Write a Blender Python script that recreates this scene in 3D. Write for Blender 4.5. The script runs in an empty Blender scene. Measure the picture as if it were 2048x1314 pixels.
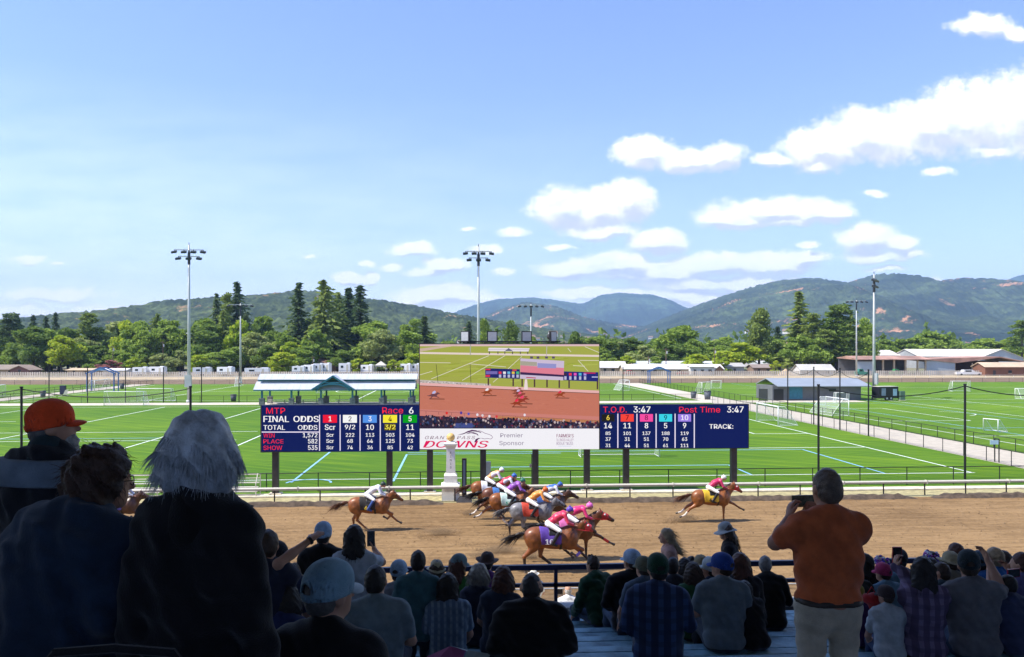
import bpy, bmesh, math, random
import numpy as np
from mathutils import Vector, Matrix, Euler
D2R = math.radians
SC = bpy.context.scene
COL = SC.collection
rnd = random.Random(7)
NR = np.random.RandomState(11)

# ------------------------------------------------------------------ camera
H = 9.7                      # eye height above the infield
FPX = 1593.0                 # focal length in pixels of a 2048 px wide picture
HZ = 700.0                   # horizon row of that picture
TH = D2R(3.75)               # the view is turned a little off square to the track
CF = np.array([math.sin(TH), math.cos(TH), 0.0]); CR = np.array([math.cos(TH), -math.sin(TH), 0.0])
cam_d = bpy.data.cameras.new('camera'); cam = bpy.data.objects.new('camera', cam_d); COL.objects.link(cam)
cam.location = (0, 0, H); cam.rotation_euler = (D2R(90), 0, -TH)
cam_d.sensor_width = 36.0; cam_d.lens = FPX/2048*36.0; cam_d.shift_y = (HZ-657.0)/2048
cam_d.clip_start = 0.1; cam_d.clip_end = 60000
SC.camera = cam
SC.render.resolution_x = 1024; SC.render.resolution_y = 657

# ------------------------------------------------------------------ light
SUN_EL = D2R(54); SUN_AZ = D2R(-99)      # azimuth measured from +Y towards +X : the sun stands high on the left
sun_dir = Vector((math.sin(SUN_AZ)*math.cos(SUN_EL), math.cos(SUN_AZ)*math.cos(SUN_EL), math.sin(SUN_EL)))
sd_ = bpy.data.lights.new('sun', 'SUN'); so_ = bpy.data.objects.new('sun', sd_); COL.objects.link(so_)
sd_.energy = 4.6; sd_.angle = D2R(0.53); sd_.color = (1.0, 0.95, 0.87)
so_.rotation_euler = (-sun_dir).to_track_quat('-Z', 'Y').to_euler()
SC.view_settings.view_transform = 'Standard'; SC.view_settings.look = 'None'
SC.view_settings.exposure = 0.75; SC.view_settings.gamma = 1.0
SC.cycles.use_denoising = True
SC.cycles.max_bounces = 6; SC.cycles.diffuse_bounces = 3; SC.cycles.glossy_bounces = 2
SC.cycles.transparent_max_bounces = 24; SC.cycles.volume_bounces = 0; SC.cycles.caustics_reflective = False; SC.cycles.caustics_refractive = False

world = bpy.data.worlds.new('World'); SC.world = world; world.use_nodes = True
class NT:
    """small helper for wiring nodes"""
    def __init__(s, tree): s.t = tree; s.n = tree.nodes; s.l = tree.links
    def add(s, typ, **kw):
        n = s.n.new(typ)
        for k, v in kw.items(): setattr(n, k, v)
        return n
    def put(s, sock, v):
        if hasattr(v, 'is_output') or isinstance(v, bpy.types.NodeSocket): s.l.new(v, sock)
        else: sock.default_value = v
    def math(s, op, a, b=0.0, c=0.0, clamp=False):
        n = s.add('ShaderNodeMath', operation=op); n.use_clamp = clamp
        for i, v in enumerate((a, b, c)): s.put(n.inputs[i], v)
        return n.outputs[0]
    def vmath(s, op, a, b=(0,0,0), c=(0,0,0), out=0):
        n = s.add('ShaderNodeVectorMath', operation=op)
        for i, v in enumerate((a, b, c)): s.put(n.inputs[i], v)
        return n.outputs[out]
    def noise(s, vec, scale, detail=3.0, rough=0.5, out=0, dist=0.0):
        n = s.add('ShaderNodeTexNoise'); s.put(n.inputs['Vector'], vec)
        n.inputs['Scale'].default_value = scale; n.inputs['Detail'].default_value = detail
        n.inputs['Roughness'].default_value = rough; n.inputs['Distortion'].default_value = dist
        return n.outputs[out]
    def ramp(s, fac, a, b):          # smooth 0..1 step
        n = s.add('ShaderNodeMapRange', interpolation_type='SMOOTHSTEP'); s.put(n.inputs[0], fac)
        s.put(n.inputs[1], a); s.put(n.inputs[2], b); return n.outputs[0]
    def mix(s, fac, a, b, mode='MIX'):
        n = s.add('ShaderNodeMix', data_type='RGBA', blend_type=mode)
        s.put(n.inputs['Factor'], fac); s.put(n.inputs['A'], a); s.put(n.inputs['B'], b)
        return n.outputs['Result']

# clouds: (px, py, half width, half height, weight) as they stood in the sky, turned into directions
CLOUDS = [(1290,305,60,34,1),(1370,318,70,28,1),(1440,315,55,30,1),(1545,322,80,22,.75),(1640,300,90,42,1),(1740,270,110,55,1),(1860,255,130,62,1),
 (1970,235,140,75,1.05),(2060,225,120,85,1.05),(2150,215,150,85,1.05),(1640,335,50,20,.8),(1980,300,120,20,.7),
 (1960,55,75,30,.78),(2030,70,60,24,.75),(1880,342,70,18,.55),(1760,385,50,14,.5),
 (1130,415,65,40,1.05),(1190,420,80,45,1.05),(1250,400,55,45,1.1),(1200,462,90,22,.9),(1120,495,40,9,.6),
 (1465,440,60,22,1),(1540,422,110,30,1),(1640,425,75,24,1),(1560,445,100,16,.8),
 (1310,485,55,26,1.05),(1735,480,55,30,1.05),(1790,490,40,22,.9),(1625,492,34,10,.7),(1760,515,90,14,.8),(1815,510,28,14,.8),(1770,540,60,8,.65),
 (1150,540,75,18,.95),(1240,530,60,24,1.05),(1330,545,90,18,.95),(1430,530,90,22,1),(1540,530,90,22,1),(1610,515,55,16,.9),(1380,565,150,16,.85),(1520,570,100,22,.95),(1330,590,140,18,.85),
 (1180,585,70,14,.9),(1110,585,40,12,.7),(1400,600,110,16,.8),(1250,555,90,12,.7),(1480,600,90,14,.8),
 (880,592,78,22,1.05),(950,598,70,14,.8),(895,530,45,16,.95),(820,502,55,18,.72),(785,535,30,12,.7),(697,555,34,14,1),(747,555,20,12,.95),(735,525,28,9,.6),
 (610,515,40,9,.5),(50,518,45,13,.85),(112,524,30,8,.5),(1030,465,55,18,.62),(970,500,40,14,.65),(1005,545,40,14,.6),(850,545,60,12,.55),(935,455,30,9,.45),
 (1850,565,60,10,.6),(1950,563,60,9,.6),(100,590,190,26,.62),(30,625,150,26,.66),(210,620,150,18,.58),(330,630,70,9,.6),(760,620,120,8,.5)]
w = NT(world.node_tree); w.n.clear()
sky = w.add('ShaderNodeTexSky', sky_type='NISHITA'); sky.sun_disc = False
sky.sun_elevation = SUN_EL; sky.sun_rotation = SUN_AZ
sky.altitude = 300; sky.air_density = 1.25; sky.dust_density = 0.25; sky.ozone_density = 3.2
tc = w.add('ShaderNodeTexCoord').outputs['Generated']
df = w.vmath('DOT_PRODUCT', tc, tuple(CF), out=1); dr = w.vmath('DOT_PRODUCT', tc, tuple(CR), out=1)
dz = w.add('ShaderNodeSeparateXYZ'); w.l.new(tc, dz.inputs[0])
dfm = w.math('MAXIMUM', df, 0.05)
cx = w.add('ShaderNodeCombineXYZ'); w.put(cx.inputs[0], w.math('DIVIDE', dr, dfm)); w.put(cx.inputs[1], w.math('DIVIDE', dz.outputs[2], dfm))
V0 = cx.outputs[0]
nz = w.noise(V0, 26, 5, .6, out=1); nz = w.vmath('SUBTRACT', nz, (.5,.5,.5))
nz2 = w.noise(V0, 9, 3, .5, out=1); nz2 = w.vmath('SUBTRACT', nz2, (.5,.5,.5))
VW = w.vmath('MULTIPLY_ADD', nz, (.026,.017,0), V0); VW = w.vmath('MULTIPLY_ADD', nz2, (.05,.016,0), VW)
def cloud_field(V):
    cur = None
    for (px, py, ra, rb, wt) in CLOUDS:
        wt += .12 if py > 470 and px > 640 else 0
        a0 = (px-1024)/FPX; b0 = (HZ-py)/FPX; ia = FPX/ra/1.12; ib = FPX/rb/1.10
        q = w.vmath('MULTIPLY_ADD', V, (ia, ib, 0), (-a0*ia, -b0*ib, 0))
        l = w.vmath('LENGTH', q, out=1)
        e = w.math('MULTIPLY_ADD', l, -1.0, wt)
        cur = e if cur is None else w.math('SMOOTH_MAX', cur, e, 0.18)
    return cur
E = cloud_field(VW)
EU = cloud_field(w.vmath('ADD', VW, (-.004, .011, 0)))          # how much cloud stands above, towards the sun
edge = w.math('ADD', w.math('MULTIPLY', w.noise(V0, 48, 6, .68), .7), w.math('MULTIPLY', w.noise(w.vmath('MULTIPLY', V0, (1, 1.8, 1)), 15, 4, .6), .5))
ed = w.math('SUBTRACT', edge, .60)
dens = w.ramp(w.math('MULTIPLY_ADD', ed, 1.35, E), -.10, .40)
front = w.ramp(df, .05, .2)
thin = w.ramp(w.noise(w.vmath('MULTIPLY', V0, (1, 1.6, 1)), 22, 5, .65), .30, .55); dens = w.math('MULTIPLY', w.math('MULTIPLY', dens, front), w.math('MULTIPLY_ADD', thin, .30, .70))
lit = w.ramp(w.math('ADD', w.math('SUBTRACT', E, EU), w.math('MULTIPLY', ed, 1.0)), -.32, .18)
ccol = w.mix(lit, (4.3, 4.5, 5.0, 1), (8.0, 7.9, 7.8, 1))
# thin veil that whitens the lower sky, thicker to the left
veil = w.noise(w.vmath('MULTIPLY', V0, (1, 5, 1)), 6, 4, .6)
lowb = w.add('ShaderNodeMapRange'); w.put(lowb.inputs[0], dz.outputs[2]); lowb.inputs[1].default_value = .30; lowb.inputs[2].default_value = .0
lowv = w.math('MULTIPLY', lowb.outputs[0], w.ramp(dr, .5, -.62))
veilm = w.math('MULTIPLY', w.math('MULTIPLY', lowv, w.ramp(veil, .1, .75)), .75)
base = w.mix(1.0, sky.outputs[0], (1.03, .99, 1.24, 1), 'MULTIPLY')
base = w.mix(veilm, base, (7.6, 8.2, 9.2, 1))
skc = w.mix(dens, base, ccol)
bg = w.add('ShaderNodeBackground'); w.l.new(skc, bg.inputs[0]); bg.inputs[1].default_value = 0.12
wo = w.add('ShaderNodeOutputWorld'); w.l.new(bg.outputs[0], wo.inputs[0])
world.cycles.sampling_method = 'MANUAL'; world.cycles.sample_map_resolution = 512

# ------------------------------------------------------------------ pixel <-> place helpers (used only to read positions off the photograph)
def at(px, py, d):                # world point seen at that pixel at that depth
    v = CR*((px-1024)/FPX*d) + CF*d; v[2] = H-(py-HZ)/FPX*d; return Vector(v)
def G(px, py, z=0.0):             # ground point seen at that pixel
    d = (H-z)*FPX/(py-HZ); v = CR*((px-1024)/FPX*d)+CF*d; return Vector((v[0], v[1], z))
def col_at(px, Y):                # X of a pixel column on the plane y = Y, and its depth
    u = (px-1024)/FPX; dy = CF[1]+u*CR[1]; d = Y/dy; return d*(CF[0]+u*CR[0]), d
def zof(py, d): return H-(py-HZ)/FPX*d

# ------------------------------------------------------------------ materials
MATS = {}
def mat(name, col, rough=.75, var=.12, scale=6.0, bump=0.0, bscale=None, metal=0.0, spec=.4, sheen=0.0, coord='Object'):
    if name in MATS: return MATS[name]
    m = bpy.data.materials.new(name); m.use_nodes = True; t = NT(m.node_tree)
    b = t.n['Principled BSDF']; b.inputs['Roughness'].default_value = rough; b.inputs['Metallic'].default_value = metal
    b.inputs['Specular IOR Level'].default_value = spec
    if sheen: b.inputs['Sheen Weight'].default_value = sheen
    c = t.add('ShaderNodeTexCoord').outputs[coord]
    if var:
        n = t.noise(c, scale, 4, .6)
        lo = tuple(max(0, x*(1-var*1.6)) for x in col)+(1,); hi = tuple(min(1, x*(1+var*1.6)) for x in col)+(1,)
        t.l.new(t.mix(t.ramp(n, .25, .75), lo, hi), b.inputs['Base Color'])
    else: b.inputs['Base Color'].default_value = tuple(col)+(1,)
    if bump:
        bn = t.add('ShaderNodeBump'); bn.inputs['Strength'].default_value = bump; bn.inputs['Distance'].default_value = .02
        t.l.new(t.noise(c, bscale or scale*3, 4, .6), bn.inputs['Height']); t.l.new(bn.outputs[0], b.inputs['Normal'])
    MATS[name] = m; return m
def emit_attr_mat(name, strength):
    m = bpy.data.materials.new(name); m.use_nodes = True; t = NT(m.node_tree); t.n.clear()
    a = t.add('ShaderNodeVertexColor', layer_name='Col'); e = t.add('ShaderNodeEmission'); t.l.new(a.outputs[0], e.inputs[0]); e.inputs[1].default_value = strength
    o = t.add('ShaderNodeOutputMaterial'); t.l.new(e.outputs[0], o.inputs[0]); return m
def mesh_mat(name, col, alpha):      # wire or cord netting seen as a thin veil
    m = bpy.data.materials.new(name); m.use_nodes = True; t = NT(m.node_tree); t.n.clear()
    a = t.add('ShaderNodeBsdfTransparent'); d = t.add('ShaderNodeBsdfDiffuse'); d.inputs[0].default_value = tuple(col)+(1,)
    x = t.add('ShaderNodeMixShader'); x.inputs[0].default_value = alpha; t.l.new(a.outputs[0], x.inputs[1]); t.l.new(d.outputs[0], x.inputs[2])
    o = t.add('ShaderNodeOutputMaterial'); t.l.new(x.outputs[0], o.inputs[0]); return m

# ------------------------------------------------------------------ object helpers
def tag(o, label=None, cat=None, group=None, kind=None):
    if label: o['label'] = label
    if cat: o['category'] = cat
    if group: o['group'] = group
    if kind: o['kind'] = kind
    return o
def link(name, me, m=None, parent=None, smooth=False):
    o = bpy.data.objects.new(name, me); COL.objects.link(o)
    if m is not None:
        for mm in (m if isinstance(m, (list, tuple)) else [m]): me.materials.append(mm)
    if parent is not None: o.parent = parent
    if smooth: me.polygons.foreach_set('use_smooth', [True]*len(me.polygons))
    return o
def empty(name, loc=(0,0,0), rz=0.0, label=None, cat=None, group=None):
    o = bpy.data.objects.new(name, None); COL.objects.link(o); o.location = loc; o.rotation_euler = (0,0,rz); o.empty_display_size = .2
    return tag(o, label, cat, group)
class MB:
    """collects boxes, tubes and polygons into one mesh"""
    def __init__(s): s.v = []; s.f = []; s.mi = []
    def _add(s, vs, fs, mi=0):
        b = len(s.v); s.v.extend([tuple(x) for x in vs]); s.f.extend([tuple(i+b for i in q) for q in fs]); s.mi.extend([mi]*len(fs)); return s
    def box(s, c, size, rz=0.0, mi=0, rot=None):
        hx, hy, hz = (k/2 for k in size)
        M = rot if rot is not None else Matrix.Rotation(rz, 3, 'Z'); c = Vector(c)
        vs = [c+M@Vector((x*hx, y*hy, z*hz)) for x in (-1,1) for y in (-1,1) for z in (-1,1)]
        return s._add(vs, [(0,1,3,2),(4,6,7,5),(0,4,5,1),(2,3,7,6),(0,2,6,4),(1,5,7,3)], mi)
    def bar(s, a, b, w, h=None, mi=0):
        a = Vector(a); b = Vector(b); d = b-a; L = d.length
        q = d.to_track_quat('X', 'Z').to_matrix()
        return s.box((a+b)/2, (L, w, h or w), rot=q, mi=mi)
    def tube(s, pts, r, n=8, mi=0, cap=True):
        pts = [Vector(p) for p in pts]; rs = r if isinstance(r, (list, tuple)) else [r]*len(pts)
        vs = []; fs = []
        for i, p in enumerate(pts):
            d = (pts[min(i+1, len(pts)-1)]-pts[max(i-1, 0)]).normalized()
            u = d.orthogonal().normalized() if i == 0 else (pu-d*pu.dot(d)).normalized()
            pu = u; v = d.cross(u)
            for k in range(n): a = 2*math.pi*k/n; vs.append(p+(u*math.cos(a)+v*math.sin(a))*rs[i])
        for i in range(len(pts)-1):
            for k in range(n): fs.append((i*n+k, i*n+(k+1)%n, (i+1)*n+(k+1)%n, (i+1)*n+k))
        if cap: fs.append(tuple(range(n))[::-1]); fs.append(tuple(range((len(pts)-1)*n, len(pts)*n)))
        return s._add(vs, fs, mi)
    def poly(s, pts, mi=0): return s._add(pts, [tuple(range(len(pts)))], mi)
    def prism(s, prof, axis_a, axis_b, mi=0):
        """prof: 3-D loop at one end; the other end is shifted by axis_b-axis_a"""
        sh = Vector(axis_b)-Vector(axis_a); n = len(prof); vs = [Vector(p) for p in prof]+[Vector(p)+sh for p in prof]
        fs = [(i, (i+1)%n, n+(i+1)%n, n+i) for i in range(n)]+[tuple(range(n))[::-1], tuple(range(n, 2*n))]
        return s._add(vs, fs, mi)
    def ball(s, c, r, n=12, mi=0):
        c = Vector(c); R3 = r if isinstance(r, (tuple, list)) else (r, r, r); vs = []; fs = []; m = n//2
        for i in range(m+1):
            for k in range(n):
                t = math.pi*i/m; p = 2*math.pi*k/n
                vs.append(c+Vector((R3[0]*math.sin(t)*math.cos(p), R3[1]*math.sin(t)*math.sin(p), R3[2]*math.cos(t))))
        for i in range(m):
            for k in range(n): fs.append((i*n+k, (i+1)*n+k, (i+1)*n+(k+1)%n, i*n+(k+1)%n))
        return s._add(vs, fs, mi)
    def mesh(s, name='m'):
        me = bpy.data.meshes.new(name); me.from_pydata(s.v, [], s.f)
        if any(s.mi): me.polygons.foreach_set('material_index', s.mi)
        me.update(); return me
    def build(s, name, m=None, parent=None, smooth=False): return link(name, s.mesh(name), m, parent, smooth)
def copy_tree(o, parent=None):
    c = o.copy(); COL.objects.link(c)
    if parent is not None: c.parent = parent
    for ch in o.children: copy_tree(ch, c)
    return c
def np_mesh(name, V, F):
    me = bpy.data.meshes.new(name); V = np.asarray(V, dtype=np.float32); F = np.asarray(F, dtype=np.int32)
    k = F.shape[1]
    me.vertices.add(len(V)); me.vertices.foreach_set('co', V.ravel())
    me.loops.add(F.size); me.loops.foreach_set('vertex_index', F.ravel())
    me.polygons.add(len(F)); me.polygons.foreach_set('loop_start', np.arange(0, F.size, k, dtype=np.int32)); me.polygons.foreach_set('loop_total', np.full(len(F), k, dtype=np.int32))
    me.update(calc_edges=True); me.validate(); return me
# ------------------------------------------------------------------ terrain
def sheet(name, x0, x1, y0, y1, z, m, nx=1, ny=1):
    xs = np.linspace(x0, x1, nx+1); ys = np.linspace(y0, y1, ny+1)
    V = [(x, y, z) for y in ys for x in xs]
    F = [(j*(nx+1)+i, j*(nx+1)+i+1, (j+1)*(nx+1)+i+1, (j+1)*(nx+1)+i) for j in range(ny) for i in range(nx)]
    o = link(name, np_mesh(name, V, F), m); return tag(o, kind='structure')

def ground_mat():
    m = bpy.data.materials.new('dry_grass_ground'); m.use_nodes = True; t = NT(m.node_tree); b = t.n['Principled BSDF']; b.inputs['Roughness'].default_value = .95
    c = t.add('ShaderNodeTexCoord').outputs['Object']
    n = t.noise(c, .02, 6, .65); n2 = t.noise(c, 1.5, 4, .6)
    k = t.mix(t.ramp(n, .42, .6), (.10, .13, .045, 1), (.30, .23, .13, 1)); k = t.mix(t.math('MULTIPLY', n2, .5), k, (.16, .15, .08, 1))
    t.l.new(k, b.inputs['Base Color']); return m
def turf_mat(name, a, bcol, ang):
    m = bpy.data.materials.new(name); m.use_nodes = True; t = NT(m.node_tree); b = t.n['Principled BSDF']; b.inputs['Roughness'].default_value = .85; b.inputs['Specular IOR Level'].default_value = .2
    c = t.add('ShaderNodeTexCoord').outputs['Object']
    mp = t.add('ShaderNodeMapping'); t.l.new(c, mp.inputs[0]); mp.inputs['Rotation'].default_value = (0, 0, ang)
    st = t.noise(t.vmath('MULTIPLY', mp.outputs[0], (.10, 1.6, 1)), 1.0, 4, .6)     # combed streaks
    bands = t.add('ShaderNodeTexWave', wave_profile='SIN'); t.l.new(t.vmath('MULTIPLY', c, (.0, 1, 1)), bands.inputs[0]); bands.inputs['Scale'].default_value = .085; bands.inputs['Distortion'].default_value = .6
    big = t.noise(c, .035, 3, .5)
    fine = t.noise(c, 9, 2, .6)
    f = t.math('MULTIPLY_ADD', st, .9, t.math('MULTIPLY', big, .5)); f = t.math('MULTIPLY_ADD', bands.outputs[1], .30, f); f = t.math('MULTIPLY_ADD', fine, .22, f)
    k = t.mix(t.ramp(f, .66, 1.24), a+(1,), bcol+(1,)); t.l.new(k, b.inputs['Base Color'])
    bn = t.add('ShaderNodeBump'); bn.inputs['Strength'].default_value = .35; bn.inputs['Distance'].default_value = .03; t.l.new(t.noise(c, 14, 3, .7), bn.inputs['Height']); t.l.new(bn.outputs[0], b.inputs['Normal'])
    return m
def dirt_mat():
    m = bpy.data.materials.new('harrowed_dirt'); m.use_nodes = True; t = NT(m.node_tree); b = t.n['Principled BSDF']; b.inputs['Roughness'].default_value = .95; b.inputs['Specular IOR Level'].default_value = .15
    c = t.add('ShaderNodeTexCoord').outputs['Object']
    rake = t.noise(t.vmath('MULTIPLY', c, (.25, 2.6, 1)), 1.0, 5, .65)
    clod = t.noise(c, 3.4, 6, .7); big = t.noise(c, .12, 3, .5)
    f = t.math('MULTIPLY_ADD', rake, .55, t.math('MULTIPLY', clod, .35)); f = t.math('MULTIPLY_ADD', big, .35, f)
    k = t.mix(t.ramp(f, .40, .80), (.135, .078, .033, 1), (.325, .205, .094, 1)); sp = t.noise(t.vmath('MULTIPLY', c, (.8, 1.5, 1)), 1.1, 6, .75); k = t.mix(t.math('MULTIPLY', t.ramp(sp, .56, .70), .55), k, (.085, .05, .022, 1)); k = t.mix(t.math('MULTIPLY', t.ramp(sp, .44, .32), .35), k, (.42, .28, .14, 1)); t.l.new(k, b.inputs['Base Color'])
    vor = t.add('ShaderNodeTexVoronoi'); t.l.new(t.vmath('MULTIPLY', c, (1, 1.6, 1)), vor.inputs[0]); vor.inputs['Scale'].default_value = 1.3
    pit = t.math('MULTIPLY', t.ramp(vor.outputs[0], .34, .05), .6)
    hgt = t.math('SUBTRACT', t.math('MULTIPLY_ADD', clod, 1.0, rake), pit)
    bn = t.add('ShaderNodeBump'); bn.inputs['Strength'].default_value = .9; bn.inputs['Distance'].default_value = .10; t.l.new(hgt, bn.inputs['Height']); t.l.new(bn.outputs[0], b.inputs['Normal'])
    return m
M_TURF = turf_mat('turf', (.052, .135, .001), (.190, .300, .004), .55)
M_TURF2 = turf_mat('far_turf', (.078, .165, .003), (.185, .300, .008), -.5)
M_DIRT = dirt_mat()
M_CONC = mat('path_concrete', (.52, .46, .36), .9, .08, 1.2, .2)
M_STRAW = mat('dry_straw_grass', (.36, .31, .15), .95, .22, 2.5, .6)
M_CREAM = mat('pale_concrete', (.62, .55, .40), .9, .12, 1.5, .2)
sheet('ground', -16000, 16000, -3000, 22000, -.06, ground_mat())
sheet('dirt_track', -400, 400, 27.5, 50.75, 0.0, M_DIRT)
sheet('apron', -400, 400, 14, 27.5, -.004, M_DIRT)
sheet('grass_verge', -400, 400, 50.75, 53.2, .002, M_STRAW)
sheet('concrete_path', -400, 400, 53.2, 54.15, .10, M_CREAM)
cu = MB().box((0, 53.17, .04), (800, .06, .12)); tag(cu.build('concrete_kerb', M_CREAM), kind='structure')
sheet('turf_field', -125, 46, 54.15, 143.6, .006, M_TURF)
sheet('crossing_path', -125, 76, 143.6, 150.0, .012, M_CONC)
sheet('side_path', 46, 52.6, 54.15, 143.6, .012, M_CONC)
sheet('far_side_path', 46, 52.6, 150.0, 231, .012, M_CONC)
sheet('left_side_path', -92, -86.5, 150.0, 231, .012, M_CONC)
sheet('right_turf_field', 52.6, 220, 54.15, 231, .006, M_TURF2)
sheet('far_turf_field', -86.5, 46, 150.0, 231, .006, M_TURF2)
sheet('left_turf_field', -260, -92, 54.15, 231, .004, M_TURF2)
sheet('back_stretch_track', -400, 400, 231, 268, .003, mat('back_stretch_dirt', (.20, .135, .08), .95, .15, .2))
sheet('backstretch_verge', -400, 400, 268, 292, .0035, mat('pale_dry_ground', (.42, .33, .2), .95, .15, .3))

# painted field lines, thin sheets lying on the turf
def lines(name, segs, m, z, w):
    b = MB()
    for (x0, y0, x1, y1) in segs:
        a = Vector((x0, y0, z)); c = Vector((x1, y1, z)); d = (c-a); n = Vector((-d.y, d.x, 0)).normalized()*w/2
        b.poly([a-n, c-n, c+n, a+n])
    return tag(b.build(name, m), kind='structure')
def arc(cx_, cy_, r, a0, a1, n=28): 
    p = [(cx_+r*math.cos(D2R(a0+(a1-a0)*i/n)), cy_+r*math.sin(D2R(a0+(a1-a0)*i/n))) for i in range(n+1)]
    return [(p[i][0], p[i][1], p[i+1][0], p[i+1][1]) for i in range(n)]
M_WL = mat('white_line_paint', (.80, .84, .78), .8, 0); M_BL = mat('light_blue_line_paint', (.25, .50, .72), .8, 0)
lines('white_field_lines', [(-110, 60.4, 40.6, 60.4), (40.4, 60.4, 40.4, 139), (-110, 139, 40.4, 139), (-33, 60.4, -33, 139), (-22.5, 60.4, -22.5, 139),
  (-50, 60.4, -50, 139), (-110, 96.6, -24, 96.6), (-75, 87.5, -24, 87.5), (24, 77, 40.4, 77), (24, 77, 24, 122), (24, 122, 40.4, 122), (34, 90, 40.4, 90), (34, 90, 34, 113), (34, 113, 40.4, 113),
  (-110, 112, -60, 112), (-70, 60.4, -70, 139)], M_WL, .016, .17)
lines('blue_field_lines', [(-12.3, 59.2, -12.3, 92), (-4.9, 59.2, -4.9, 74.4), (-4.9, 74.4, 9.5, 74.4), (22.6, 60.5, 22.6, 65.8), (2, 65.8, 22.6, 65.8), (33.3, 60.5, 33.3, 75.6), (-4.9, 75.6, 33.3, 75.6),
  (-110, 90, -33, 90), (-60, 60.4, -60, 80), (-70, 66, -50, 66)]+arc(-11, 58.9, 1.6, 0, 180, 10), M_BL, .020, .17)
lines('right_white_field_lines', [(57.2, 70, 57.2, 150), (57.2, 86, 130, 86), (57.2, 150, 140, 150), (57.2, 128, 70, 128), (70, 105, 70, 128), (57.2, 105, 70, 105), (82, 66, 82, 150), (57.2, 77, 110, 77), (95, 86, 95, 225), (60, 170, 150, 170), (60, 198, 150, 198), (120, 66, 120, 150)]
  +arc(74, 117, 4.0, -70, 70, 12)+arc(95, 112, 7, 90, 270, 20), M_WL, .016, .17)
lines('right_blue_field_lines', [(64, 70, 64, 145), (60, 140, 135, 140), (78, 70, 78, 225), (60, 95, 130, 95)], M_BL, .020, .15)
lines('far_white_field_lines', [(-86, 156, 46, 156), (-84, 156, -84, 226), (-84, 226, 44, 226), (44, 156, 44, 226), (-60, 156, -60, 226), (-20, 156, -20, 226), (-84, 190, 44, 190), (-70, 178, -60, 178), (-70, 202, -60, 202), (18, 156, 18, 226)]+arc(-20, 190, 9, 0, 360), M_WL, .016, .2)
lines('left_white_field_lines', [(-96, 60, -96, 226), (-200, 190, -96, 190), (-200, 160, -96, 160)], M_WL, .014, .2)

# dark lip of piled dirt at the inner edge of the track, broken by two gaps
M_LIP = mat('dark_piled_dirt', (.085, .06, .04), .95, .3, 2.5, .8)  # dark brown with random mottling
def lip(x0, x1, label):
    n = int((x1-x0)/.35); prof = [(-.42, 0), (-.22, .17), (.05, .24), (.26, .20), (.40, 0)]
    V = []; F = []
    for i in range(n+1):
        x = x0+(x1-x0)*i/n; e = min(1, min(i, n-i)/3.0)
        for (a, b) in prof:
            k = 1+.18*math.sin(x*3.1+a*9)+.12*math.sin(x*7.7)
            V.append((x+(.04*math.sin(x*5+b*20)), 50.45+a*k, b*k*e+.003))
    for i in range(n):
        for k in range(len(prof)-1): F.append((i*5+k, (i+1)*5+k, (i+1)*5+k+1, i*5+k+1))
    o = link('dirt_berm', np_mesh('dirt_berm', V, F), M_LIP, smooth=True); tag(o, label, 'dirt berm', 'dirt lips along the inner rail')
xg = col_at(935, 50.4)[0]; xh = col_at(1845, 50.4)[0]
lip(-70, xg-1.5, 'long dark dirt lip under the rail, left of the finish post'); lip(xg+.9, xh-.5, 'dark dirt lip under the rail behind the running horses'); lip(xh+.6, 70, 'dark dirt lip under the rail at far right, past the gap')

# ------------------------------------------------------------------ hills
def hill_mat(name, dark, light, bare, amount, sc):
    m = bpy.data.materials.new(name); m.use_nodes = True; t = NT(m.node_tree); b = t.n['Principled BSDF']; b.inputs['Roughness'].default_value = .95; b.inputs['Specular IOR Level'].default_value = .1
    c = t.add('ShaderNodeTexCoord').outputs['Object']
    n = t.noise(c, sc, 8, .7); n2 = t.noise(c, sc*.18, 4, .55); n3 = t.noise(t.vmath('MULTIPLY', c, (1, 1, 1.6)), sc*.30, 5, .7, dist=1.2)
    k = t.mix(t.ramp(t.math('MULTIPLY_ADD', n2, .6, t.math('MULTIPLY', n, .6)), .45, .78), dark+(1,), light+(1,))
    vo = t.add('ShaderNodeTexVoronoi'); t.l.new(t.vmath('MULTIPLY_ADD', t.noise(c, sc*2, 2, .5, 1), (25, 25, 25), c), vo.inputs[0]); vo.inputs['Scale'].default_value = sc*3.2; cr = t.ramp(vo.outputs[0], .05, .75); k = t.mix(t.math('MULTIPLY', t.ramp(n2, .30, .62), cr), k, tuple(x*1.9+.008 for x in light)+(1,)); k = t.mix(t.math('MULTIPLY', t.ramp(n, .60, .44), .65), k, tuple(x*.45 for x in dark)+(1,)); k = t.mix(t.ramp(n3, .66-amount, .73-amount), k, bare+(1,)); t.l.new(k, b.inputs['Base Color'])
    bn = t.add('ShaderNodeBump'); bn.inputs['Strength'].default_value = .8; bn.inputs['Distance'].default_value = 12.0; t.l.new(n, bn.inputs['Height']); t.l.new(bn.outputs[0], b.inputs['Normal'])
    return m
def fbm2(X, Y, seed, octs=5):
    r = np.random.RandomState(seed); out = np.zeros_like(X); a = 1.0; f = 1.0
    for o in range(octs):
        for k in range(3):
            th = r.rand()*6.283; ph = r.rand()*6.283; out += a*np.sin((X*math.cos(th)+Y*math.sin(th))*f+ph+1.3*np.sin((X*math.sin(th)-Y*math.cos(th))*f*.7+ph*2))/3
        a *= .52; f *= 2.03
    return out
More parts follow.
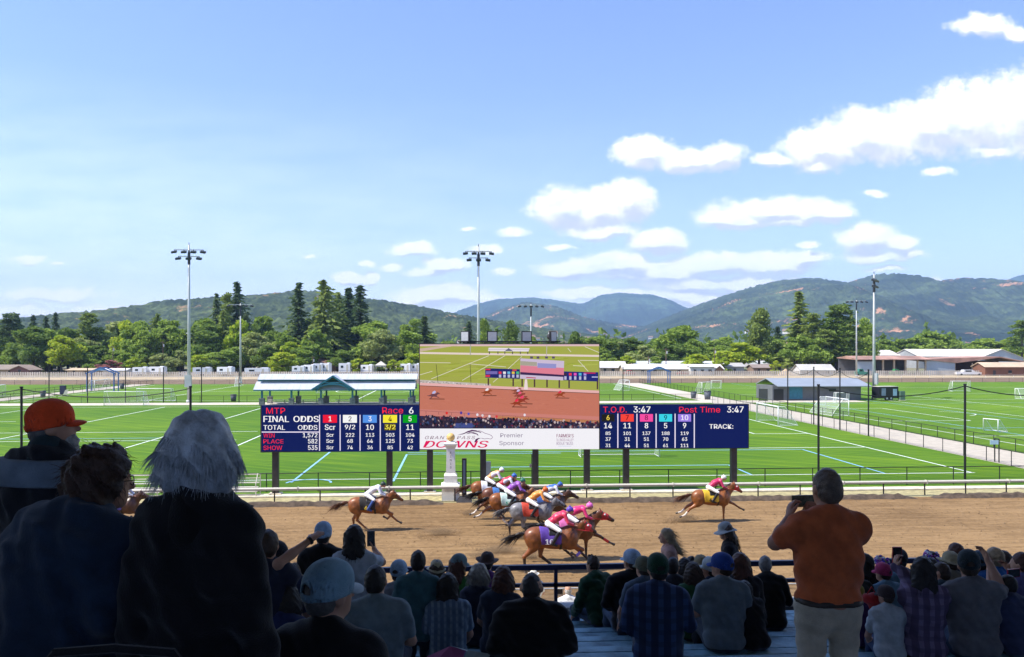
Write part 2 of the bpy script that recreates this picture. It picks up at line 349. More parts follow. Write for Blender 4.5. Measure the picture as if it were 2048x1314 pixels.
def hill(name, ridge, d, depth, m, seed, bump, foot=HZ+3, nx=420, nd=46, tree=4.0):
    """ridge: (px, py) skyline points; the slope falls towards us over `depth` metres and away behind"""
    px = np.linspace(ridge[0][0], ridge[-1][0], nx); py = np.interp(px, [r[0] for r in ridge], [r[1] for r in ridge])
    r_ = np.random.RandomState(seed); ker = np.hanning(13); ker /= ker.sum(); py = np.convolve(np.pad(py, 6, 'edge'), ker, 'valid')
    t = np.concatenate([np.linspace(0, 1, nd), [1.06, 1.25, 1.6]])
    T, PX = np.meshgrid(t, px, indexing='ij'); PY = np.broadcast_to(py, T.shape)
    top = H+(HZ-PY)/FPX*d
    prof = np.where(T <= 1, np.sin(np.clip(T, 0, 1)*math.pi/2)**1.25, 1-(T-1)**1.2*.9)
    X = (PX-1024)/FPX*d*(1-.35*(1-np.minimum(T, 1))*depth/d); Yd = d-depth*(1-T)
    n = fbm2(X/bump/5, Yd/bump/5, seed); rav = fbm2(X/bump/3, Yd/bump/14, seed+5, 4)
    Z = top*prof+n*bump*.6*np.clip(prof*(1.02-prof)*4, 0, 1)+rav*bump*.85*np.clip(prof*(1.02-prof)*4, 0, 1)
    low = np.clip((top-H)/(bump*5), .02, 1)
    Z = top*prof+(Z-top*prof)*low+(r_.rand(*T.shape)**2.2)*tree*np.clip(prof*3, 0, 1)*np.clip(low*2, 0, 1)
    Z = np.where(T > 1.3, -20, Z); Z[0] = -30
    P = CR[None, None]*X[..., None]+CF[None, None]*Yd[..., None]; P[..., 2] = Z
    k = nx; F = [(i*k+j, i*k+j+1, (i+1)*k+j+1, (i+1)*k+j) for i in range(len(t)-1) for j in range(k-1)]
    return tag(link(name, np_mesh(name, P.reshape(-1, 3), F), m), kind='structure')
M_HL = hill_mat('near_hill_woods', (.020, .040, .010), (.060, .080, .022), (.34, .21, .10), .035, .02)
M_HR = hill_mat('right_hill_woods', (.015, .032, .014), (.045, .065, .022), (.44, .23, .12), .075, .008)
M_HB = hill_mat('far_hill_woods', (.02, .042, .02), (.04, .07, .028), (.1, .08, .05), -.09, .005)
hill('left_hills', [(-150, 690), (60, 700), (118, 690), (150, 662), (175, 650), (230, 634), (330, 622), (440, 604), (520, 598), (585, 590), (640, 586), (700, 596), (760, 607), (840, 617), (900, 630), (960, 642), (1060, 656), (1180, 672), (1300, 690)], 2600, 1300, M_HL, 3, 38, tree=9)
hill('far_blue_hills', [(820, 660), (900, 630), (960, 608), (1000, 600), (1060, 598), (1120, 606), (1165, 610), (1195, 593), (1240, 587), (1290, 593), (1340, 608), (1400, 636), (1480, 660), (1560, 690)], 8600, 2200, M_HB, 8, 70, tree=14, nx=300)
hill('middle_hills', [(880, 668), (950, 645), (1000, 622), (1050, 606), (1110, 615), (1160, 636), (1230, 650), (1330, 663), (1450, 676), (1550, 692)], 5600, 1900, M_HR, 21, 50, tree=12, nx=300)
hill('right_hills', [(1180, 690), (1300, 650), (1370, 622), (1440, 598), (1500, 578), (1560, 565), (1600, 563), (1650, 572), (1690, 574), (1735, 556), (1770, 563), (1800, 573), (1850, 571), (1890, 566), (1940, 570), (1975, 580), (2060, 588), (2200, 600)], 5200, 2900, M_HR, 14, 95, tree=15, nx=520, nd=60)
hill('far_right_hill', [(1900, 610), (1975, 577), (2030, 553), (2100, 540), (2200, 530), (2300, 560)], 8200, 1500, M_HB, 5, 60, nx=160)
def lin(r, g, b):
    f = lambda c: (c/255/12.92) if c <= 10 else ((c/255+.055)/1.055)**2.4
    return (f(r), f(g), f(b))
M_BLACK = mat('black_powder_coat', (.012, .012, .014), .45, .1, 4)
M_WALU = mat('white_aluminium', (.56, .52, .42), .4, .04, 3)
M_STEEL = mat('galvanised_steel', (.42, .44, .45), .45, .1, 4, metal=.3)
M_DKSTEEL = mat('dark_brown_steel', (.045, .038, .036), .5, .15, 3)
M_CHAIN = mesh_mat('black_chain_link', (.01, .012, .01), .14)
M_NETW = mesh_mat('white_cord_net', (.8, .82, .8), .16)

# ------------------------------------------------------------------ rails and fences
def rail_fence(x0, x1, Y, label, post_px):
    r = empty('rail_fence', ((x0+x1)/2, Y, 0), 0, label, 'rail fence', 'white inner rails of the track'); ox = (x0+x1)/2
    b = MB(); prof = [(-.10, .85), (.10, .87), (.12, .98), (.05, 1.03), (-.06, 1.03), (-.13, .96)]
    b.prism([(x0-ox, -.28+p[0], p[1]) for p in prof], (x0, 0, 0), (x1, 0, 0)); rail = b.build('rail', M_WALU, r)
    jm = MB().box((0, -.28, .93), (.05, .30, .24)).mesh('joint_sleeve'); jm.materials.append(M_WALU)
    for x in np.arange(x0+2.1, x1, 5.7):
        p = bpy.data.objects.new('joint_sleeve', jm); COL.objects.link(p); p.parent = r; p.location = (x-ox, 0, 0)
    me = MB().tube([(0, 0, 0), (0, .02, .72), (0, -.06, .86), (0, -.2, .93)], .045, 8).mesh('post'); me.materials.append(M_BLACK)
    x = post_px
    while x-2.85 > x0: x -= 2.85
    while x < x1:
        p = bpy.data.objects.new('post', me); COL.objects.link(p); p.parent = r; p.location = (x-ox, 0, 0); x += 2.85
xp = col_at(1260, 51.35)[0]
xa = col_at(918.5, 51.35)[0]; xb = col_at(931, 51.35)[0]
rail_fence(-75, xa, 51.35, 'white track rail left of the slim black camera column', xp)
rail_fence(xb, 75, 51.35, 'white track rail right of the slim black camera column', xp)

def low_fence(a, b, h, step, label, group, m=M_BLACK, veil=M_CHAIN, r=.035, name='chain_link_fence', cat='fence'):
    a = Vector(a); b = Vector(b); o = empty(name, a, 0, label, cat, group); d = b-a; L = d.length; u = d/L
    mb = MB().tube([(0, 0, h), u*L+Vector((0, 0, h))], r*.9, 6).tube([(0, 0, .06), u*L+Vector((0, 0, .06))], r*.4, 5); mb.build('rail', m, o)
    n = min(98, int(L/step)); me = MB().tube([(0, 0, 0), (0, 0, h+.03)], r, 6).mesh('post'); me.materials.append(m)
    for i in range(n+1):
        p = bpy.data.objects.new('post', me); COL.objects.link(p); p.parent = o; p.location = u*(L*i/n)
    if veil: MB().poly([(0, 0, .05), u*L+Vector((0, 0, .05)), u*L+Vector((0, 0, h)), (0, 0, h)]).build('mesh_panel', veil, o)
    return o
FG = 'low black fences round the playing fields'
xq = col_at(1434, 55.3)[0]
low_fence((xq-3.48*32, 55.3, 0), (xq+3.48*10, 55.3, 0), 1.28, 3.48, 'low black chain link fence right behind the scoreboard posts', FG)
low_fence((46.1, 57.5, 0), (46.1, 143, 0), 1.25, 3.1, 'low black fence on the near edge of the slanting right path', FG)
low_fence((52.8, 57, 0), (52.8, 231, 0), 1.25, 3.1, 'low black fence on the far edge of the slanting right path', FG)
low_fence((-86, 150.4, 0), (45.5, 150.4, 0), 1.25, 4.2, 'low black fence behind the picnic shelter and cross path', FG)
low_fence((-86.2, 150.8, 0), (-86.2, 230, 0), 1.25, 4, 'low black fence on the right edge of the left path', FG)
low_fence((-92.3, 150.8, 0), (-92.3, 230, 0), 1.25, 4, 'low black fence on the left edge of the left path', FG)
low_fence((-200, 231.3, 0), (200, 231.3, 0), 1.3, 4.2, 'long dark fence along the far back stretch of the track', FG)
gt = empty('gate', G(1998, 925), 0, 'small black path gate frame with a pale blue sign', 'gate')
MB().tube([(0,0,0),(0,0,2.0)], .05).tube([(0,.55,0),(0,.55,2.0)], .05).tube([(0,0,2.0),(0,.55,2.0)], .05).build('frame', M_BLACK, gt)
MB().box((-.45, -.04, 1.75), (.75, .03, .36)).build('sign', mat('pale_blue_sign', (.45, .62, .72), .5, 0), gt)
low_fence((-240, 262, 0), (240, 262, 0), 1.1, 5, 'thin white rail along the far edge of the back stretch', None, mat('white_rail_paint', (.72, .68, .58), .5, .05), None, .055, 'rail_fence', 'rail fence')
pk = MB()
for i in range(690): 
    x = -275+i*.8; pk.box((x, 0, .98), (.56, .03, 1.9+.05*math.sin(i*2.3)))
pr = MB().box((0, .06, .5), (552, .06, .1)).box((0, .06, 1.5), (552, .06, .1))
pf = empty('picket_fence', (0, 291, 0), 0, 'long pale picket fence between the back stretch and the barns', 'fence')
pk.build('picket_panel', mat('weathered_white_boards', (.60, .54, .45), .85, .16, .15), pf); pr.build('rail', mat('weathered_white_boards', (.60,.54,.45)), pf)

# tall net posts with slack cables
def net_posts(pts, h, r, label, group, sag, cat='net post', ext=None):
    prev = None
    for i, p in enumerate(pts):
        o = MB().tube([(0, 0, 0), (0, 0, h)], r, 8).tube([(0, 0, h), (0, 0, h+.12)], r*1.35, 8).build('net_post', M_BLACK); o.location = p; tag(o, label[i], cat, group)
    return pts
NP = [Vector((col_at(px, 57.4)[0], 57.4, 0)) for px in (43, 381, 1637, 1930)]
net_posts(NP, 7.05, .085, ['tall black net post beside the orange cap', 'tall black net post beside the white haired head', 'tall black net post above the man in orange', 'tall black net post by the corner of the near field at right'], 'tall black net posts along the near field', .6)
def cable(a, b, sag, r, label, group):
    pts = []
    for i in range(17):
        t = i/16; p = a.lerp(b, t); p.z -= sag*4*t*(1-t); pts.append(p)
    o = MB().tube(pts, r, 5).build('net_cable', M_BLACK); tag(o, label, 'cable', group)
u7 = Vector((0, 0, 7.0))
cable(NP[0]+u7, NP[1]+u7, .62, .035, 'slack black cable sagging between the posts behind the orange cap', 'slack net cables'); cable(NP[2]+u7, NP[3]+u7, .75, .04, 'slack black cable sagging above the right field', 'slack net cables')
cable(NP[0]+u7+Vector((-12, 0, 0)), NP[0]+u7, .7, .03, 'slack black cable running out of the left edge', 'slack net cables'); cable(NP[3]+u7, NP[3]+u7+Vector((11, 0, 0)), .75, .04, 'slack black cable running out of the right edge', 'slack net cables')
NL = [Vector((col_at(px, 150.8)[0], 150.8, 0)) for px in (98, 175, 251, 327, 403, 478, 1246)]
net_posts(NL, 6.4, .09, ['thin black net post left of the blue arch']+['thin black net post in the row behind the cross path']*4+['thin black net post just left of the picnic shelter', 'thin black net post just right of the big screen'], 'thin net posts behind the cross path', .5)
NRp = [G(1577, 838), G(1622, 849), G(1675, 860), G(1735, 872)]
for p in NRp: p.x = 46.0
net_posts(NRp, 7.4, .08, ['first of the four net posts along the right path, farthest away', 'second net post along the right path behind the goal', 'third net post along the right path', 'nearest of the four net posts along the right path'], 'net posts along the right path', .5)
for i, lb in enumerate(['sagging cable between the two farthest right path posts', 'sagging cable above the small gray building', 'sagging cable in front of the black trailer']): cable(NRp[i]+Vector((0, 0, 7.2)), NRp[i+1]+Vector((0, 0, 7.2)), .8, .03, lb, 'slack net cables')

# ------------------------------------------------------------------ finish post and photo column
M_PLASTER = mat('white_painted_plaster', (.80, .77, .68), .7, .06, 2, .15)
px_, d_ = col_at(901.5, 51.95)
fp = empty('finish_post', (px_, 51.95, 0), 0, 'white finish pillar with a golden ball on top', 'finish post')
def taper(b, z0, w0, z1, w1, mi=0):
    vs = [(x*w0/2, y*w0/2, z0) for x, y in ((-1,-1),(1,-1),(1,1),(-1,1))]+[(x*w1/2, y*w1/2, z1) for x, y in ((-1,-1),(1,-1),(1,1),(-1,1))]
    return b._add(vs, [(0,1,5,4),(1,2,6,5),(2,3,7,6),(3,0,4,7),(4,5,6,7),(3,2,1,0)], mi)
b = MB(); taper(b, 0, 1.16, .93, 1.12); b.build('plinth', M_PLASTER, fp)
b = MB(); taper(b, .93, 1.22, 1.0, 1.22); taper(b, 1.0, 1.05, 1.12, .84); taper(b, 1.12, .84, 1.58, .84); taper(b, 1.58, .84, 1.72, .60); b.build('pedestal', M_PLASTER, fp)
b = MB(); taper(b, 1.72, .60, 3.30, .54); taper(b, 3.30, .54, 3.55, .78); b.build('shaft', M_PLASTER, fp)
b = MB(); taper(b, 3.55, .86, 3.66, .86); taper(b, 3.66, .70, 3.78, .30); b.build('cap', M_PLASTER, fp)
MB().ball((0, 0, 4.03), .27, 20).build('ball', mat('golden_paint', (.72, .48, .16), .4, .08, 3), fp, True)
def plain_font():                    # the sans that ships with Blender, if it is there
    try:
        import glob, os
        for p in sorted(glob.glob(os.path.join(bpy.utils.system_resource('DATAFILES'), 'fonts', 'Inter*'))): return bpy.data.fonts.load(p)
    except Exception: pass
    return None
FONT = plain_font()
def text_mesh(s, bold=0.0, shear=0.0, spacing=1.0):
    c = bpy.data.curves.new('t', 'FONT')
    if FONT: c.font = FONT
    c.resolution_u = 3; c.body = s; c.size = 1.0; c.offset = bold; c.shear = shear; c.space_character = spacing; c.resolution_u = 3
    o = bpy.data.objects.new('t', c); COL.objects.link(o); dg = bpy.context.evaluated_depsgraph_get(); dg.update()
    me = bpy.data.meshes.new_from_object(o.evaluated_get(dg)); V = [v.co.copy() for v in me.vertices]; F = [tuple(p.vertices) for p in me.polygons]
    bpy.data.objects.remove(o); bpy.data.curves.remove(c); bpy.data.meshes.remove(me); return V, F
b = MB()
for i, ch in enumerate('FINISH'):
    V, F = text_mesh(ch); x0 = min(v.x for v in V); x1 = max(v.x for v in V); sc = .26
    b._add([((v.x-(x0+x1)/2)*sc, -.295, 2.98-i*.235+v.y*sc) for v in V], F)
b.build('lettering', M_BLACK, fp)
xm, _ = col_at(928.5, 51.2)
mc = empty('photo_finish_column', (xm, 51.2, 0), 0, 'slim black photo finish column just right of the white pillar', 'column')
MB().box((0, 0, 1.45), (.30, .26, 2.6)).build('housing', M_BLACK, mc)
b = MB(); b.box((0, -.14, 1.6), (.14, .02, 2.1)); b.build('mirror_strip', mat('blue_grey_glass', (.10, .14, .20), .15, 0), mc)
b = MB(); taper(b, 0, 1.0, .30, .55); b.build('base', M_DKSTEEL, mc)

# ------------------------------------------------------------------ the scoreboard
YB = 53.95
EXF = 1.0/2**SC.view_settings.exposure
M_LED = emit_attr_mat('led_pixels', EXF*.97)
sbx = col_at(1010, YB)[0]
sb = empty('scoreboard', (sbx, YB, 0), 0, 'large electronic odds scoreboard with a video screen in its middle', 'scoreboard')
def bp(px, py):                       # a point on the display plane
    X, d = col_at(px, YB-.3); return (X-sbx, zof(py, d))
class Disp:
    """flat coloured pieces of one display, each layer a few mm in front of the one below"""
    def __init__(s, ox=0, oy=0, k=1.0): s.V = []; s.F = []; s.C = []; s.ox = ox; s.oy = oy; s.k = k
    def p(s, x, y): return bp(s.ox+x/s.k, s.oy+y/s.k)
    def poly(s, pts, col, lay):
        n = len(s.V); s.V += [(*(lambda q: (q[0], -.30-lay*.006, q[1]))(s.p(*a)),) for a in pts]; s.F.append(tuple(range(n, n+len(pts)))); s.C.append(lin(*col))
    def rect(s, x0, y0, x1, y1, col, lay): s.poly([(x0, y1), (x1, y1), (x1, y0), (x0, y0)], col, lay)
    def line(s, x0, y0, x1, y1, w, col, lay):
        d = Vector((x1-x0, y1-y0)); n = Vector((-d.y, d.x)).normalized()*w/2; s.poly([(x0+n.x, y0+n.y), (x1+n.x, y1+n.y), (x1-n.x, y1-n.y), (x0-n.x, y0-n.y)], col, lay)
    def text(s, t, x0, y0, x1, y1, col, lay, bold=0.0, shear=0.0, sp=1.0):
        if bold > .015:                  # heavier strokes: the same word laid three times, a hair apart
            e = bold*(y1-y0)*.85
            for i, q in enumerate((-e, 0, e)): s.text(t, x0+e+q, y0, x1-e+q, y1, col, lay+.2*i, 0.0, shear, sp)
            return
        bold = 0.0
        V, F = text_mesh(t, bold, shear, sp); a0 = min(v.x for v in V); a1 = max(v.x for v in V); b0 = min(v.y for v in V); b1 = max(v.y for v in V)
        if x1 is None: x1 = x0+(y1-y0)*(a1-a0)/(b1-b0)
        n = len(s.V)
        for v in V:
            q = s.p(x0+(v.x-a0)/(a1-a0)*(x1-x0), y1-(v.y-b0)/(b1-b0)*(y1-y0)); s.V.append((q[0], -.30-lay*.006, q[1]))
        for f in F: s.F.append(tuple(i+n for i in f)); s.C.append(lin(*col))
    def textc(s, t, xc, y0, y1, col, lay, bold=0.0, wk=1.0):
        V, F = text_mesh(t, 0); a = max(v.x for v in V)-min(v.x for v in V); hh = text_mesh('0', 0)[0]; h0 = max(v.y for v in hh)-min(v.y for v in hh)
        wdt = (y1-y0)*a/h0*wk; s.text(t, xc-wdt/2, y0, xc+wdt/2, y1, col, lay, bold)
    def build(s, name, parent):
        me = bpy.data.meshes.new(name); me.from_pydata(s.V, [], s.F); at_ = me.color_attributes.new('Col', 'FLOAT_COLOR', 'CORNER'); buf = []
        for p, c in zip(me.polygons, s.C): buf += [c[0], c[1], c[2], 1.0]*p.loop_total
        at_.data.foreach_set('color', buf); return link(name, me, M_LED, parent)
NAVY = (22, 34, 92); WH = (250, 248, 252); RED = (255, 48, 66)
def board_box(px0, py0, px1, py1, name, dep=.5):
    a = bp(px0, py1); c = bp(px1, py0); e = .07
    return MB().box(((a[0]+c[0])/2, -.295+dep/2, (a[1]+c[1])/2), (c[0]-a[0]+2*e, dep, c[1]-a[1]+2*e)).build(name, M_DKSTEEL, sb)
board_box(523, 811, 837, 903, 'cabinet'); board_box(1200, 810, 1496, 897, 'cabinet'); board_box(840, 689, 1197, 898, 'cabinet', .8)
L = Disp(500, 780, 3.938); L.rect(92, 120, 1334, 484, NAVY, 1); face = L.build('display_face', sb)
L = Disp(500, 780, 3.938)
L.text('MTP', 128, 140, 277, 187, RED, 3, .01); L.text('Race', 1042, 136, 1206, 185, RED, 3, .01); L.text('6', 1252, 136, 1288, 186, WH, 3, .035)
L.text('FINAL', 106, 204, 308, 252, WH, 3, .04); L.text('ODDS', 342, 204, 542, 252, WH, 3, .04); L.text('TOTAL', 106, 276, 277, 314, WH, 3, .03); L.text('ODDS', 377, 276, 532, 314, WH, 3, .03)
for t, y0, y1, v, xa_ in (('WIN', 341, 374, '1,572', 416), ('PLACE', 388, 421, '582', 457), ('SHOW', 438, 472, '535', 457)):
    L.text(t, 106, y0, {'WIN': 194, 'PLACE': 264, 'SHOW': 254}[t], y1, RED, 3, .012); L.text(v, xa_, y0-3, 532, y1+(6 if ',' in v else 0), WH, 3, .035)
for x in (548, 710, 867, 1026, 1183): L.rect(x-4, 195, x+4, 478, (235, 225, 250), 2)
L.rect(92, 327, 545, 335, (235, 225, 250), 2)
CX = (631, 788, 945, 1104, 1261)
for xc, n, bc, tc_ in zip(CX, '12345', ((240, 30, 60), (250, 250, 250), (88, 150, 235), (250, 235, 60), (10, 160, 30)), (WH, (60, 50, 60), WH, (90, 70, 20), WH)):
    L.rect(xc-56, 196, xc+54, 258, bc, 2); L.textc(n, xc, 207, 246, tc_, 3, .03)
L.rect(1104-46, 266, 1104+44, 318, (95, 82, 20), 2)
for xc, r2, r3, r4, r5 in zip(CX, ('Scr', '9/2', '10', '3/2', '11'), ('Scr', '222', '113', '503', '104'), ('Scr', '68', '64', '125', '73'), ('Scr', '74', '36', '85', '42')):
    L.textc(r2, xc, 272, 314, (255, 240, 90) if r2 == '3/2' else WH, 3, .035); L.textc(r3, xc, 339, 368, WH, 3, .04); L.textc(r4, xc, 386, 416, WH, 3, .04); L.textc(r5, xc, 438, 466, WH, 3, .04)
L.build('lettering', sb)
R_ = Disp(1180, 780, 4.692); R_.rect(94, 138, 1484, 545, NAVY, 1); R_.build('display_face', sb)
R_ = Disp(1180, 780, 4.692)
R_.text('T.O.D.', 123, 156, 344, 211, RED, 3, .01); R_.text('3:47', 407, 154, 567, 211, WH, 3, .035); R_.text('Post Time', 836, 156, 1221, 211, RED, 3, .01); R_.text('3:47', 1285, 154, 1441, 211, WH, 3, .035); TK = Disp(1180, 780, 4.692); TK.text('TRACK:', 1118, 320, 1344, 363, WH, 3, .035); TK.build('lettering', sb)
CX = (169, 349, 529, 709, 887)
for x in (261, 440, 620, 798, 978): R_.rect(x-5, 222, x+5, 543, (235, 225, 250), 2)
for xc, n, bc, tc_ in zip(CX, ('6', '7', '8', '9', '10'), ((35, 35, 35), (250, 70, 60), (250, 80, 165), (60, 215, 235), (160, 130, 235)), ((255, 225, 90), (110, 20, 30), (120, 20, 70), (20, 60, 80), WH)):
    R_.rect(xc-61, 226, xc+61, 296, bc, 2); R_.textc(n, xc, 236, 282, tc_, 3, .03)
for xc, a, b_, c, d in zip(CX, ('14', '11', '8', '5', '9'), ('85', '101', '137', '188', '119'), ('37', '31', '51', '70', '63'), ('31', '44', '51', '61', '111')):
    R_.textc(a, xc, 309, 359, WH, 3, .035); R_.textc(b_, xc, 390, 422, WH, 3, .04); R_.textc(c, xc, 444, 477, WH, 3, .04); R_.textc(d, xc, 504, 536, WH, 3, .04)
R_.build('lettering', sb)
# the live picture on the screen
S = Disp(820, 640, 4.692); r5 = random.Random(5)
S.rect(92, 228, 1774, 1018, (166, 172, 80), 1)
for i in range(70):
    y = r5.uniform(330, 570); x = r5.uniform(92, 1600); w_ = r5.uniform(60, 260); g = r5.randint(-14, 14); x2 = min(1774, x+w_); S.poly([(x, y+8), (x2, y-2), (x2, y+6), (x, y+18)], (166+g, 176+g, 76+g), 2)
S.rect(92, 228, 1774, 246, (222, 190, 190), 3); S.poly([(92, 298), (92, 268), (420, 232), (470, 234)], (205, 180, 165), 3); S.poly([(92, 318), (1774, 346), (1774, 328), (92, 300)], (232, 214, 205), 4)
for q in ((200, 552, 740, 335), (490, 567, 890, 335), (780, 585, 1050, 340), (1575, 375, 1672, 482), (92, 515, 210, 480), (1590, 378, 1774, 380), (1530, 428, 1640, 434), (92, 398, 380, 402), (550, 410, 900, 440), (1480, 265, 1510, 300), (1640, 250, 1774, 306)): S.line(*q, 5, (226, 220, 205), 4)
S.poly([(732, 292), (1112, 296), (1122, 264), (738, 260)], (235, 225, 235), 6); S.line(735, 276, 1118, 279, 3, (150, 140, 170), 7); S.poly([(890, 290), (925, 264), (965, 290)], (70, 80, 110), 7)
for x in (745, 825, 890, 962, 1035, 1105): S.rect(x-4, 294, x+4, 320, (70, 55, 75), 5)
S.line(568, 228, 566, 330, 9, (170, 170, 160), 5); S.line(1284, 228, 1280, 350, 7, (190, 180, 180), 5); S.line(246, 415, 262, 585, 4, (50, 50, 50), 5); S.line(564, 410, 572, 598, 4, (50, 50, 50), 5)
S.poly([(92, 592), (760, 628), (760, 600), (92, 560)], (196, 186, 180), 5)
for i in range(60):
    x = r5.uniform(95, 720); y = 572+(x-92)*.055+r5.uniform(-6, 12); S.rect(x, y, x+r5.uniform(6, 16), y+r5.uniform(3, 9), r5.choice([(230, 222, 225), (140, 130, 135), (165, 158, 150)]), 6)
S.poly([(92, 616), (1774, 690), (1774, 662), (92, 588)], (233, 180, 178), 7); S.line(92, 616, 1774, 690, 5, (92, 60, 50), 8)
S.poly([(92, 862), (1774, 930), (1774, 690), (92, 616)], (198, 120, 100), 6)
for i in range(240):
    x = r5.uniform(92, 1690); y = 640+(x-92)*.045+r5.uniform(0, 205); g = r5.randint(-12, 14); S.poly([(x, y+3), (x+r5.uniform(20, 80), y+4), (x+r5.uniform(20, 60), y)], (198+g, 120+g, 98+g), 7)
S.poly([(92, 905), (1774, 980), (1774, 905), (92, 836)], (206, 130, 120), 8); S.poly([(820, 940), (1774, 985), (1774, 940), (820, 900)], (190, 128, 88), 9)
S.line(92, 850, 1774, 945, 3, (130, 80, 80), 9)
for i in range(14): S.line(150+i*120, 852+i*6.8, 150+i*120, 882+i*6.8, 3, (120, 70, 70), 9)
S.poly([(92, 1018), (1774, 1018), (1774, 968), (1200, 942), (600, 915), (92, 898)], (50, 42, 62), 10)
for i in range(520):
    x = r5.uniform(96, 1765); y = min(1004, 905+(x-92)*.035+r5.random()**1.5*90-8); q = r5.uniform(5, 13); c = r5.choice([(28, 26, 40), (44, 40, 70), (70, 50, 60), (96, 70, 80), (40, 50, 90), (150, 130, 140), (120, 40, 60), (60, 80, 120), (200, 180, 180), (30, 30, 44)])
    S.poly([(x+q*math.cos(a), y+q*1.2*math.sin(a)) for a in (0, -1.05, -2.1, -3.14, -4.2, -5.2)], c, 11+i % 3)
for x, y, c in ((345, 872, (230, 40, 40)), (480, 870, (60, 50, 170)), (632, 888, (235, 225, 235)), (680, 895, (225, 210, 215)), (745, 902, (235, 225, 235)), (812, 905, (225, 60, 70)), (1075, 890, (235, 225, 235)), (550, 880, (90, 90, 190))): S.poly([(x+12*math.cos(a), y+14*math.sin(a)) for a in (0, -1.05, -2.1, -3.14, -4.2, -5.2)], c, 14)
S.poly([(410, 1010), (590, 1010), (590, 968), (430, 968)], (70, 80, 140), 13)
# boards inside the picture
S.poly([(706, 540), (1030, 552), (1030, 462), (706, 452)], (38, 44, 110), 8); S.poly([(1436, 565), (1766, 577), (1766, 490), (1436, 482)], (38, 44, 120), 8)
for i, c in enumerate(((230, 60, 80), (240, 235, 240), (110, 190, 230), (235, 200, 80), (80, 190, 140))): S.poly([(832+i*41, 505), (858+i*41, 506), (858+i*41, 484), (832+i*41, 483)], c, 9); S.rect(834+i*41, 512, 856+i*41, 540, (190, 190, 220), 9)
for i, c in enumerate(((60, 50, 60), (235, 60, 80), (235, 90, 190), (90, 190, 220), (170, 150, 230))): S.poly([(1444+i*46, 520), (1470+i*46, 521), (1470+i*46, 497), (1444+i*46, 496)], c, 9); S.rect(1447+i*46, 528, 1468+i*46, 560, (190, 190, 220), 9)
S.rect(708, 458, 755, 470, (230, 50, 80), 9); S.rect(708, 515, 750, 534, (220, 50, 80), 9); S.rect(712, 480, 820, 508, (120, 110, 180), 9); S.rect(960, 464, 1000, 476, (230, 80, 80), 9); S.rect(1630, 492, 1740, 503, (200, 40, 90), 9); S.rect(1705, 530, 1762, 540, (190, 190, 230), 9)
S.poly([(1032, 550), (1440, 566), (1446, 384), (1036, 360)], (205, 190, 215), 8); S.poly([(1034, 500), (1442, 522), (1444, 450), (1035, 425)], (224, 130, 150), 9); S.poly([(1034, 512), (1441, 534), (1442, 515), (1034, 488)], (64, 44, 84), 10)
S.poly([(1195, 448), (1370, 454), (1372, 412), (1196, 404)], (150, 150, 205), 10); S.poly([(1036, 425), (1190, 432), (1190, 395), (1036, 385)], (170, 165, 150), 10); S.line(1090, 538, 1180, 544, 8, (190, 60, 80), 10); S.rect(1030, 350, 1034, 366, (70, 60, 80), 9)
for x in (1140, 1200, 1280, 1345): S.rect(x-13, 342, x+13, 362, (90, 76, 110), 9)
for x in (735, 968, 1052, 1168, 1285, 1400, 1492, 1758): S.rect(x-7, 545+(x-706)*.02, x+7, 612+(x-706)*.035, (84, 60, 64), 8)
S.poly([(1068, 652), (1106, 652), (1098, 556), (1078, 556)], (238, 220, 218), 9)
def mini(x, y, s, hc, jc):
    S.poly([(x+a*s, y+b*s) for a, b in ((-62, 8), (-35, 4), (-18, -8), (10, -6), (30, -22), (52, -10), (46, -4), (34, -4), (22, 12), (48, 26), (44, 30), (14, 18), (2, 16), (-12, 18), (-26, 34), (-32, 32), (-20, 12), (-40, 14))][::-1], hc, 12)
    S.poly([(x+a*s, y+b*s) for a, b in ((-16, -8), (-12, -24), (6, -34), (16, -28), (14, -16), (2, -8))][::-1], jc, 13); S.line(x-40*s, y+36*s, x+90*s, y+38*s, 7*s, (100, 56, 46), 9)
for q in ((225, 700, 1.1, (110, 70, 80), (190, 190, 235)), (722, 672, 1.0, (150, 72, 40), (240, 235, 240)), (1405, 695, 1.0, (150, 70, 40), (220, 50, 80)), (1000, 655, .9, (140, 76, 60), (240, 200, 210)), (1015, 680, .95, (130, 70, 60), (210, 190, 230)), (1030, 705, 1.0, (150, 66, 60), (235, 90, 120)), (1050, 745, 1.1, (150, 62, 50), (240, 70, 110)), (1000, 775, 1.1, (150, 62, 40), (235, 50, 80))): mini(*q)
S.build('video_picture', sb)
Bn = Disp(820, 640, 4.692); Bn.rect(92, 1018, 1774, 1212, (246, 244, 250), 2)
Bn.text('GRANTS PASS', 140, 1088, 612, 1118, (120, 80, 105), 3, 0, .25, 1.15); Bn.text('DOWNS', 122, 1133, 738, 1198, (228, 20, 95), 3, .045, .25)
Bn.text('Premier', 848, 1062, 1058, 1101, (125, 112, 140), 3); Bn.text('Sponsor', 838, 1135, 1068, 1184, (125, 112, 140), 3)
Bn.text("FARMER'S", 1375, 1070, 1535, 1102, (135, 60, 100), 3, .016); Bn.text('ILLINOIS VALLEY', 1375, 1112, 1535, 1138, (140, 80, 130), 3); Bn.text('ROGUE TRUSS', 1375, 1146, 1530, 1171, (130, 90, 140), 3, .01); Bn.line(1390, 1183, 1515, 1183, 3, (170, 190, 225), 3)
lk = lambda pts: [(20*4.692+x*4.692/5.69, 210*4.692+y*4.692/5.69) for x, y in pts]
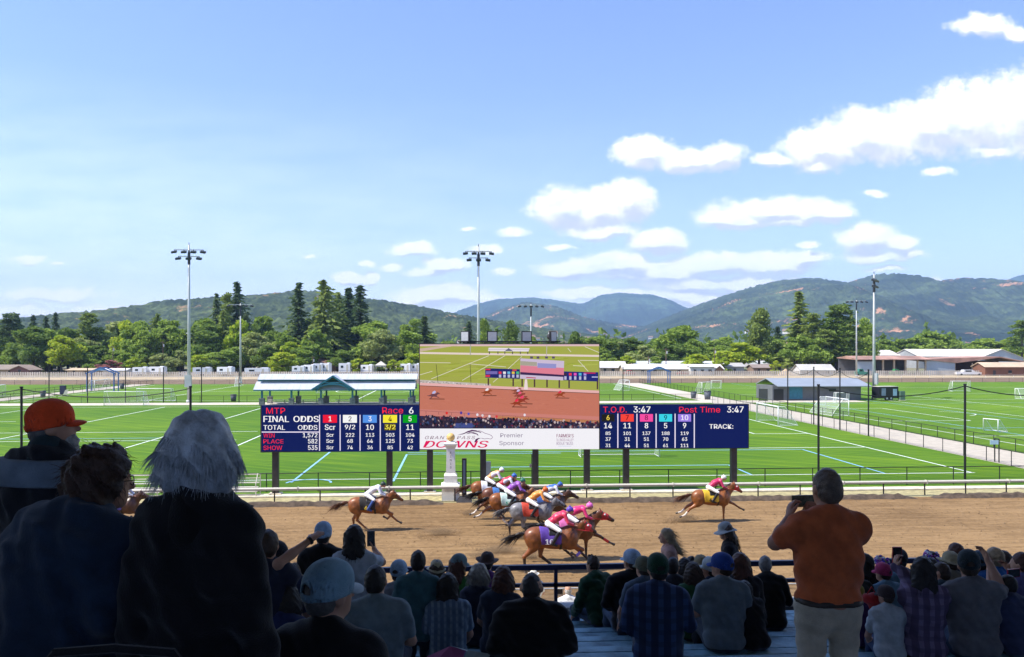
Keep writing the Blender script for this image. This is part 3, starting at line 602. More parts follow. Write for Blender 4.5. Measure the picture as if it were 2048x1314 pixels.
for st in (((425, 112), (490, 106), (545, 84), (600, 72), (660, 78), (700, 92), (690, 78), (640, 60), (590, 54), (540, 70), (500, 92)), ((520, 104), (580, 92), (640, 104), (668, 128), (655, 100), (610, 82), (560, 84)), ((615, 200), (640, 190), (668, 158), (700, 148), (660, 148), (632, 162))): Bn.poly(lk(st)[::-1], (86, 40, 92), 4)
hd = lk([(664, 62), (705, 74), (735, 92), (790, 108), (818, 124), (826, 142), (806, 160), (770, 152), (735, 158), (700, 150)])
for a, c in zip(hd[:-1], hd[1:]): Bn.line(*a, *c, 4, (110, 60, 110), 4)
Bn.build('banner', sb)
for px in (548.5, 778, 859.5, 966.5, 1072, 1175.5, 1254.5, 1471):
    q = bp(px, 950); z1 = 2.93; MB().box((q[0], .12, z1/2), (.40, .36, z1)).build('post', M_DKSTEEL, sb)
    MB().box((q[0], .12, .10), (.8, .6, .14)).build('post_footing', M_CREAM, sb)
M_LENS = mat('frosted_lamp_glass', (.42, .44, .45), .25, .05, 5)
for px, a in ((931, 38), (985, 0), (1054, -6), (1107, -48)):
    q = bp(px, 684); o = empty('floodlight', (q[0], .1, 10.2)); o.parent = sb; o.rotation_euler = (0, 0, D2R(-a))
    MB().box((0, 0, .42), (.70, .16, .72)).build('housing', M_BLACK, o); MB().box((0, -.085, .42), (.58, .012, .60)).build('lens', M_LENS, o)
    b = MB(); b.tube([(0, .05, .42), (0, .38, .40)], [.30, .17], 10); b.build('reflector', M_DKSTEEL, o); MB().box((0, .02, .02), (.34, .16, .10)).build('bracket', M_BLACK, o)
MB().tube([(bp(916, 684)[0], .1, 10.26), (bp(1122, 684)[0], .1, 10.26)], .05, 6).build('lamp_rail', M_BLACK, sb)
# pale cabinets standing behind the posts
ca = empty('electric_cabinet', (col_at(976.5, 54.9)[0], 54.9, 0), 0, 'pale grey upright cabinet beside a scoreboard post', 'cabinet'); MB().box((0, 0, 1.05), (.34, .34, 1.9)).build('housing', mat('grey_cabinet_paint', (.42, .47, .50), .5, .05), ca); MB().box((0, 0, .06), (.5, .5, .1)).build('plinth', M_CREAM, ca); MB().box((.1, -.175, 1.1), (.02, .02, .18)).build('handle', M_BLACK, ca)
cb = empty('control_box', (col_at(1066.5, 54.6)[0], 54.6, 0), 0, 'tall narrow black control box on the left of a middle post', 'cabinet'); MB().box((0, 0, 1.3), (.24, .3, 2.5)).build('housing', M_BLACK, cb); MB().box((-.18, -.05, 1.75), (.16, .1, .24)).build('lamp_shade', M_WALU, cb)
# ------------------------------------------------------------------ floodlight poles
M_POLE = mat('grey_light_pole', (.46, .48, .46), .45, .06, 1, metal=.2)
M_LAMP = mat('dark_lamp_housing', (.03, .035, .045), .4, .1, 4)
def light_pole(px, ytop, ybase, tiers, width, label, box=False, rz=0.0):
    p = G(px, ybase); d = H*FPX/(ybase-HZ); h = zof(ytop, d)
    r = empty('floodlight_pole', p, rz, label, 'light pole', 'floodlight poles over the fields')
    MB().tube([(0, 0, 0), (0, 0, h*.5), (0, 0, h)], [.34, .25, .15], 10).tube([(0, 0, 0), (0, 0, .5)], .5, 10).build('pole', M_POLE, r, True)
    MB().tube([(0, 0, h-3.6), (0, 0, h-1.4)], .26, 8).tube([(0, 0, h-1.5), (0, 0, h+.5)], [.2, .05], 8).build('mast_head', M_LAMP, r)
    zs = [(h-.9, width, 4), (h-2.1, width*.72, 3)][:tiers] if tiers > 1 else [(h-.3, width, 5)]
    for z, w_, n in zs:
        MB().box((0, 0, z), (w_, .18, .16)).build('crossarm', M_POLE, r)
        for i in range(n):
            x = (i/(n-1)-.5)*w_*1.04; rot = Euler((D2R(22), D2R(x*3.2), 0)).to_matrix()
            b = MB().box((x, -.22, z-.42), (.92, .62, .34), rot=rot).box((x, -.08, z-.15), (.1, .1, .4)); b.build('lamp_head', M_LAMP, r)
    if box: MB().box((0, -.45, 4.0), (1.15, .5, 2.2)).build('control_box', M_POLE, r)
    MB().tube([(-.5, 0, h*.44), (.5, 0, h*.44)], .09, 6).build('cleat', M_POLE, r)
light_pole(378, 490, 805.5, 2, 5.0, 'tall grey floodlight pole in front of the trees on the left', True)
light_pole(957, 493, 805.5, 2, 4.6, 'tall grey floodlight pole rising behind the big screen')
light_pole(481, 607, 767, 1, 6.4, 'shorter floodlight pole among the conifers at left'); light_pole(1062, 608, 767, 1, 6.4, 'shorter floodlight pole in front of the blue hills')
light_pole(1748, 548, 798, 2, 3.0, 'tallest floodlight pole beside the black trailer', True, D2R(50)); light_pole(1713, 600, 753, 1, 7.0, 'floodlight pole just left of the tallest right pole')

# ------------------------------------------------------------------ picnic shelter
M_ROOF = mat('ribbed_pale_metal_roof', (.50, .52, .54), .45, .05, .6); M_TEAL = mat('teal_painted_steel', (.03, .16, .22), .5, .1, 2); M_STONE = mat('grey_stone_pier', (.22, .21, .20), .9, .25, 3, .5)
YP = 145.2
def pv(px): return col_at(px, YP)[0]
x0, x1 = pv(517), pv(832); xc = pv(673); ox = (x0+x1)/2
sh = empty('picnic_shelter', (ox, YP, 0), 0, 'long open picnic shelter with a pale two tier metal roof and a teal gable', 'picnic shelter')
def roof_tier(name, xa, xb, ylo, zlo, yhi, zhi):
    b = MB(); n = int((xb-xa)/1.1)
    for s in (-1, 1):
        b.prism([(xa-ox, s*ylo, zlo), (xa-ox, s*yhi, zhi), (xa-ox, s*yhi, zhi+.07), (xa-ox, s*ylo, zlo+.07)], (xa, 0, 0), (xb, 0, 0))
        for i in range(n+1):
            x = xa-ox+(xb-xa)*i/n; b.bar((x, s*ylo, zlo+.08), (x, s*yhi, zhi+.08), .05, .03)
    return b.build(name, M_ROOF, sh)
roof_tier('lower_roof', x0, x1, 3.6, 2.72, 1.2, 4.05); roof_tier('upper_roof', x0+.3, x1+.3, 1.9, 4.42, 0.02, 5.35)
MB().box((0, 0, 4.25), (x1-x0-.4, 2.3, .5)).build('clerestory', M_TEAL, sh); MB().box((0, -3.55, 2.66), (x1-x0, .12, .2)).box((0, 3.55, 2.66), (x1-x0, .12, .2)).build('eave_beam', M_TEAL, sh)
g = xc-ox
b = MB()
for s in (-1, 1): b.prism([(g, -4.1, 5.15), (g+s*3.7, -4.1, 2.75), (g+s*3.7, -4.1, 2.87), (g, -4.1, 5.30)][::s], (0, -4.1, 0), (0, -.6, 0))
b.build('gable_roof', M_ROOF, sh)
b = MB()
for s in (-1, 1): b.bar((g, -4.16, 5.12), (g+s*3.72, -4.16, 2.70), .14, .30)
for i in range(10):
    a0 = math.pi*i/10; a1 = math.pi*(i+1)/10; b.bar((g-2.9*math.cos(a0), -4.12, 2.5+1.25*math.sin(a0)), (g-2.9*math.cos(a1), -4.12, 2.5+1.25*math.sin(a1)), .12, .28)
b.bar((g-1.6, -4.12, 4.0), (g+1.6, -4.12, 4.0), .12, .2); b.build('gable_truss', M_TEAL, sh)
for px, yy in ((524, -3.2), (540, 2.6), (583, -3.2), (597, 2.6), (642, -3.2), (653, 2.6), (705, -3.2), (712.5, 2.6), (763, -3.2), (769, 2.6), (821, -3.2), (826.5, 2.6)):
    X = col_at(px, YP+yy)[0]-ox; MB().box((X, yy, 1.95), (.30, .30, 1.55)).build('post', M_TEAL, sh); MB().box((X, yy, .6), (.85, .85, 1.2)).box((X, yy, 1.22), (.95, .95, .1)).build('stone_pier', M_STONE, sh)
def picnic_table(px, Y, label):
    o = empty('picnic_table', (col_at(px, Y)[0], Y, 0), 0, label, 'table', 'pale tables under the shelter'); MB().box((0, 0, .76), (3.4, .8, .06)).build('tabletop', M_WALU, o)
    for s in (-1, 1): MB().box((0, s*.75, .45), (3.4, .3, .05)).build('bench', M_WALU, o); MB().bar((s*1.2, -.7, 0), (s*1.2, .3, .74), .08).bar((s*1.2, .7, 0), (s*1.2, -.3, .74), .08).build('leg', M_STEEL, o)
for px, lb in ((556, 'pale picnic table under the left end of the shelter'), (620, 'pale picnic table left of the teal gable'), (691, 'pale picnic table under the teal gable'), (793, 'pale picnic table under the right end of the shelter')): picnic_table(px, YP-.3, lb)

# ------------------------------------------------------------------ gray block building and trailer
Y0 = 149.2
xa_, xb_ = col_at(1545, Y0)[0], col_at(1722, Y0)[0]
gb = empty('restroom_building', ((xa_+xb_)/2, Y0, 0), 0, 'low dark gray block building with a pale blue metal roof', 'building'); hw = (xb_-xa_)/2
M_GBLK = mat('gray_block', (.13, .135, .14), .85, .08, .8)
MB().box((0, 4.2, 1.4), (2*hw, 8.4, 2.8)).build('wall', M_GBLK, gb)
b = MB(); b.prism([(-hw+.6, -1.1, 2.80), (-hw+.6, 5, 4.15), (-hw+.6, 10.2, 2.9), (-hw+.6, 10.2, 2.78), (-hw+.6, 5, 4.0), (-hw+.6, -1.1, 2.66)], (0, 0, 0), (2*hw+1.0, 0, 0)); b.build('roof', mat('pale_blue_metal_roof', (.27, .30, .33), .45, .05, .4), gb)
MB().box((-hw+1.2, -.03, 1.1), (1.9, .06, 2.2)).build('door', M_BLACK, gb); MB().box((-hw+4.6, -.03, 1.45), (2.6, .06, 2.3)).build('shutter', M_TEAL, gb); MB().box((hw*.35, -.03, 2.0), (1.4, .05, .5)).build('window', mat('dark_glass', (.02, .03, .035), .1, 0), gb)
low_fence(G(1518, 802), G(1535, 802.5), 2.3, .8, 'tall black screened fence at the left end of the gray building', None, M_BLACK, mesh_mat('dark_screen', (.01, .015, .015), .75))
tp = G(1770, 800.5); tr = empty('black_trailer', tp, D2R(8), 'black enclosed trailer with pale window panels beside the tall pole', 'trailer')
MB().box((0, 0, 1.55), (4.1, 2.3, 2.2)).build('body', mat('black_trailer_paint', (.015, .016, .022), .3, .1, 1), tr); MB().box((0, 0, 2.68), (4.15, 2.35, .08)).build('roof', M_WALU, tr)
MB().box((1.3, -1.165, 1.55), (.85, .02, 1.35)).build('window', mat('pale_blue_panel', (.40, .55, .66), .3, .1, 2), tr); MB().box((-1.15, -1.165, 1.6), (.9, .02, 1.5)).build('window', mat('grey_panel', (.25, .3, .38), .3, .1, 2), tr)
for s in (-.45, .45):
    wv = MB().tube([(s, -1.2, .42), (s, -.95, .42)], .40, 14).build('wheel', M_BLACK, tr); MB().tube([(s, -1.215, .42), (s, -1.2, .42)], .2, 10).build('rim', M_STEEL, wv)
MB().bar((2.0, 0, .5), (3.1, 0, .45), .12).build('tow_bar', M_BLACK, tr)
gc = empty('utility_cabinet', G(1803.5, 801), 0, 'green utility cabinet right of the black trailer', 'cabinet'); MB().box((0, 0, .95), (.9, .8, 1.7)).build('housing', mat('dull_green_paint', (.10, .17, .12), .5, .08), gc); MB().box((0, 0, .06), (1.1, 1, .1)).build('plinth', M_CONC, gc)

# ------------------------------------------------------------------ goals, bins, blue arches
M_WPOST = mat('white_goal_paint', (.85, .85, .83), .35, 0)
GG = 'white soccer goals on the fields'
def goal(a, b, h, depth, label, top=.9, r=.06):
    """a, b: feet of the two posts; the net leans back by depth (signed, to the left of a->b)"""
    a = Vector(a); b = Vector(b); o = empty('soccer_goal', a, 0, label, 'soccer goal', GG); e = b-a; n = Vector((-e.y, e.x, 0)).normalized()*depth; u = Vector((0, 0, h)); z = Vector((0, 0, .05))
    MB().tube([z*0, u, e+u, e], r, 8).build('goal_frame', M_WPOST, o, True)
    k = top/abs(depth)
    MB().tube([u, u+n*k, n+z, z], r*.55, 6).tube([e+u, e+u+n*k, e+n+z, e+z], r*.55, 6).tube([n+z, e+n+z], r*.55, 6).build('net_support', M_WPOST, o)
    MB().poly([u, e+u, e+u+n*k, u+n*k]).poly([u+n*k, e+u+n*k, e+n, n]).poly([z*0, u, u+n*k, n]).poly([e, e+u, e+u+n*k, e+n]).build('net', M_NETW, o)
def gpx(l, r_, h, depth, label, **k): goal(G(*l), G(*r_), h, depth, label, **k)
gpx((208, 811), (287, 811), 2.44, 2.2, 'white soccer goal on the far touchline above the orange cap'); gpx((273, 803), (342, 803), 2.44, 2.2, 'white soccer goal just behind the cross path at left')
gpx((189, 782), (220, 777), 2.44, 2.0, 'white soccer goal under the blue arch at left'); gpx((11, 792), (-18, 797), 2.44, -2.4, 'white soccer goal cut by the left edge of the picture')
goal((40.7, 99.6, 0), (40.7, 107, 0), 2.44, -2.6, 'large white goal right of the odds board'); goal((57.0, 113.5, 0), (57.0, 120.8, 0), 2.44, 2.6, 'white goal beyond the slanting path, facing right')
gpx((1967, 862), (1996, 865), 1.5, 1.6, 'small white training goal alone on the right field', top=.3); gpx((1404, 786), (1421, 785), 2.44, 2.0, 'white goal left of the gray building'); gpx((1424, 777), (1443, 777), 2.0, 1.6, 'smaller goal just behind another goal on the far field')
gpx((1246, 779), (1259, 781), 2.44, -2.4, 'white goal just right of the big screen'); gpx((1905, 783), (1941, 783), 2.44, 2, 'white goal near the back stretch at right'); gpx((2030, 797), (2060, 797), 2.0, -2.0, 'white goal cut by the right edge of the picture')
gpx((1672, 806), (1698, 806), 1.9, 1.4, 'low goal standing close to the gray building wall'); goal((col_at(1163, 71)[0], 71, 0), (col_at(1319, 71)[0], 71, 0), 2.44, 1.8, 'white goal half hidden behind the right odds board', top=.8); gpx((474, 772), (483, 772), 2.44, -2, 'white goal beside the shorter left floodlight pole'); gpx((632, 787), (645, 787), 2.2, 1.8, 'white goal seen through the picnic shelter')
tb = MB()
M_BIN = mat('grey_plastic_bin', (.09, .10, .12), .6, .1, 2)
def bin_(px, py, label, s=1.0):
    o = empty('trash_bin', G(px, py), 0, label, 'trash bin', 'trash bins along the paths'); MB().tube([(0, 0, 0), (0, 0, 1.05*s)], [.36*s, .46*s], 12).build('barrel', M_BIN, o, True); MB().tube([(0, 0, 1.05*s), (0, 0, 1.13*s)], [.5*s, .44*s], 12).build('rim', M_BLACK, o)
bin_(467, 803, 'gray bin left of the picnic shelter', 1.2); bin_(1387, 797, 'gray bin on the right path, left one of the pair', 1.25); bin_(1415, 799, 'gray bin on the right path, right one of the pair', 1.5); bin_(86, 795, 'dark bin on the left path', 1.2); bin_(244, 778, 'dark bin at the far end of the left path', 1.2)
sg = empty('scoreboard_cart', G(126, 790), D2R(-8), 'dark rolling board with a white panel on the left path', 'board'); MB().box((0, 0, 1.1), (1.2, .5, 1.9)).build('board', mat('dark_blue_board', (.02, .025, .06), .4, .05), sg); MB().poly([(.2, -.3, .1), (1.1, -.3, .1), (1.4, -.3, 1.1), (.7, -.3, 1.1)]).build('panel', M_WALU, sg)
M_BLUE = mat('blue_arch_paint', (.05, .13, .34), .4, .05)
def arch(px0, px1, py, label, h):
    a = G(px0, py); b = G(px1, py); o = empty('entrance_arch', a, 0, label, 'arch', 'blue gabled arches at the path ends'); e = b-a
    for p in (Vector(), e): MB().tube([p, p+Vector((0, 0, h))], .16, 8).build('post', M_BLUE, o); MB().tube([p+Vector((0, 2.4, 0)), p+Vector((0, 2.4, h))], .14, 8).build('post', M_BLUE, o)
    b_ = MB(); up = Vector((0, 0, h)); 
    for q in (Vector(), Vector((0, 2.4, 0))): b_.bar(q+up-e*.05, q+up+e*.5+Vector((0, 0, 1.4)), .16, .26).bar(q+up+e*1.05, q+up+e*.5+Vector((0, 0, 1.4)), .16, .26)
    b_.build('gable_beam', M_BLUE, o); MB().poly([up+e*.25+Vector((0, 0, .72)), up+e*.75+Vector((0, 0, .72)), up+e*.5+Vector((0, 0, 1.3))]).build('gable_panel', mat('sky_blue_panel', (.2, .38, .62), .5, .05), o)
arch(174, 228, 783, 'blue gabled arch over the end of the left path', 4.2); arch(1300, 1340, 767, 'blue gabled arch at the far end of the right path', 3.4)
# aluminium bleachers between rail and fence
def bleacher(px0, px1, Y, label):
    X0 = col_at(px0, Y)[0]; X1 = col_at(px1, Y)[0]; L_ = X1-X0; o = empty('bleacher', (X0, Y, 0), 0, label, 'bleacher', 'small aluminium bleachers inside the rail')
    for i in range(3): MB().box((L_/2, .5-i*.28+.1, .35+.25*(2-i)), (L_, .26, .05)).build('bench_plank', M_WALU, o)
    for s in (0, 1): MB().tube([(L_*s, .9, 0), (L_*s, .9, 1.35), (L_*s, .2, 1.5), (L_*s, -.3, .9), (L_*s, -.3, 0)], .035, 6).build('side_frame', M_WALU, o)
    MB().tube([(0, .9, 1.35), (L_, .9, 1.35)], .035, 6).tube([(0, .9, 1.1), (L_, .9, 1.1)], .03, 6).build('back_rail', M_WALU, o)
bleacher(256, 318, 53.6, 'aluminium bleacher seen between the two women'); bleacher(330, 420, 53.6, 'aluminium bleacher hidden behind the black coat'); bleacher(430, 514, 53.6, 'aluminium bleacher right of the black coat shoulder')

# ------------------------------------------------------------------ barns, houses and campers beyond the far track
M_GLASSD = mat('dark_glass', (.02, .03, .035), .1, 0)
def house(px0, px1, yr, ye, d, depth, wall, roofc, label, cat='house', axis='x', name='house', openings=3, door=True, group=None):
    """gabled building whose ridge runs along x (or away from us)"""
    p = at((px0+px1)/2, 700, d); p.z = 0; Wd = (px1-px0)/FPX*d; ze = max(1.9, zof(ye, d)); zr = max(ze+.5, zof(yr, d)); o = empty(name, p, -TH, label, cat, group)
    mw = mat('wall_%d_%d_%d' % tuple(int(c*99) for c in wall), wall, .85, .07, .3); mr = mat('roof_%d_%d_%d' % tuple(int(c*99) for c in roofc), roofc, .7, .09, .25)
    h = Wd/2
    if axis == 'x':
        b = MB(); b.prism([(-h, 0, 0), (-h, 0, ze), (-h, depth/2, zr-.06), (-h, depth, ze), (-h, depth, 0)], (0, 0, 0), (Wd, 0, 0)); b.build('wall', mw, o)
        b = MB(); k = (zr-ze)/(depth/2); b.prism([(-h-.5, -.7, ze-.7*k+.05), (-h-.5, depth/2, zr+.05), (-h-.5, depth+.7, ze-.7*k+.05), (-h-.5, depth+.7, ze-.7*k+.22), (-h-.5, depth/2, zr+.24), (-h-.5, -.7, ze-.7*k+.22)], (0, 0, 0), (Wd+1, 0, 0)); b.build('roof', mr, o)
    else:
        b = MB(); b.prism([(-h, 0, 0), (h, 0, 0), (h, 0, ze), (0, 0, zr-.06), (-h, 0, ze)], (0, 0, 0), (0, depth, 0)); b.build('wall', mw, o)
        b = MB(); k = (zr-ze)/h; b.prism([(-h-.6, -.5, ze-.6*k), (0, -.5, zr), (h+.6, -.5, ze-.6*k), (h+.6, -.5, ze-.6*k+.2), (0, -.5, zr+.22), (-h-.6, -.5, ze-.6*k+.2)], (0, 0, 0), (0, depth+1, 0)); b.build('roof', mr, o)
    for i in range(openings):
        x = -h+Wd*(i+.6)/(openings+.2)
        if door and i == 0: MB().box((x, -.04, 1.0), (1.0, .06, 2.0)).build('door', M_DKSTEEL, o)
        else:
            w_ = MB().box((x, -.04, min(1.5, ze*.55)), (1.3, .05, 1.0)).build('window', M_GLASSD, o); MB().box((x, -.05, min(1.5, ze*.55)-.56), (1.5, .09, .1)).build('sill', M_WALU, w_)
    return o
WHT = (.62, .60, .56); TAN = (.42, .32, .22); BRN = (.16, .085, .05); GRY = (.32, .33, .33); RUST = (.36, .20, .14)
house(-40, 42, 731, 745, 318, 12, TAN, (.24, .19, .14), 'brown roofed low house at the far left edge', openings=2); house(20, 58, 732, 747, 312, 8, (.2, .1, .08), (.3, .22, .16), 'small gabled porch front on the house at far left', axis='y', openings=1)
house(134, 184, 738, 744, 305, 8, TAN, (.55, .42, .26), 'tan roofed shed behind the picket fence at left', 'shed', name='shed', openings=2)
house(206, 252, 738, 741, 304, 6, WHT, (.72, .70, .68), 'long white flat roofed shed right of the blue arch', 'shed', name='shed', openings=1)
house(339, 352, 703, 711, 372, 4, (.2, .19, .18), (.12, .17, .22), 'dark blue roofed cabin among the trees at left', openings=1); house(424, 437, 715, 727, 352, 4, WHT, (.7, .7, .68), 'small white house among trees right of the tall left pole', openings=1)
house(630, 672, 716, 726, 345, 10, BRN, (.18, .09, .06), 'dark red brown house under the tall conifers', openings=2)
house(1200, 1252, 724, 735, 330, 12, TAN, (.60, .56, .52), 'pale roofed barn just right of the big screen', 'barn', name='barn', openings=3)
house(1268, 1450, 723.5, 728, 345, 14, TAN, (.55, .57, .58), 'long grey roofed barn behind the white stable', 'barn', name='barn', openings=5)
o = house(1247, 1446, 730, 738, 318, 12, TAN, (.70, .66, .60), 'long white roofed stable with a row of stall doors', 'stable', name='stable', openings=8, door=False)
house(1381, 1429, 731.5, 733.5, 314, 5, WHT, (.70, .68, .64), 'white block house at the right end of the stable', openings=3); house(1430, 1447, 732, 739, 316, 7, (.3, .18, .1), (.6, .56, .5), 'brown gable end beside the white block house', 'shed', 'y', name='shed', openings=0)
house(1451, 1488, 727, 733, 330, 9, GRY, (.42, .40, .38), 'gray wooden shed left of the round tree', 'shed', name='shed', openings=1); house(1507, 1547, 730, 735.5, 325, 9, (.25, .17, .12), (.28, .22, .18), 'brown low house right of the round tree', openings=2)
house(1512, 1602, 712, 720, 430, 22, (.45, .42, .4), (.66, .58, .52), 'long pale roofed hall behind the tall pine at right', 'hall', name='hall', openings=0); house(1520, 1720, 722, 728, 420, 22, (.5, .5, .5), (.58, .58, .57), 'low grey roofed hall behind the conifers at right', 'hall', name='hall', openings=0)
house(1602, 1668, 730, 741, 312, 9, WHT, (.50, .48, .42), 'small white house in front of the right conifers', openings=3)
house(1700, 1800, 701, 711, 440, 26, GRY, (.60, .55, .48), 'beige roofed hall behind the rust roofed shed', 'hall', name='hall', openings=0); house(1838, 1990, 699, 713, 420, 30, GRY, (.62, .58, .50), 'large beige roofed hall at far right', 'hall', name='hall', openings=0); house(1960, 2046, 699, 716, 400, 36, (.45, .48, .5), (.62, .58, .50), 'grey gable ended hall behind the brown shed', 'hall', 'y', name='hall', openings=0)
# open rust roofed machine shed
d = 312; p = at(1782, 700, d); p.z = 0; s_ = empty('machine_shed', p, -TH, 'open fronted machine shed with a rusty metal roof', 'shed'); k = d/FPX; X = lambda px: (px-1782)*k; Z = lambda py: zof(py, d)
M_RUST = mat('rusty_metal_roof', (.40, .23, .17), .75, .28, .12); M_TIM = mat('pale_timber', (.48, .36, .24), .8, .1, .5); M_GW = mat('pale_grey_siding', (.42, .45, .48), .7, .05, .2)
b = MB(); b.prism([(X(1711), -1.2, Z(718.5)), (X(1711), 9, Z(712)), (X(1711), 18, Z(716)), (X(1711), 18, Z(716)-.25), (X(1711), -1.2, Z(718.5)-.25)], (0, 0, 0), (X(1862)-X(1711), 0, 0)); b.build('roof', M_RUST, s_)
MB().box((X(1782), 17, 3.0), (X(1851)-X(1712), .2, 6)).build('back_wall', mat('dim_grey_boards', (.2, .2, .21), .9, .15, .2), s_); MB().box((X(1730), .1, 2.6), (X(1748)-X(1712), .2, 5.2)).build('front_panel', M_GW, s_)
for px in (1766, 1788, 1811, 1835, 1851): MB().box((X(px), 0, 2.95), (.6, .6, 5.9)).build('post', M_TIM, s_)
p = at(1945, 700, d); p.z = 0; s_ = empty('gabled_shed', p, -TH, 'wide gabled shed with a grey siding end and open brown gable', 'shed'); X = lambda px: (px-1945)*k
MB().box((X(1880), 0, Z(719)/2-.2), (X(1910)-X(1851), .3, Z(719)-.4)).build('wall', M_GW, s_)
b = MB(); b.prism([(X(1850), -.6, Z(718)), (X(1998), -.6, Z(713)), (X(2046), -.6, Z(722)), (X(2046), -.6, Z(722)-.35), (X(1998), -.6, Z(713)-.4), (X(1912), -.6, Z(726)), (X(1850), -.6, Z(718)-.3)], (0, 0, 0), (0, 22, 0)); b.build('roof', M_RUST, s_)
MB().box((X(1978), 14, 2.7), (X(2040)-X(1915), .3, 5.4)).build('back_wall', mat('dark_brown_boards', (.10, .06, .045), .9, .2, .2), s_)
for px in (1910, 1945, 1998, 2040): MB().box((X(px), .2, Z(726)/2), (.4, .4, Z(726))).build('post', M_TIM, s_)
house(1970, 2070, 726, 733.5, 300, 8, (.19, .085, .05), (.55, .42, .28), 'red brown wooden office with a tan roof at far right', openings=3)
def camper(px, py, w_, hgt, label, d=300):
    p = at(px, 700, d); p.z = 0; o = empty('camper', p, -TH+rnd.uniform(-.3, .3), label, 'camper', 'white campers parked beyond the far fence'); y = 2.4
    MB().box((0, 0, .6+hgt/2), (w_, y, hgt)).box((w_*.32, 0, .6+hgt+.12), (w_*.25, 1.0, .24)).build('body', mat('white_gelcoat', (.80, .80, .80), .35, .05, .5), o)
    MB().box((-w_*.2, -y/2-.02, .6+hgt*.62), (w_*.22, .04, hgt*.26)).build('window', M_GLASSD, o); MB().box((w_*.26, -y/2-.02, .6+hgt*.45), (.75, .04, hgt*.8)).build('door', M_WALU, o); MB().box((0, -y/2-.025, .6+hgt*.22), (w_*.96, .03, .16)).build('stripe', mat('grey_stripe', (.3, .32, .38), .4, 0), o)
    for s in (-.55, .55): MB().tube([(s, -y/2-.01, .38), (s, -y/2+.3, .38)], .38, 10).build('wheel', M_BLACK, o)
cl = ['left of the tallest left pole', 'just left of the left floodlight pole', 'right of the left floodlight pole', 'below the green bushes at left', 'left of the bright green bush', 'just right of the bright green bush', 'second right of the bright green bush', 'third right of the bright green bush', 'below the tallest conifer', 'right of the tallest conifer', 'left of the white tent', 'behind the shelter roof at right', 'last before the big screen', 'behind the first stable bushes']
for i, (px, w_, hg) in enumerate(((282, 5.4, 2.6), (316, 6.0, 2.8), (405, 6.5, 2.5), (452, 6.2, 2.7), (515, 9, 2.3), (598, 5, 2.6), (620, 4.2, 3.1), (637, 3.6, 3.6), (653, 3.4, 3.7), (690, 4.6, 3.7), (735, 5, 3.0), (812, 4.4, 3.4), (831, 3.4, 3.4), (588, 3.8, 2.4))): camper(px, 745, w_, hg, 'white camper '+cl[i], 300 if px < 560 else 312+i*1.5)
tn = empty('white_tent', at(762, 700, 325)*1, 0, 'white peaked event tent beyond the shelter roof', 'tent'); tn.location.z = 0
b = MB(); b.prism([(-2.2, -2.2, 3.0), (2.2, -2.2, 3.0), (2.2, 2.2, 3.0), (-2.2, 2.2, 3.0)], (0, 0, 0), (0, 0, .5)); b._add([(-2.3, -2.3, 3.5), (2.3, -2.3, 3.5), (2.3, 2.3, 3.5), (-2.3, 2.3, 3.5), (0, 0, 5.2)], [(0, 1, 4), (1, 2, 4), (2, 3, 4), (3, 0, 4)]); b.build('canopy', M_WALU, tn)
for x in (-2.1, 2.1):
    for y in (-2.1, 2.1): MB().tube([(x, y, 0), (x, y, 3.1)], .06, 6).build('leg', M_STEEL, tn)
def vehicle(px, d, w_, h_, col, label, cat='pickup truck', name='parked_truck'):
    p = at(px, 700, d); p.z = 0; o = empty(name, p, -TH, label, cat); m = mat('car_%d_%d_%d' % tuple(int(c*99) for c in col), col, .3, .03)
    MB().prism([(-w_/2, -.95, .45), (w_/2, -.95, .45), (w_/2, -.95, h_*.55), (w_*.2, -.95, h_*.6), (w_*.08, -.95, h_), (-w_*.22, -.95, h_), (-w_*.28, -.95, h_*.6), (-w_/2, -.95, h_*.58)], (0, 0, 0), (0, 1.9, 0)).build('body', m, o)
    MB().box((-w_*.07, -.97, h_*.78), (w_*.22, .03, h_*.24)).build('window', M_GLASSD, o)
    for s in (-.32, .32): MB().tube([(s*w_, -1.0, .38), (s*w_, -.7, .38)], .38, 12).build('wheel', M_BLACK, o)
vehicle(1260, 306, 4.8, 1.9, (.5, .04, .03), 'red pickup truck parked in front of the stable, left one'); vehicle(1366, 306, 4.4, 1.6, (.45, .03, .03), 'small red truck parked nearer the white block house'); vehicle(1938, 303, 10.5, 2.2, (.7, .7, .7), 'long white flatbed truck by the gabled shed')
vehicle(372, 300, 4.6, 1.6, (.5, .5, .52), 'silver car parked by the left floodlight pole', 'car', 'parked_car'); vehicle(885, 306, 4.4, 1.5, (.7, .7, .7), 'white car hidden behind the big screen', 'car', 'parked_car')
vehicle(1793, 305, 4.6, 2.4, (.05, .25, .08), 'green tractor under the machine shed roof', 'tractor', 'green_tractor'); vehicle(1722, 300, 4.6, 2.6, (.05, .2, .15), 'dark green hay wagon left of the machine shed', 'wagon', 'hay_wagon')
b = MB(); n = 14
for i in range(n):
    for j in range(7): pass
V = [(0, 0, 2.6)]+[(3.4*(j/5)*math.cos(6.283*i/n)*(1+.15*math.sin(i*3)), 2.4*(j/5)*math.sin(6.283*i/n), 2.6*(1-j/5)**1.1+.15*math.sin(i*5+j*2)*(1-j/5)) for j in range(1, 6) for i in range(n)]
F = [(0, 1+i, 1+(i+1) % n) for i in range(n)]
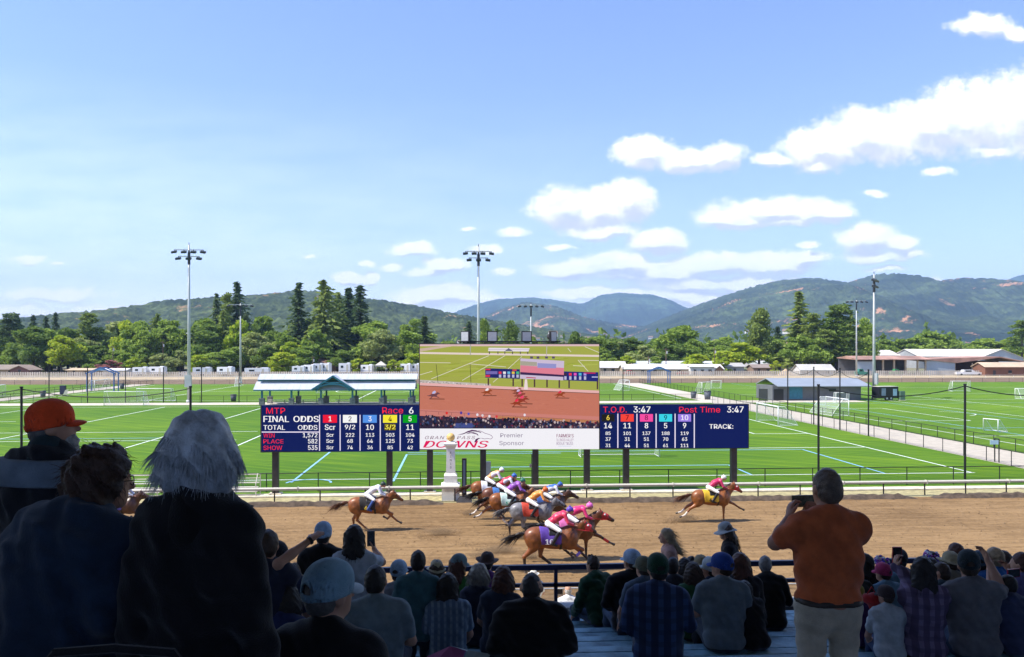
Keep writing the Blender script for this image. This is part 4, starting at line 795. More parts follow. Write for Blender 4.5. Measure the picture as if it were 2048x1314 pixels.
me = bpy.data.meshes.new('dirt_pile'); me.from_pydata(V, [], F+[(1+(j-1)*n+i, 1+j*n+i, 1+j*n+(i+1) % n, 1+(j-1)*n+(i+1) % n) for j in range(1, 5) for i in range(n)]); o = link('dirt_pile', me, mat('tan_dirt', (.5, .35, .2), .95, .15, 1), smooth=True); o.location = at(1571, 700, 303); o.location.z = 0; tag(o, 'tan cone of dirt in front of the brown house', 'dirt pile')
M_WOODP = mat('brown_pole_wood', (.14, .09, .06), .9, .2, 1)
for px, yt, ybase, lb in ((226, 690, 742, 'brown utility pole with a transformer at left'), (326, 682, 742, 'pale utility pole in front of the left trees'), (626, 712, 742, 'white flagless pole beside the conifers'), (1332, 696, 738, 'utility pole behind the stable, left one'), (1429, 695, 738, 'utility pole behind the stable, right one'), (1297, 712, 738, 'short utility pole nearest the big screen')):
    d = 330; p = at(px, 700, d); p.z = 0; h = zof(yt, d); o = empty('utility_pole', p, 0, lb, 'utility pole', 'utility poles in front of the trees'); MB().tube([(0, 0, 0), (0, 0, h)], [.2, .14], 8).build('pole', M_WOODP, o); MB().box((0, 0, h-.6), (2.2, .14, .16)).build('crossarm', M_WOODP, o); MB().tube([(.4, -.2, h-2.4), (.4, -.2, h-1.3)], .3, 10).build('transformer', M_STEEL, o)
# ------------------------------------------------------------------ trees
def leaf_quads(C, size, r, elong=1.0, tilt=None):
    """one small diamond leaf clump per centre"""
    n = len(C); a = r.normal(size=(n, 3)); a /= np.linalg.norm(a, axis=1)[:, None]
    if tilt is not None: a = a*.55+tilt; a /= np.linalg.norm(a, axis=1)[:, None]
    b = np.cross(a, r.normal(size=(n, 3))); b /= np.linalg.norm(b, axis=1)[:, None]
    s = size*(.6+.8*r.rand(n))[:, None]
    V = np.stack([C-a*s*elong, C+b*s*.62, C+a*s*elong, C-b*s*.62], 1).reshape(-1, 3); return V, np.arange(n*4).reshape(-1, 4)
def crown_broad(seed, lobes=20, per=190, size=.030, sq=1.0, spread=.30, z0=.22):
    r = np.random.RandomState(seed); Cs = []
    for i in range(lobes):
        t = r.rand(); z = z0+(1-z0)*(.10+.80*t); rad = spread*(math.sin(math.pi*min(.97, .18+.80*t))**.7); th = r.rand()*6.283; q = rad*math.sqrt(r.rand())
        lr = (.085+.075*r.rand())*(1.15-.45*t); c = np.array([q*math.cos(th), q*math.sin(th), min(z, 1-lr*.8)])
        u = r.normal(size=(per, 3)); u /= np.linalg.norm(u, axis=1)[:, None]; u *= (lr*(.55+.5*r.rand(per)))[:, None]*np.array([1.15, 1.15, .85*sq])
        Cs.append(c+u)
    return leaf_quads(np.concatenate(Cs), size, r)
def crown_fir(seed, levels=46, w=.19, z0=.10, power=.85, droop=.35, size=.020, gap=.12, top=1.0):
    r = np.random.RandomState(seed); C = []; T = []
    for i in range(levels):
        t = i/(levels-1); z = z0+(top-z0)*t; Lb = w*((1-t)**power)+.012; nb = 6+int(5*(1-t)); lopsid = 1+.25*math.sin(i*1.9+seed)
        if r.rand() < gap: Lb *= .6
        for k in range(nb):
            th = r.rand()*6.283; L_ = Lb*(.55+.6*r.rand())*(1+.2*math.cos(th-seed))*lopsid; m = max(3, int(L_/.018))
            for j in range(m):
                q = (j+.6)/m; C.append([L_*q*math.cos(th)+r.normal()*.006, L_*q*math.sin(th)+r.normal()*.006, z-droop*L_*q*q+r.normal()*.006]); T.append([math.cos(th), math.sin(th), -.3])
    return leaf_quads(np.array(C), size, r, 1.25, np.array(T))
def crown_pine(seed, clumps=30, per=85, w=.16, z0=.30, size=.018):
    r = np.random.RandomState(seed); Cs = []
    for i in range(clumps):
        t = (i+r.rand())/clumps; z = z0+(1-z0)*t; th = r.rand()*6.283; q = w*(.35+.75*r.rand())*((1-t)**.55)+.01; lr = .035+.04*(1-t)*r.rand()+.012
        u = r.normal(size=(per, 3)); u /= np.linalg.norm(u, axis=1)[:, None]; u *= (lr*r.rand(per)**.4)[:, None]*np.array([1.5, 1.5, .7]); Cs.append(np.array([q*math.cos(th), q*math.sin(th), min(z, .985)])+u)
    return leaf_quads(np.concatenate(Cs), size, r)
def trunk_mesh(kind, seed):
    b = MB(); r = random.Random(seed)
    if kind == 'broad':
        b.tube([(0, 0, 0), (.006, 0, .18), (0, .006, .38), (.01, 0, .62)], [.026, .019, .013, .005], 7)
        for i in range(7):
            th = r.uniform(0, 6.28); z = r.uniform(.2, .5); L_ = r.uniform(.14, .24); b.tube([(0, 0, z), (L_*.5*math.cos(th), L_*.5*math.sin(th), z+L_*.5), (L_*math.cos(th), L_*math.sin(th), z+L_*1.05)], [.010, .007, .003], 5)
    else:
        b.tube([(0, 0, 0), (0, 0, .35), (0, 0, .98)], [.014, .010, .002], 7)
        for i in range(16):
            th = r.uniform(0, 6.28); z = r.uniform(.15, .8); L_ = .13*(1-z)+.02; b.tube([(0, 0, z), (L_*math.cos(th), L_*math.sin(th), z-.2*L_)], [.003, .001], 4)
    return b.mesh('trunk')
def leaf_mat(name, a, b_):
    m = bpy.data.materials.new(name); m.use_nodes = True; t = NT(m.node_tree); bs = t.n['Principled BSDF']; bs.inputs['Roughness'].default_value = .7; bs.inputs['Specular IOR Level'].default_value = .25
    g = t.add('ShaderNodeNewGeometry'); oi = t.add('ShaderNodeObjectInfo'); c = t.add('ShaderNodeTexCoord').outputs['Object']
    f = t.math('MULTIPLY_ADD', g.outputs['Random Per Island'], .7, t.math('MULTIPLY', t.noise(c, 5, 2, .5), .4)); f = t.math('MULTIPLY_ADD', oi.outputs['Random'], .3, t.math('SUBTRACT', f, .15))
    a = tuple(min(.5, c*1.75) for c in a); b_ = tuple(min(.55, c*1.75) for c in b_); k = t.mix(f, a+(1,), b_+(1,)); t.l.new(k, bs.inputs['Base Color']); tr = t.add('ShaderNodeBsdfTranslucent'); t.l.new(k, tr.inputs[0]); x = t.add('ShaderNodeMixShader'); x.inputs[0].default_value = .42
    t.l.new(bs.outputs[0], x.inputs[1]); t.l.new(tr.outputs[0], x.inputs[2]); t.l.new(x.outputs[0], t.n['Material Output'].inputs[0]); return m
LM = {'mid': leaf_mat('mid_green_leaves', (.085, .135, .016), (.20, .265, .045)), 'lime': leaf_mat('lime_green_leaves', (.15, .24, .012), (.30, .40, .03)), 'dark': leaf_mat('dark_green_leaves', (.045, .085, .014), (.13, .18, .032)),
      'olive': leaf_mat('olive_grey_leaves', (.13, .16, .045), (.26, .29, .10)), 'fir': leaf_mat('dark_fir_needles', (.022, .048, .020), (.085, .12, .042)), 'pine': leaf_mat('olive_pine_needles', (.07, .105, .018), (.17, .21, .045)), 'red': leaf_mat('red_flowering_leaves', (.16, .05, .045), (.42, .16, .13)), 'rust': leaf_mat('bronze_leaves', (.10, .075, .03), (.2, .15, .06))}
PROTO = {}
for k, fn, n in (('broad', crown_broad, 4), ('fir', crown_fir, 3), ('pine', crown_pine, 3), ('bush', lambda s: crown_broad(s, 16, 150, .042, 1.0, .42, .02), 3), ('tall', lambda s: crown_broad(s, 24, 160, .024, 1.1, .15, .12), 2), ('bigfir', lambda s: crown_fir(s, 52, .25, .12, .55, .25, .021, .05), 2)):
    PROTO[k] = []
    for i in range(n):
        V, F = fn(31*i+7+len(k)); PROTO[k].append((np_mesh('crown', V, F), trunk_mesh('broad' if k in ('broad', 'bush', 'tall') else 'fir', i)))
M_BARK = mat('tree_bark', (.09, .065, .045), .95, .2, 6)
NOMW = {'broad': .64, 'fir': .215, 'pine': .31, 'bush': .90, 'tall': .40, 'bigfir': .42}
KIND = {'broad': ('tree', 'broadleaf_tree'), 'bush': ('bush', 'leafy_bush'), 'tall': ('tree', 'narrow_tree'), 'fir': ('fir tree', 'fir_tree'), 'bigfir': ('fir tree', 'fir_tree'), 'pine': ('pine tree', 'pine_tree')}
CNAME = {'mid': 'mid green', 'lime': 'bright lime green', 'dark': 'dark green', 'olive': 'olive grey', 'fir': 'dark', 'pine': 'olive green', 'red': 'red flowering', 'rust': 'bronze green'}
_used = {}
def tree(px, ytop, wpx, kind, colr, d, where, group):
    p = at(px, 700, d); p.z = 0; h = zof(ytop, d); w_ = wpx/FPX*d*(1.16 if kind in ('broad', 'bush', 'pine') else 1.12); cm, tm = rnd.choice(PROTO[kind]); cat, nm = KIND[kind]
    tall = 'tall ' if h > 24 else ('small ' if h < 9 else '')
    lb = '%s%s %s %s' % (tall, CNAME[colr], cat, where)
    lb = ' '.join(lb.split()[:16]) if len(lb.split()) <= 16 else lb.replace('low in back row, ', '')
    o = empty(nm, p, rnd.uniform(0, 6.28), lb, cat, group); o.scale = (w_/NOMW[kind], w_/NOMW[kind], h)
    for n_, me, m in (('trunk', tm, M_BARK), ('crown', cm, LM[colr])):
        c = bpy.data.objects.new(n_, me); COL.objects.link(c); c.parent = o
        if not me.materials: me.materials.append(None)
        c.material_slots[0].link = 'OBJECT'; c.material_slots[0].material = m
def near(px):
    ref = [(0, 'at the left picture edge'), (70, 'behind the brown roofed house'), (125, 'beside the lime tree at left'), (180, 'above the blue arch'), (225, 'by the brown utility pole'), (275, 'right of the brown utility pole'), (330, 'just left of the tall left light pole'), (380, 'behind the tall left light pole'), (430, 'just right of the tall left light pole'), (480, 'behind the short left light pole'), (530, 'left of the lone fir'), (597, 'beside the white pole behind the shelter'), (646, 'over the shelter gable'), (700, 'in the fir clump right of the shelter gable'), (765, 'behind the white tent'), (820, 'just left of the big screen'), (850, 'at the left edge of the big screen'), (938, 'behind the leftmost screen floodlight'), (975, 'behind the second screen floodlight'), (1021, 'between the middle screen floodlights'), (1070, 'behind the third screen floodlight'), (1152, 'right of the last screen floodlight'), (1195, 'at the right edge of the big screen'), (1260, 'behind the red truck stable'), (1325, 'behind the left stable pole'), (1365, 'above the white block house'), (1400, 'right of the white block house'), (1480, 'behind the gray wooden shed'), (1520, 'by the long pale hall'), (1555, 'above the dirt pile'), (1598, 'over the left end of the small white house'), (1630, 'over the right end of the small white house'), (1680, 'left of the right floodlight pair'), (1725, 'between the right floodlight poles'), (1771, 'above the machine shed'), (1860, 'above the grey siding wall'), (1973, 'behind the gable ended hall'), (2048, 'at the right picture edge')]
    return min(ref, key=lambda r: abs(r[0]-px))[1]
TREES = [(20, 627, 46, 'pine', 'fir', 372), (34, 630, 24, 'fir', 'fir', 420), (66, 632, 26, 'fir', 'fir', 410), (66, 646, 74, 'broad', 'dark', 345), (92, 635, 26, 'fir', 'fir', 415), (111, 627, 24, 'fir', 'fir', 420), (100, 655, 44, 'tall', 'mid', 350), (123, 670, 56, 'broad', 'lime', 338), (136, 650, 36, 'broad', 'dark', 372), (180, 627, 44, 'pine', 'pine', 385), (158, 684, 60, 'broad', 'mid', 350), (196, 690, 52, 'broad', 'dark', 356), (236, 655, 30, 'fir', 'fir', 380), (272, 664, 50, 'broad', 'mid', 366), (315, 628, 42, 'bigfir', 'pine', 380), (294, 655, 46, 'broad', 'mid', 360), (342, 652, 52, 'broad', 'dark', 372), (366, 654, 52, 'broad', 'mid', 366), (402, 640, 56, 'broad', 'dark', 375), (220, 718, 46, 'bush', 'red', 322), (187, 716, 34, 'bush', 'mid', 322), (251, 706, 40, 'broad', 'mid', 335), (270, 713, 36, 'bush', 'lime', 328), (324, 704, 54, 'bush', 'olive', 330), (395, 707, 44, 'bush', 'lime', 330), (360, 700, 40, 'broad', 'olive', 345),
 (433, 589, 30, 'fir', 'fir', 395), (454, 587, 30, 'pine', 'pine', 388), (474, 567, 44, 'fir', 'fir', 392), (412, 629, 66, 'broad', 'mid', 372), (446, 622, 48, 'bigfir', 'pine', 372), (492, 628, 44, 'bigfir', 'fir', 385), (527, 631, 64, 'broad', 'mid', 378), (509, 664, 60, 'broad', 'olive', 352), (567, 660, 54, 'broad', 'mid', 364), (597, 568, 46, 'fir', 'fir', 372), (646, 562, 78, 'bigfir', 'pine', 372), (677, 587, 40, 'fir', 'pine', 395), (697, 578, 46, 'fir', 'fir', 388), (720, 574, 54, 'fir', 'fir', 376), (764, 658, 66, 'broad', 'olive', 352), (813, 656, 64, 'broad', 'mid', 358), (849, 634, 40, 'fir', 'fir', 365), (563, 701, 66, 'bush', 'lime', 325), (430, 704, 56, 'broad', 'mid', 338), (467, 690, 46, 'broad', 'mid', 345), (535, 690, 50, 'broad', 'dark', 340), (582, 683, 52, 'broad', 'lime', 348), (609, 688, 52, 'broad', 'mid', 342), (717, 717, 44, 'bush', 'lime', 330), (691, 697, 50, 'broad', 'dark', 342), (787, 719, 30, 'bush', 'lime', 328), (826, 703, 44, 'broad', 'lime', 335), (745, 722, 36, 'bush', 'mid', 333), (660, 705, 42, 'broad', 'dark', 350),
 (938, 644, 32, 'fir', 'fir', 390), (969, 632, 27, 'tall', 'mid', 372), (1021, 633, 33, 'tall', 'dark', 370), (1067, 668, 34, 'broad', 'mid', 380), (1152, 657, 40, 'broad', 'dark', 372), (1187, 674, 60, 'broad', 'mid', 365), (900, 678, 70, 'broad', 'mid', 380), (1105, 680, 60, 'broad', 'dark', 372),
 (1195, 672, 56, 'broad', 'mid', 380), (1222, 674, 54, 'broad', 'dark', 384), (1262, 675, 62, 'broad', 'dark', 380), (1292, 688, 50, 'broad', 'mid', 368), (1325, 663, 38, 'tall', 'mid', 376), (1365, 650, 74, 'broad', 'mid', 374), (1387, 677, 44, 'broad', 'mid', 360), (1340, 690, 50, 'broad', 'dark', 362), (1394, 705, 56, 'broad', 'lime', 340), (1440, 690, 52, 'broad', 'mid', 360), (1482, 684, 78, 'broad', 'lime', 345), (1446, 713, 34, 'bush', 'lime', 330), (1430, 680, 50, 'broad', 'dark', 390), (1214, 706, 46, 'bush', 'mid', 345), (1250, 710, 44, 'bush', 'lime', 348), (1310, 712, 40, 'bush', 'mid', 350), (1518, 610, 42, 'tall', 'pine', 380), (1540, 672, 40, 'broad', 'dark', 400), (1555, 655, 30, 'fir', 'fir', 420), (1598, 586, 52, 'fir', 'pine', 360), (1627, 628, 46, 'pine', 'pine', 352), (1594, 668, 60, 'broad', 'mid', 345), (1551, 720, 22, 'bush', 'lime', 316), (1630, 672, 50, 'broad', 'mid', 340), (1678, 610, 66, 'pine', 'dark', 350), (1672, 640, 70, 'broad', 'dark', 348), (1702, 630, 38, 'bigfir', 'pine', 370), (1729, 628, 36, 'tall', 'mid', 385), (1650, 660, 42, 'pine', 'pine', 345), (1771, 678, 54, 'broad', 'mid', 470), (1815, 673, 62, 'broad', 'mid', 465), (1861, 662, 74, 'broad', 'mid', 460), (1893, 669, 46, 'broad', 'dark', 465), (1973, 676, 66, 'broad', 'mid', 480), (2016, 678, 66, 'broad', 'lime', 475), (2044, 642, 46, 'pine', 'dark', 420), (1935, 684, 50, 'broad', 'mid', 500), (1750, 684, 40, 'broad', 'dark', 480)]
SUB = ['', 'with a leaning tip ', 'with a rounded top ', 'with a thin top ']
for (px, yt, w_, kd, cc, d) in TREES: tree(px, yt, w_, kd, cc, d, near(px), 'trees beyond the far fence')
# a second, looser line of trees and shrubs that closes the gaps
fill = [(px, rnd.uniform(692, 712), rnd.uniform(34, 60)) for px in list(range(-10, 870, 33))+list(range(1205, 1470, 38))+list(range(1640, 1720, 32))]
fill += [(px, rnd.uniform(632, 674), rnd.uniform(54, 82)) for px in list(range(0, 560, 24))+[590, 612, 630, 745, 790, 830]]+[(px, rnd.uniform(672, 694), rnd.uniform(46, 66)) for px in list(range(1205, 1500, 30))+[1560, 1660, 1690, 1720]]
for px, yt, w_ in fill: tree(px+rnd.uniform(-9, 9), yt, w_, rnd.choice(['broad', 'broad', 'bush']), rnd.choice(['mid', 'dark', 'mid', 'lime', 'olive', 'dark']), rnd.uniform(352, 405), 'low in back row, '+near(px).replace('just ', ''), 'back row of trees beyond the far fence')
# wooded valley floor in the distance: too many crowns to count
r_ = np.random.RandomState(4); Vs = []; Fs = []; n0 = 0
for i in range(2600):
    d = 470+2100*r_.rand()**1.3; px = -150+2350*r_.rand(); p = at(px, 700, d); hgt = (7+9*r_.rand())*(1+(d-470)/2800*.5)*(1.0 if r_.rand() > .12 else 1.8); con = r_.rand() < .35; n = 46
    u = r_.normal(size=(n, 3)); u /= np.linalg.norm(u, axis=1)[:, None]; t = r_.rand(n)
    if con: q = np.stack([.2*hgt*(1-t)*u[:, 0], .2*hgt*(1-t)*u[:, 1], hgt*t], 1)
    else: q = u*np.array([.5, .5, .38])*hgt*(.6+.4*t)[:, None]+np.array([0, 0, .55*hgt])
    V, F = leaf_quads(q+np.array([p.x, p.y, 0]), .09*hgt, r_); Vs.append(V); Fs.append(F+n0); n0 += len(V)
tag(link('valley_woods', np_mesh('valley_woods', np.concatenate(Vs), np.concatenate(Fs)), LM['dark']), kind='stuff')
def far_houses():
    w1 = mat('white_siding', (.7, .68, .64), .8, .05); r1 = mat('brown_shingles', (.22, .16, .12), .8, .1)
    bw = MB(); bw.prism([(-5, 0, 0), (-5, 0, 3.4), (-5, 4, 5.6), (-5, 8, 3.4), (-5, 8, 0)], (0, 0, 0), (10, 0, 0)); wm = bw.mesh('wall'); wm.materials.append(w1)
    br = MB(); br.prism([(-5.4, -.5, 3.3), (-5.4, 4, 5.85), (-5.4, 8.5, 3.3), (-5.4, 8.5, 3.1), (-5.4, 4, 5.6), (-5.4, -.5, 3.1)], (0, 0, 0), (10.8, 0, 0)); rm = br.mesh('roof'); rm.materials.append(r1)
    for i in range(26):
        px = 1000+rnd.random()*760 if i > 5 else 880+rnd.random()*120; d = rnd.uniform(900, 2300); py = rnd.uniform(662, 690); p = at(px, py, d); o = empty('distant_house', (p.x, p.y, max(0, p.z-3)), rnd.uniform(-.6, .6), 'tiny pale house among the distant valley trees', 'house', 'tiny pale houses in the valley')
        s_ = rnd.uniform(.7, 1.5); o.scale = (s_, s_, s_*1.2)
        for nm, me in (('wall', wm), ('roof', rm)): c = bpy.data.objects.new(nm, me); COL.objects.link(c); c.parent = o
far_houses()
# ------------------------------------------------------------------ smooth bodies: a small distance-field mesher
def A3(p): return np.array(p, dtype=float)
class Body:
    """round cones and ellipsoids blended into one continuous skin; each piece carries a tag"""
    def __init__(s): s.P = []
    def cone(s, a, b, r1, r2, tag='', k=.03, S=None): s.P.append(('c', A3(a), A3(b), r1, r2, k, tag, None if S is None else A3(S))); return s
    def chain(s, pts, rs, tag='', k=.02, S=None):
        for i in range(len(pts)-1): s.cone(pts[i], pts[i+1], rs[i], rs[i+1], tag, k, S)
        return s
    def ell(s, c, r, tag='', k=.03, R=None): s.P.append(('e', A3(c), A3(r), R if R is None else np.array(R), None, k, tag, None)); return s
    def select(s, tags): b = Body(); b.P = [p for p in s.P if p[6] in tags]; return b
    def bounds(s, pad):
        lo = np.full(3, 1e9); hi = -lo
        for p in s.P:
            if p[0] == 'c':
                r = max(p[3], p[4]); sc = 1 if p[7] is None else p[7]
                for q in (p[1], p[2]): lo = np.minimum(lo, q-r*sc); hi = np.maximum(hi, q+r*sc)
            else: m = max(p[2]); lo = np.minimum(lo, p[1]-(p[2] if p[3] is None else m)); hi = np.maximum(hi, p[1]+(p[2] if p[3] is None else m))
        return lo-pad, hi+pad
    def field(s, h, off=0.0, pad=.03):
        lo, hi = s.bounds(off+pad+2*h); n = np.ceil((hi-lo)/h).astype(int)+1; ax = [lo[i]+h*np.arange(n[i]) for i in range(3)]
        D = np.full(tuple(n), 9.0)
        for p in s.P:
            kind, k = p[0], p[5]; m = off+k+.035+2*h
            if kind == 'c':
                r = max(p[3], p[4]); sc = np.ones(3) if p[7] is None else p[7]; l = np.minimum(p[1], p[2])-r*sc-m; u = np.maximum(p[1], p[2])+r*sc+m
            else:
                q = p[2] if p[3] is None else np.full(3, max(p[2])); l = p[1]-q-m; u = p[1]+q+m
            i0 = np.maximum(0, np.floor((l-lo)/h).astype(int)); i1 = np.minimum(n, np.ceil((u-lo)/h).astype(int)+1)
            if np.any(i1 <= i0): continue
            X = ax[0][i0[0]:i1[0], None, None]; Y = ax[1][None, i0[1]:i1[1], None]; Z = ax[2][None, None, i0[2]:i1[2]]
            if kind == 'c':
                a, b = p[1], p[2]; x, y, z, sm = X-a[0], Y-a[1], Z-a[2], 1.0; e = b-a
                if p[7] is not None: S = p[7]; x = x/S[0]; y = y/S[1]; z = z/S[2]; e = e/S; sm = min(S)
                L2 = max(1e-9, float(e@e)); t = np.clip((x*e[0]+y*e[1]+z*e[2])/L2, 0, 1)
                d = (np.sqrt((x-t*e[0])**2+(y-t*e[1])**2+(z-t*e[2])**2)-(p[3]+(p[4]-p[3])*t))*sm
            else:
                x, y, z = X-p[1][0], Y-p[1][1], Z-p[1][2]
                if p[3] is not None: R = p[3]; x, y, z = R[0, 0]*x+R[1, 0]*y+R[2, 0]*z, R[0, 1]*x+R[1, 1]*y+R[2, 1]*z, R[0, 2]*x+R[1, 2]*y+R[2, 2]*z
                r = p[2]; k0 = np.sqrt((x/r[0])**2+(y/r[1])**2+(z/r[2])**2); k1 = np.sqrt((x/r[0]**2)**2+(y/r[1]**2)**2+(z/r[2]**2)**2)+1e-9; d = k0*(k0-1)/k1
            sl = (slice(i0[0], i1[0]), slice(i0[1], i1[1]), slice(i0[2], i1[2])); c = D[sl]
            hh = np.clip(.5+.5*(c-d)/k, 0, 1); D[sl] = np.where(c > 5, d, c+(d-c)*hh-k*hh*(1-hh))
        return D-off, lo, ax
    def mesh(s, name, h, off=0.0, cuts=(), warp=None, hole=None):
        D, lo, ax = s.field(h, off)
        X = ax[0][:, None, None]; Y = ax[1][None, :, None]; Z = ax[2][None, None, :]
        if warp is not None: D = D+warp(X, Y, Z)
        for (p, n) in cuts: n = A3(n)/np.linalg.norm(n); D = np.maximum(D, (X-p[0])*n[0]+(Y-p[1])*n[1]+(Z-p[2])*n[2])
        if hole is not None: D = np.maximum(D, hole(X, Y, Z))
        V, F = surface_net(D, lo, h); return np_mesh(name, V, F) if len(F) else bpy.data.meshes.new(name)
def surface_net(D, lo, h):
    I = D < 0; n = np.array(D.shape)-1
    cor = [(i, j, k) for i in (0, 1) for j in (0, 1) for k in (0, 1)]
    sub = lambda A, c: A[c[0]:c[0]+n[0], c[1]:c[1]+n[1], c[2]:c[2]+n[2]]
    cnt = sum(sub(I, c).astype(np.int8) for c in cor); act = (cnt > 0) & (cnt < 8); idx = np.full(tuple(n), -1); idx[act] = np.arange(act.sum())
    d = {c: sub(D, c)[act] for c in cor}; P = np.zeros((act.sum(), 3)); W = np.zeros(act.sum())
    for a in cor:
        for ax_ in range(3):
            if a[ax_] == 0:
                b = list(a); b[ax_] = 1; b = tuple(b); da, db = d[a], d[b]; x = (da < 0) != (db < 0); t = np.where(x, da/np.where(x, da-db, 1), 0)
                q = np.repeat(np.array(a, float)[None], len(da), 0); q[:, ax_] += t; P += q*x[:, None]; W += x
    P /= np.maximum(W, 1)[:, None]; V = lo+h*(np.argwhere(act)+P); F = []
    for ax_ in range(3):
        o = [i for i in range(3) if i != ax_]; s0 = [slice(None)]*3; s1 = [slice(None)]*3; s0[ax_] = slice(0, -1); s1[ax_] = slice(1, None)
        A, B = I[tuple(s0)], I[tuple(s1)]; e = np.argwhere(A != B); e = e[(e[:, o[0]] > 0) & (e[:, o[1]] > 0) & (e[:, o[0]] < n[o[0]]) & (e[:, o[1]] < n[o[1]])]
        if not len(e): continue
        fl = A[tuple(e.T)]; u = np.zeros(3, int); v = np.zeros(3, int); u[o[0]] = 1; v[o[1]] = 1; g = lambda q: idx[tuple(q.T)]
        q = np.stack([g(e-u-v), g(e-v), g(e), g(e-u)], 1)
        if ax_ == 1: fl = ~fl
        q = np.where(fl[:, None], q, q[:, ::-1]); F.append(q)
    F = np.concatenate(F) if F else np.zeros((0, 4), int); return V, F[(F >= 0).all(1)] if len(F) else F
def relax(me, n=2):
    """gentle smoothing of the voxel skin"""
    V = np.empty(len(me.vertices)*3, np.float32); me.vertices.foreach_get('co', V); V = V.reshape(-1, 3); E = np.empty(len(me.edges)*2, np.int32); me.edges.foreach_get('vertices', E); E = E.reshape(-1, 2)
    deg = np.bincount(E.ravel(), minlength=len(V))[:, None].clip(1)
    for _ in range(n):
        S = np.zeros_like(V); np.add.at(S, E[:, 0], V[E[:, 1]]); np.add.at(S, E[:, 1], V[E[:, 0]]); V = V*.45+.55*S/deg
    me.vertices.foreach_set('co', V.astype(np.float32).ravel()); me.update(); return me
def paint(me, names, fn):
    """material index per face from its centre"""
    c = np.empty(len(me.polygons)*3, np.float32); me.polygons.foreach_get('center', c); me.polygons.foreach_set('material_index', fn(c.reshape(-1, 3)).astype(np.int32)); 
def strands(n, root, dirs, length, r, wave=.2, seg=6, wid=.004, grav=(0, 0, 0), seed=0):
    """thin tapering locks: root(i), dirs(i) give start and heading"""
    R = np.random.RandomState(seed); V = []; F = []
    for i in range(n):
        p = A3(root(i, R)); d = A3(dirs(i, R)); d /= np.linalg.norm(d)+1e-9; L_ = length*(.6+.6*R.rand()); st = L_/seg; ph = R.rand()*6.28; a = np.cross(d, R.normal(size=3)); a /= np.linalg.norm(a)+1e-9; b0 = len(V)
        for j in range(seg+1):
            w_ = wid*(1-.85*j/seg)*(.6+.8*R.rand()); V += [p-a*w_, p+a*w_]
            d = d+A3(grav)*(st)+wave*math.sin(ph+j*1.3)*a*.35+R.normal(size=3)*wave*.12; d /= np.linalg.norm(d); p = p+d*st
        F += [(b0+2*j, b0+2*j+1, b0+2*j+3, b0+2*j+2) for j in range(seg)]
    return np.array(V), np.array(F)
# ------------------------------------------------------------------ racehorses
def coat(name, a, b_, rough=.5):
    return mat(name, tuple((x+y)/2*.82 for x, y in zip(a, b_)), .38, .28, 4.5, .55, 7, spec=.5)
CT = {'chestnut': coat('chestnut_coat', (.22, .065, .014), (.33, .115, .028)), 'bay': coat('bay_coat', (.17, .05, .013), (.26, .085, .022)), 'darkbay': coat('dark_bay_coat', (.075, .03, .016), (.12, .05, .022)), 'gray': coat('dappled_gray_coat', (.15, .145, .15), (.30, .29, .29)), 'liver': coat('liver_chestnut_coat', (.12, .038, .013), (.19, .06, .02))}
M_DARKLEG = mat('dark_leg_hair', (.03, .018, .014), .5, .15, 5); M_HOOF = mat('horse_hoof', (.10, .08, .06), .5, .2, 8); M_SOCK = mat('white_leg_hair', (.70, .62, .52), .6, .1, 8); M_MANE_B = mat('black_horse_hair', (.018, .013, .011), .5, .2, 9); M_MANE_C = mat('brown_horse_hair', (.13, .05, .022), .5, .25, 9); M_MANE_G = mat('grey_horse_hair', (.10, .10, .105), .5, .25, 9)
M_LEATHER = mat('black_tack', (.015, .013, .012), .4, .1, 6); M_EYE = mat('horse_eye', (.01, .006, .005), .15, 0)
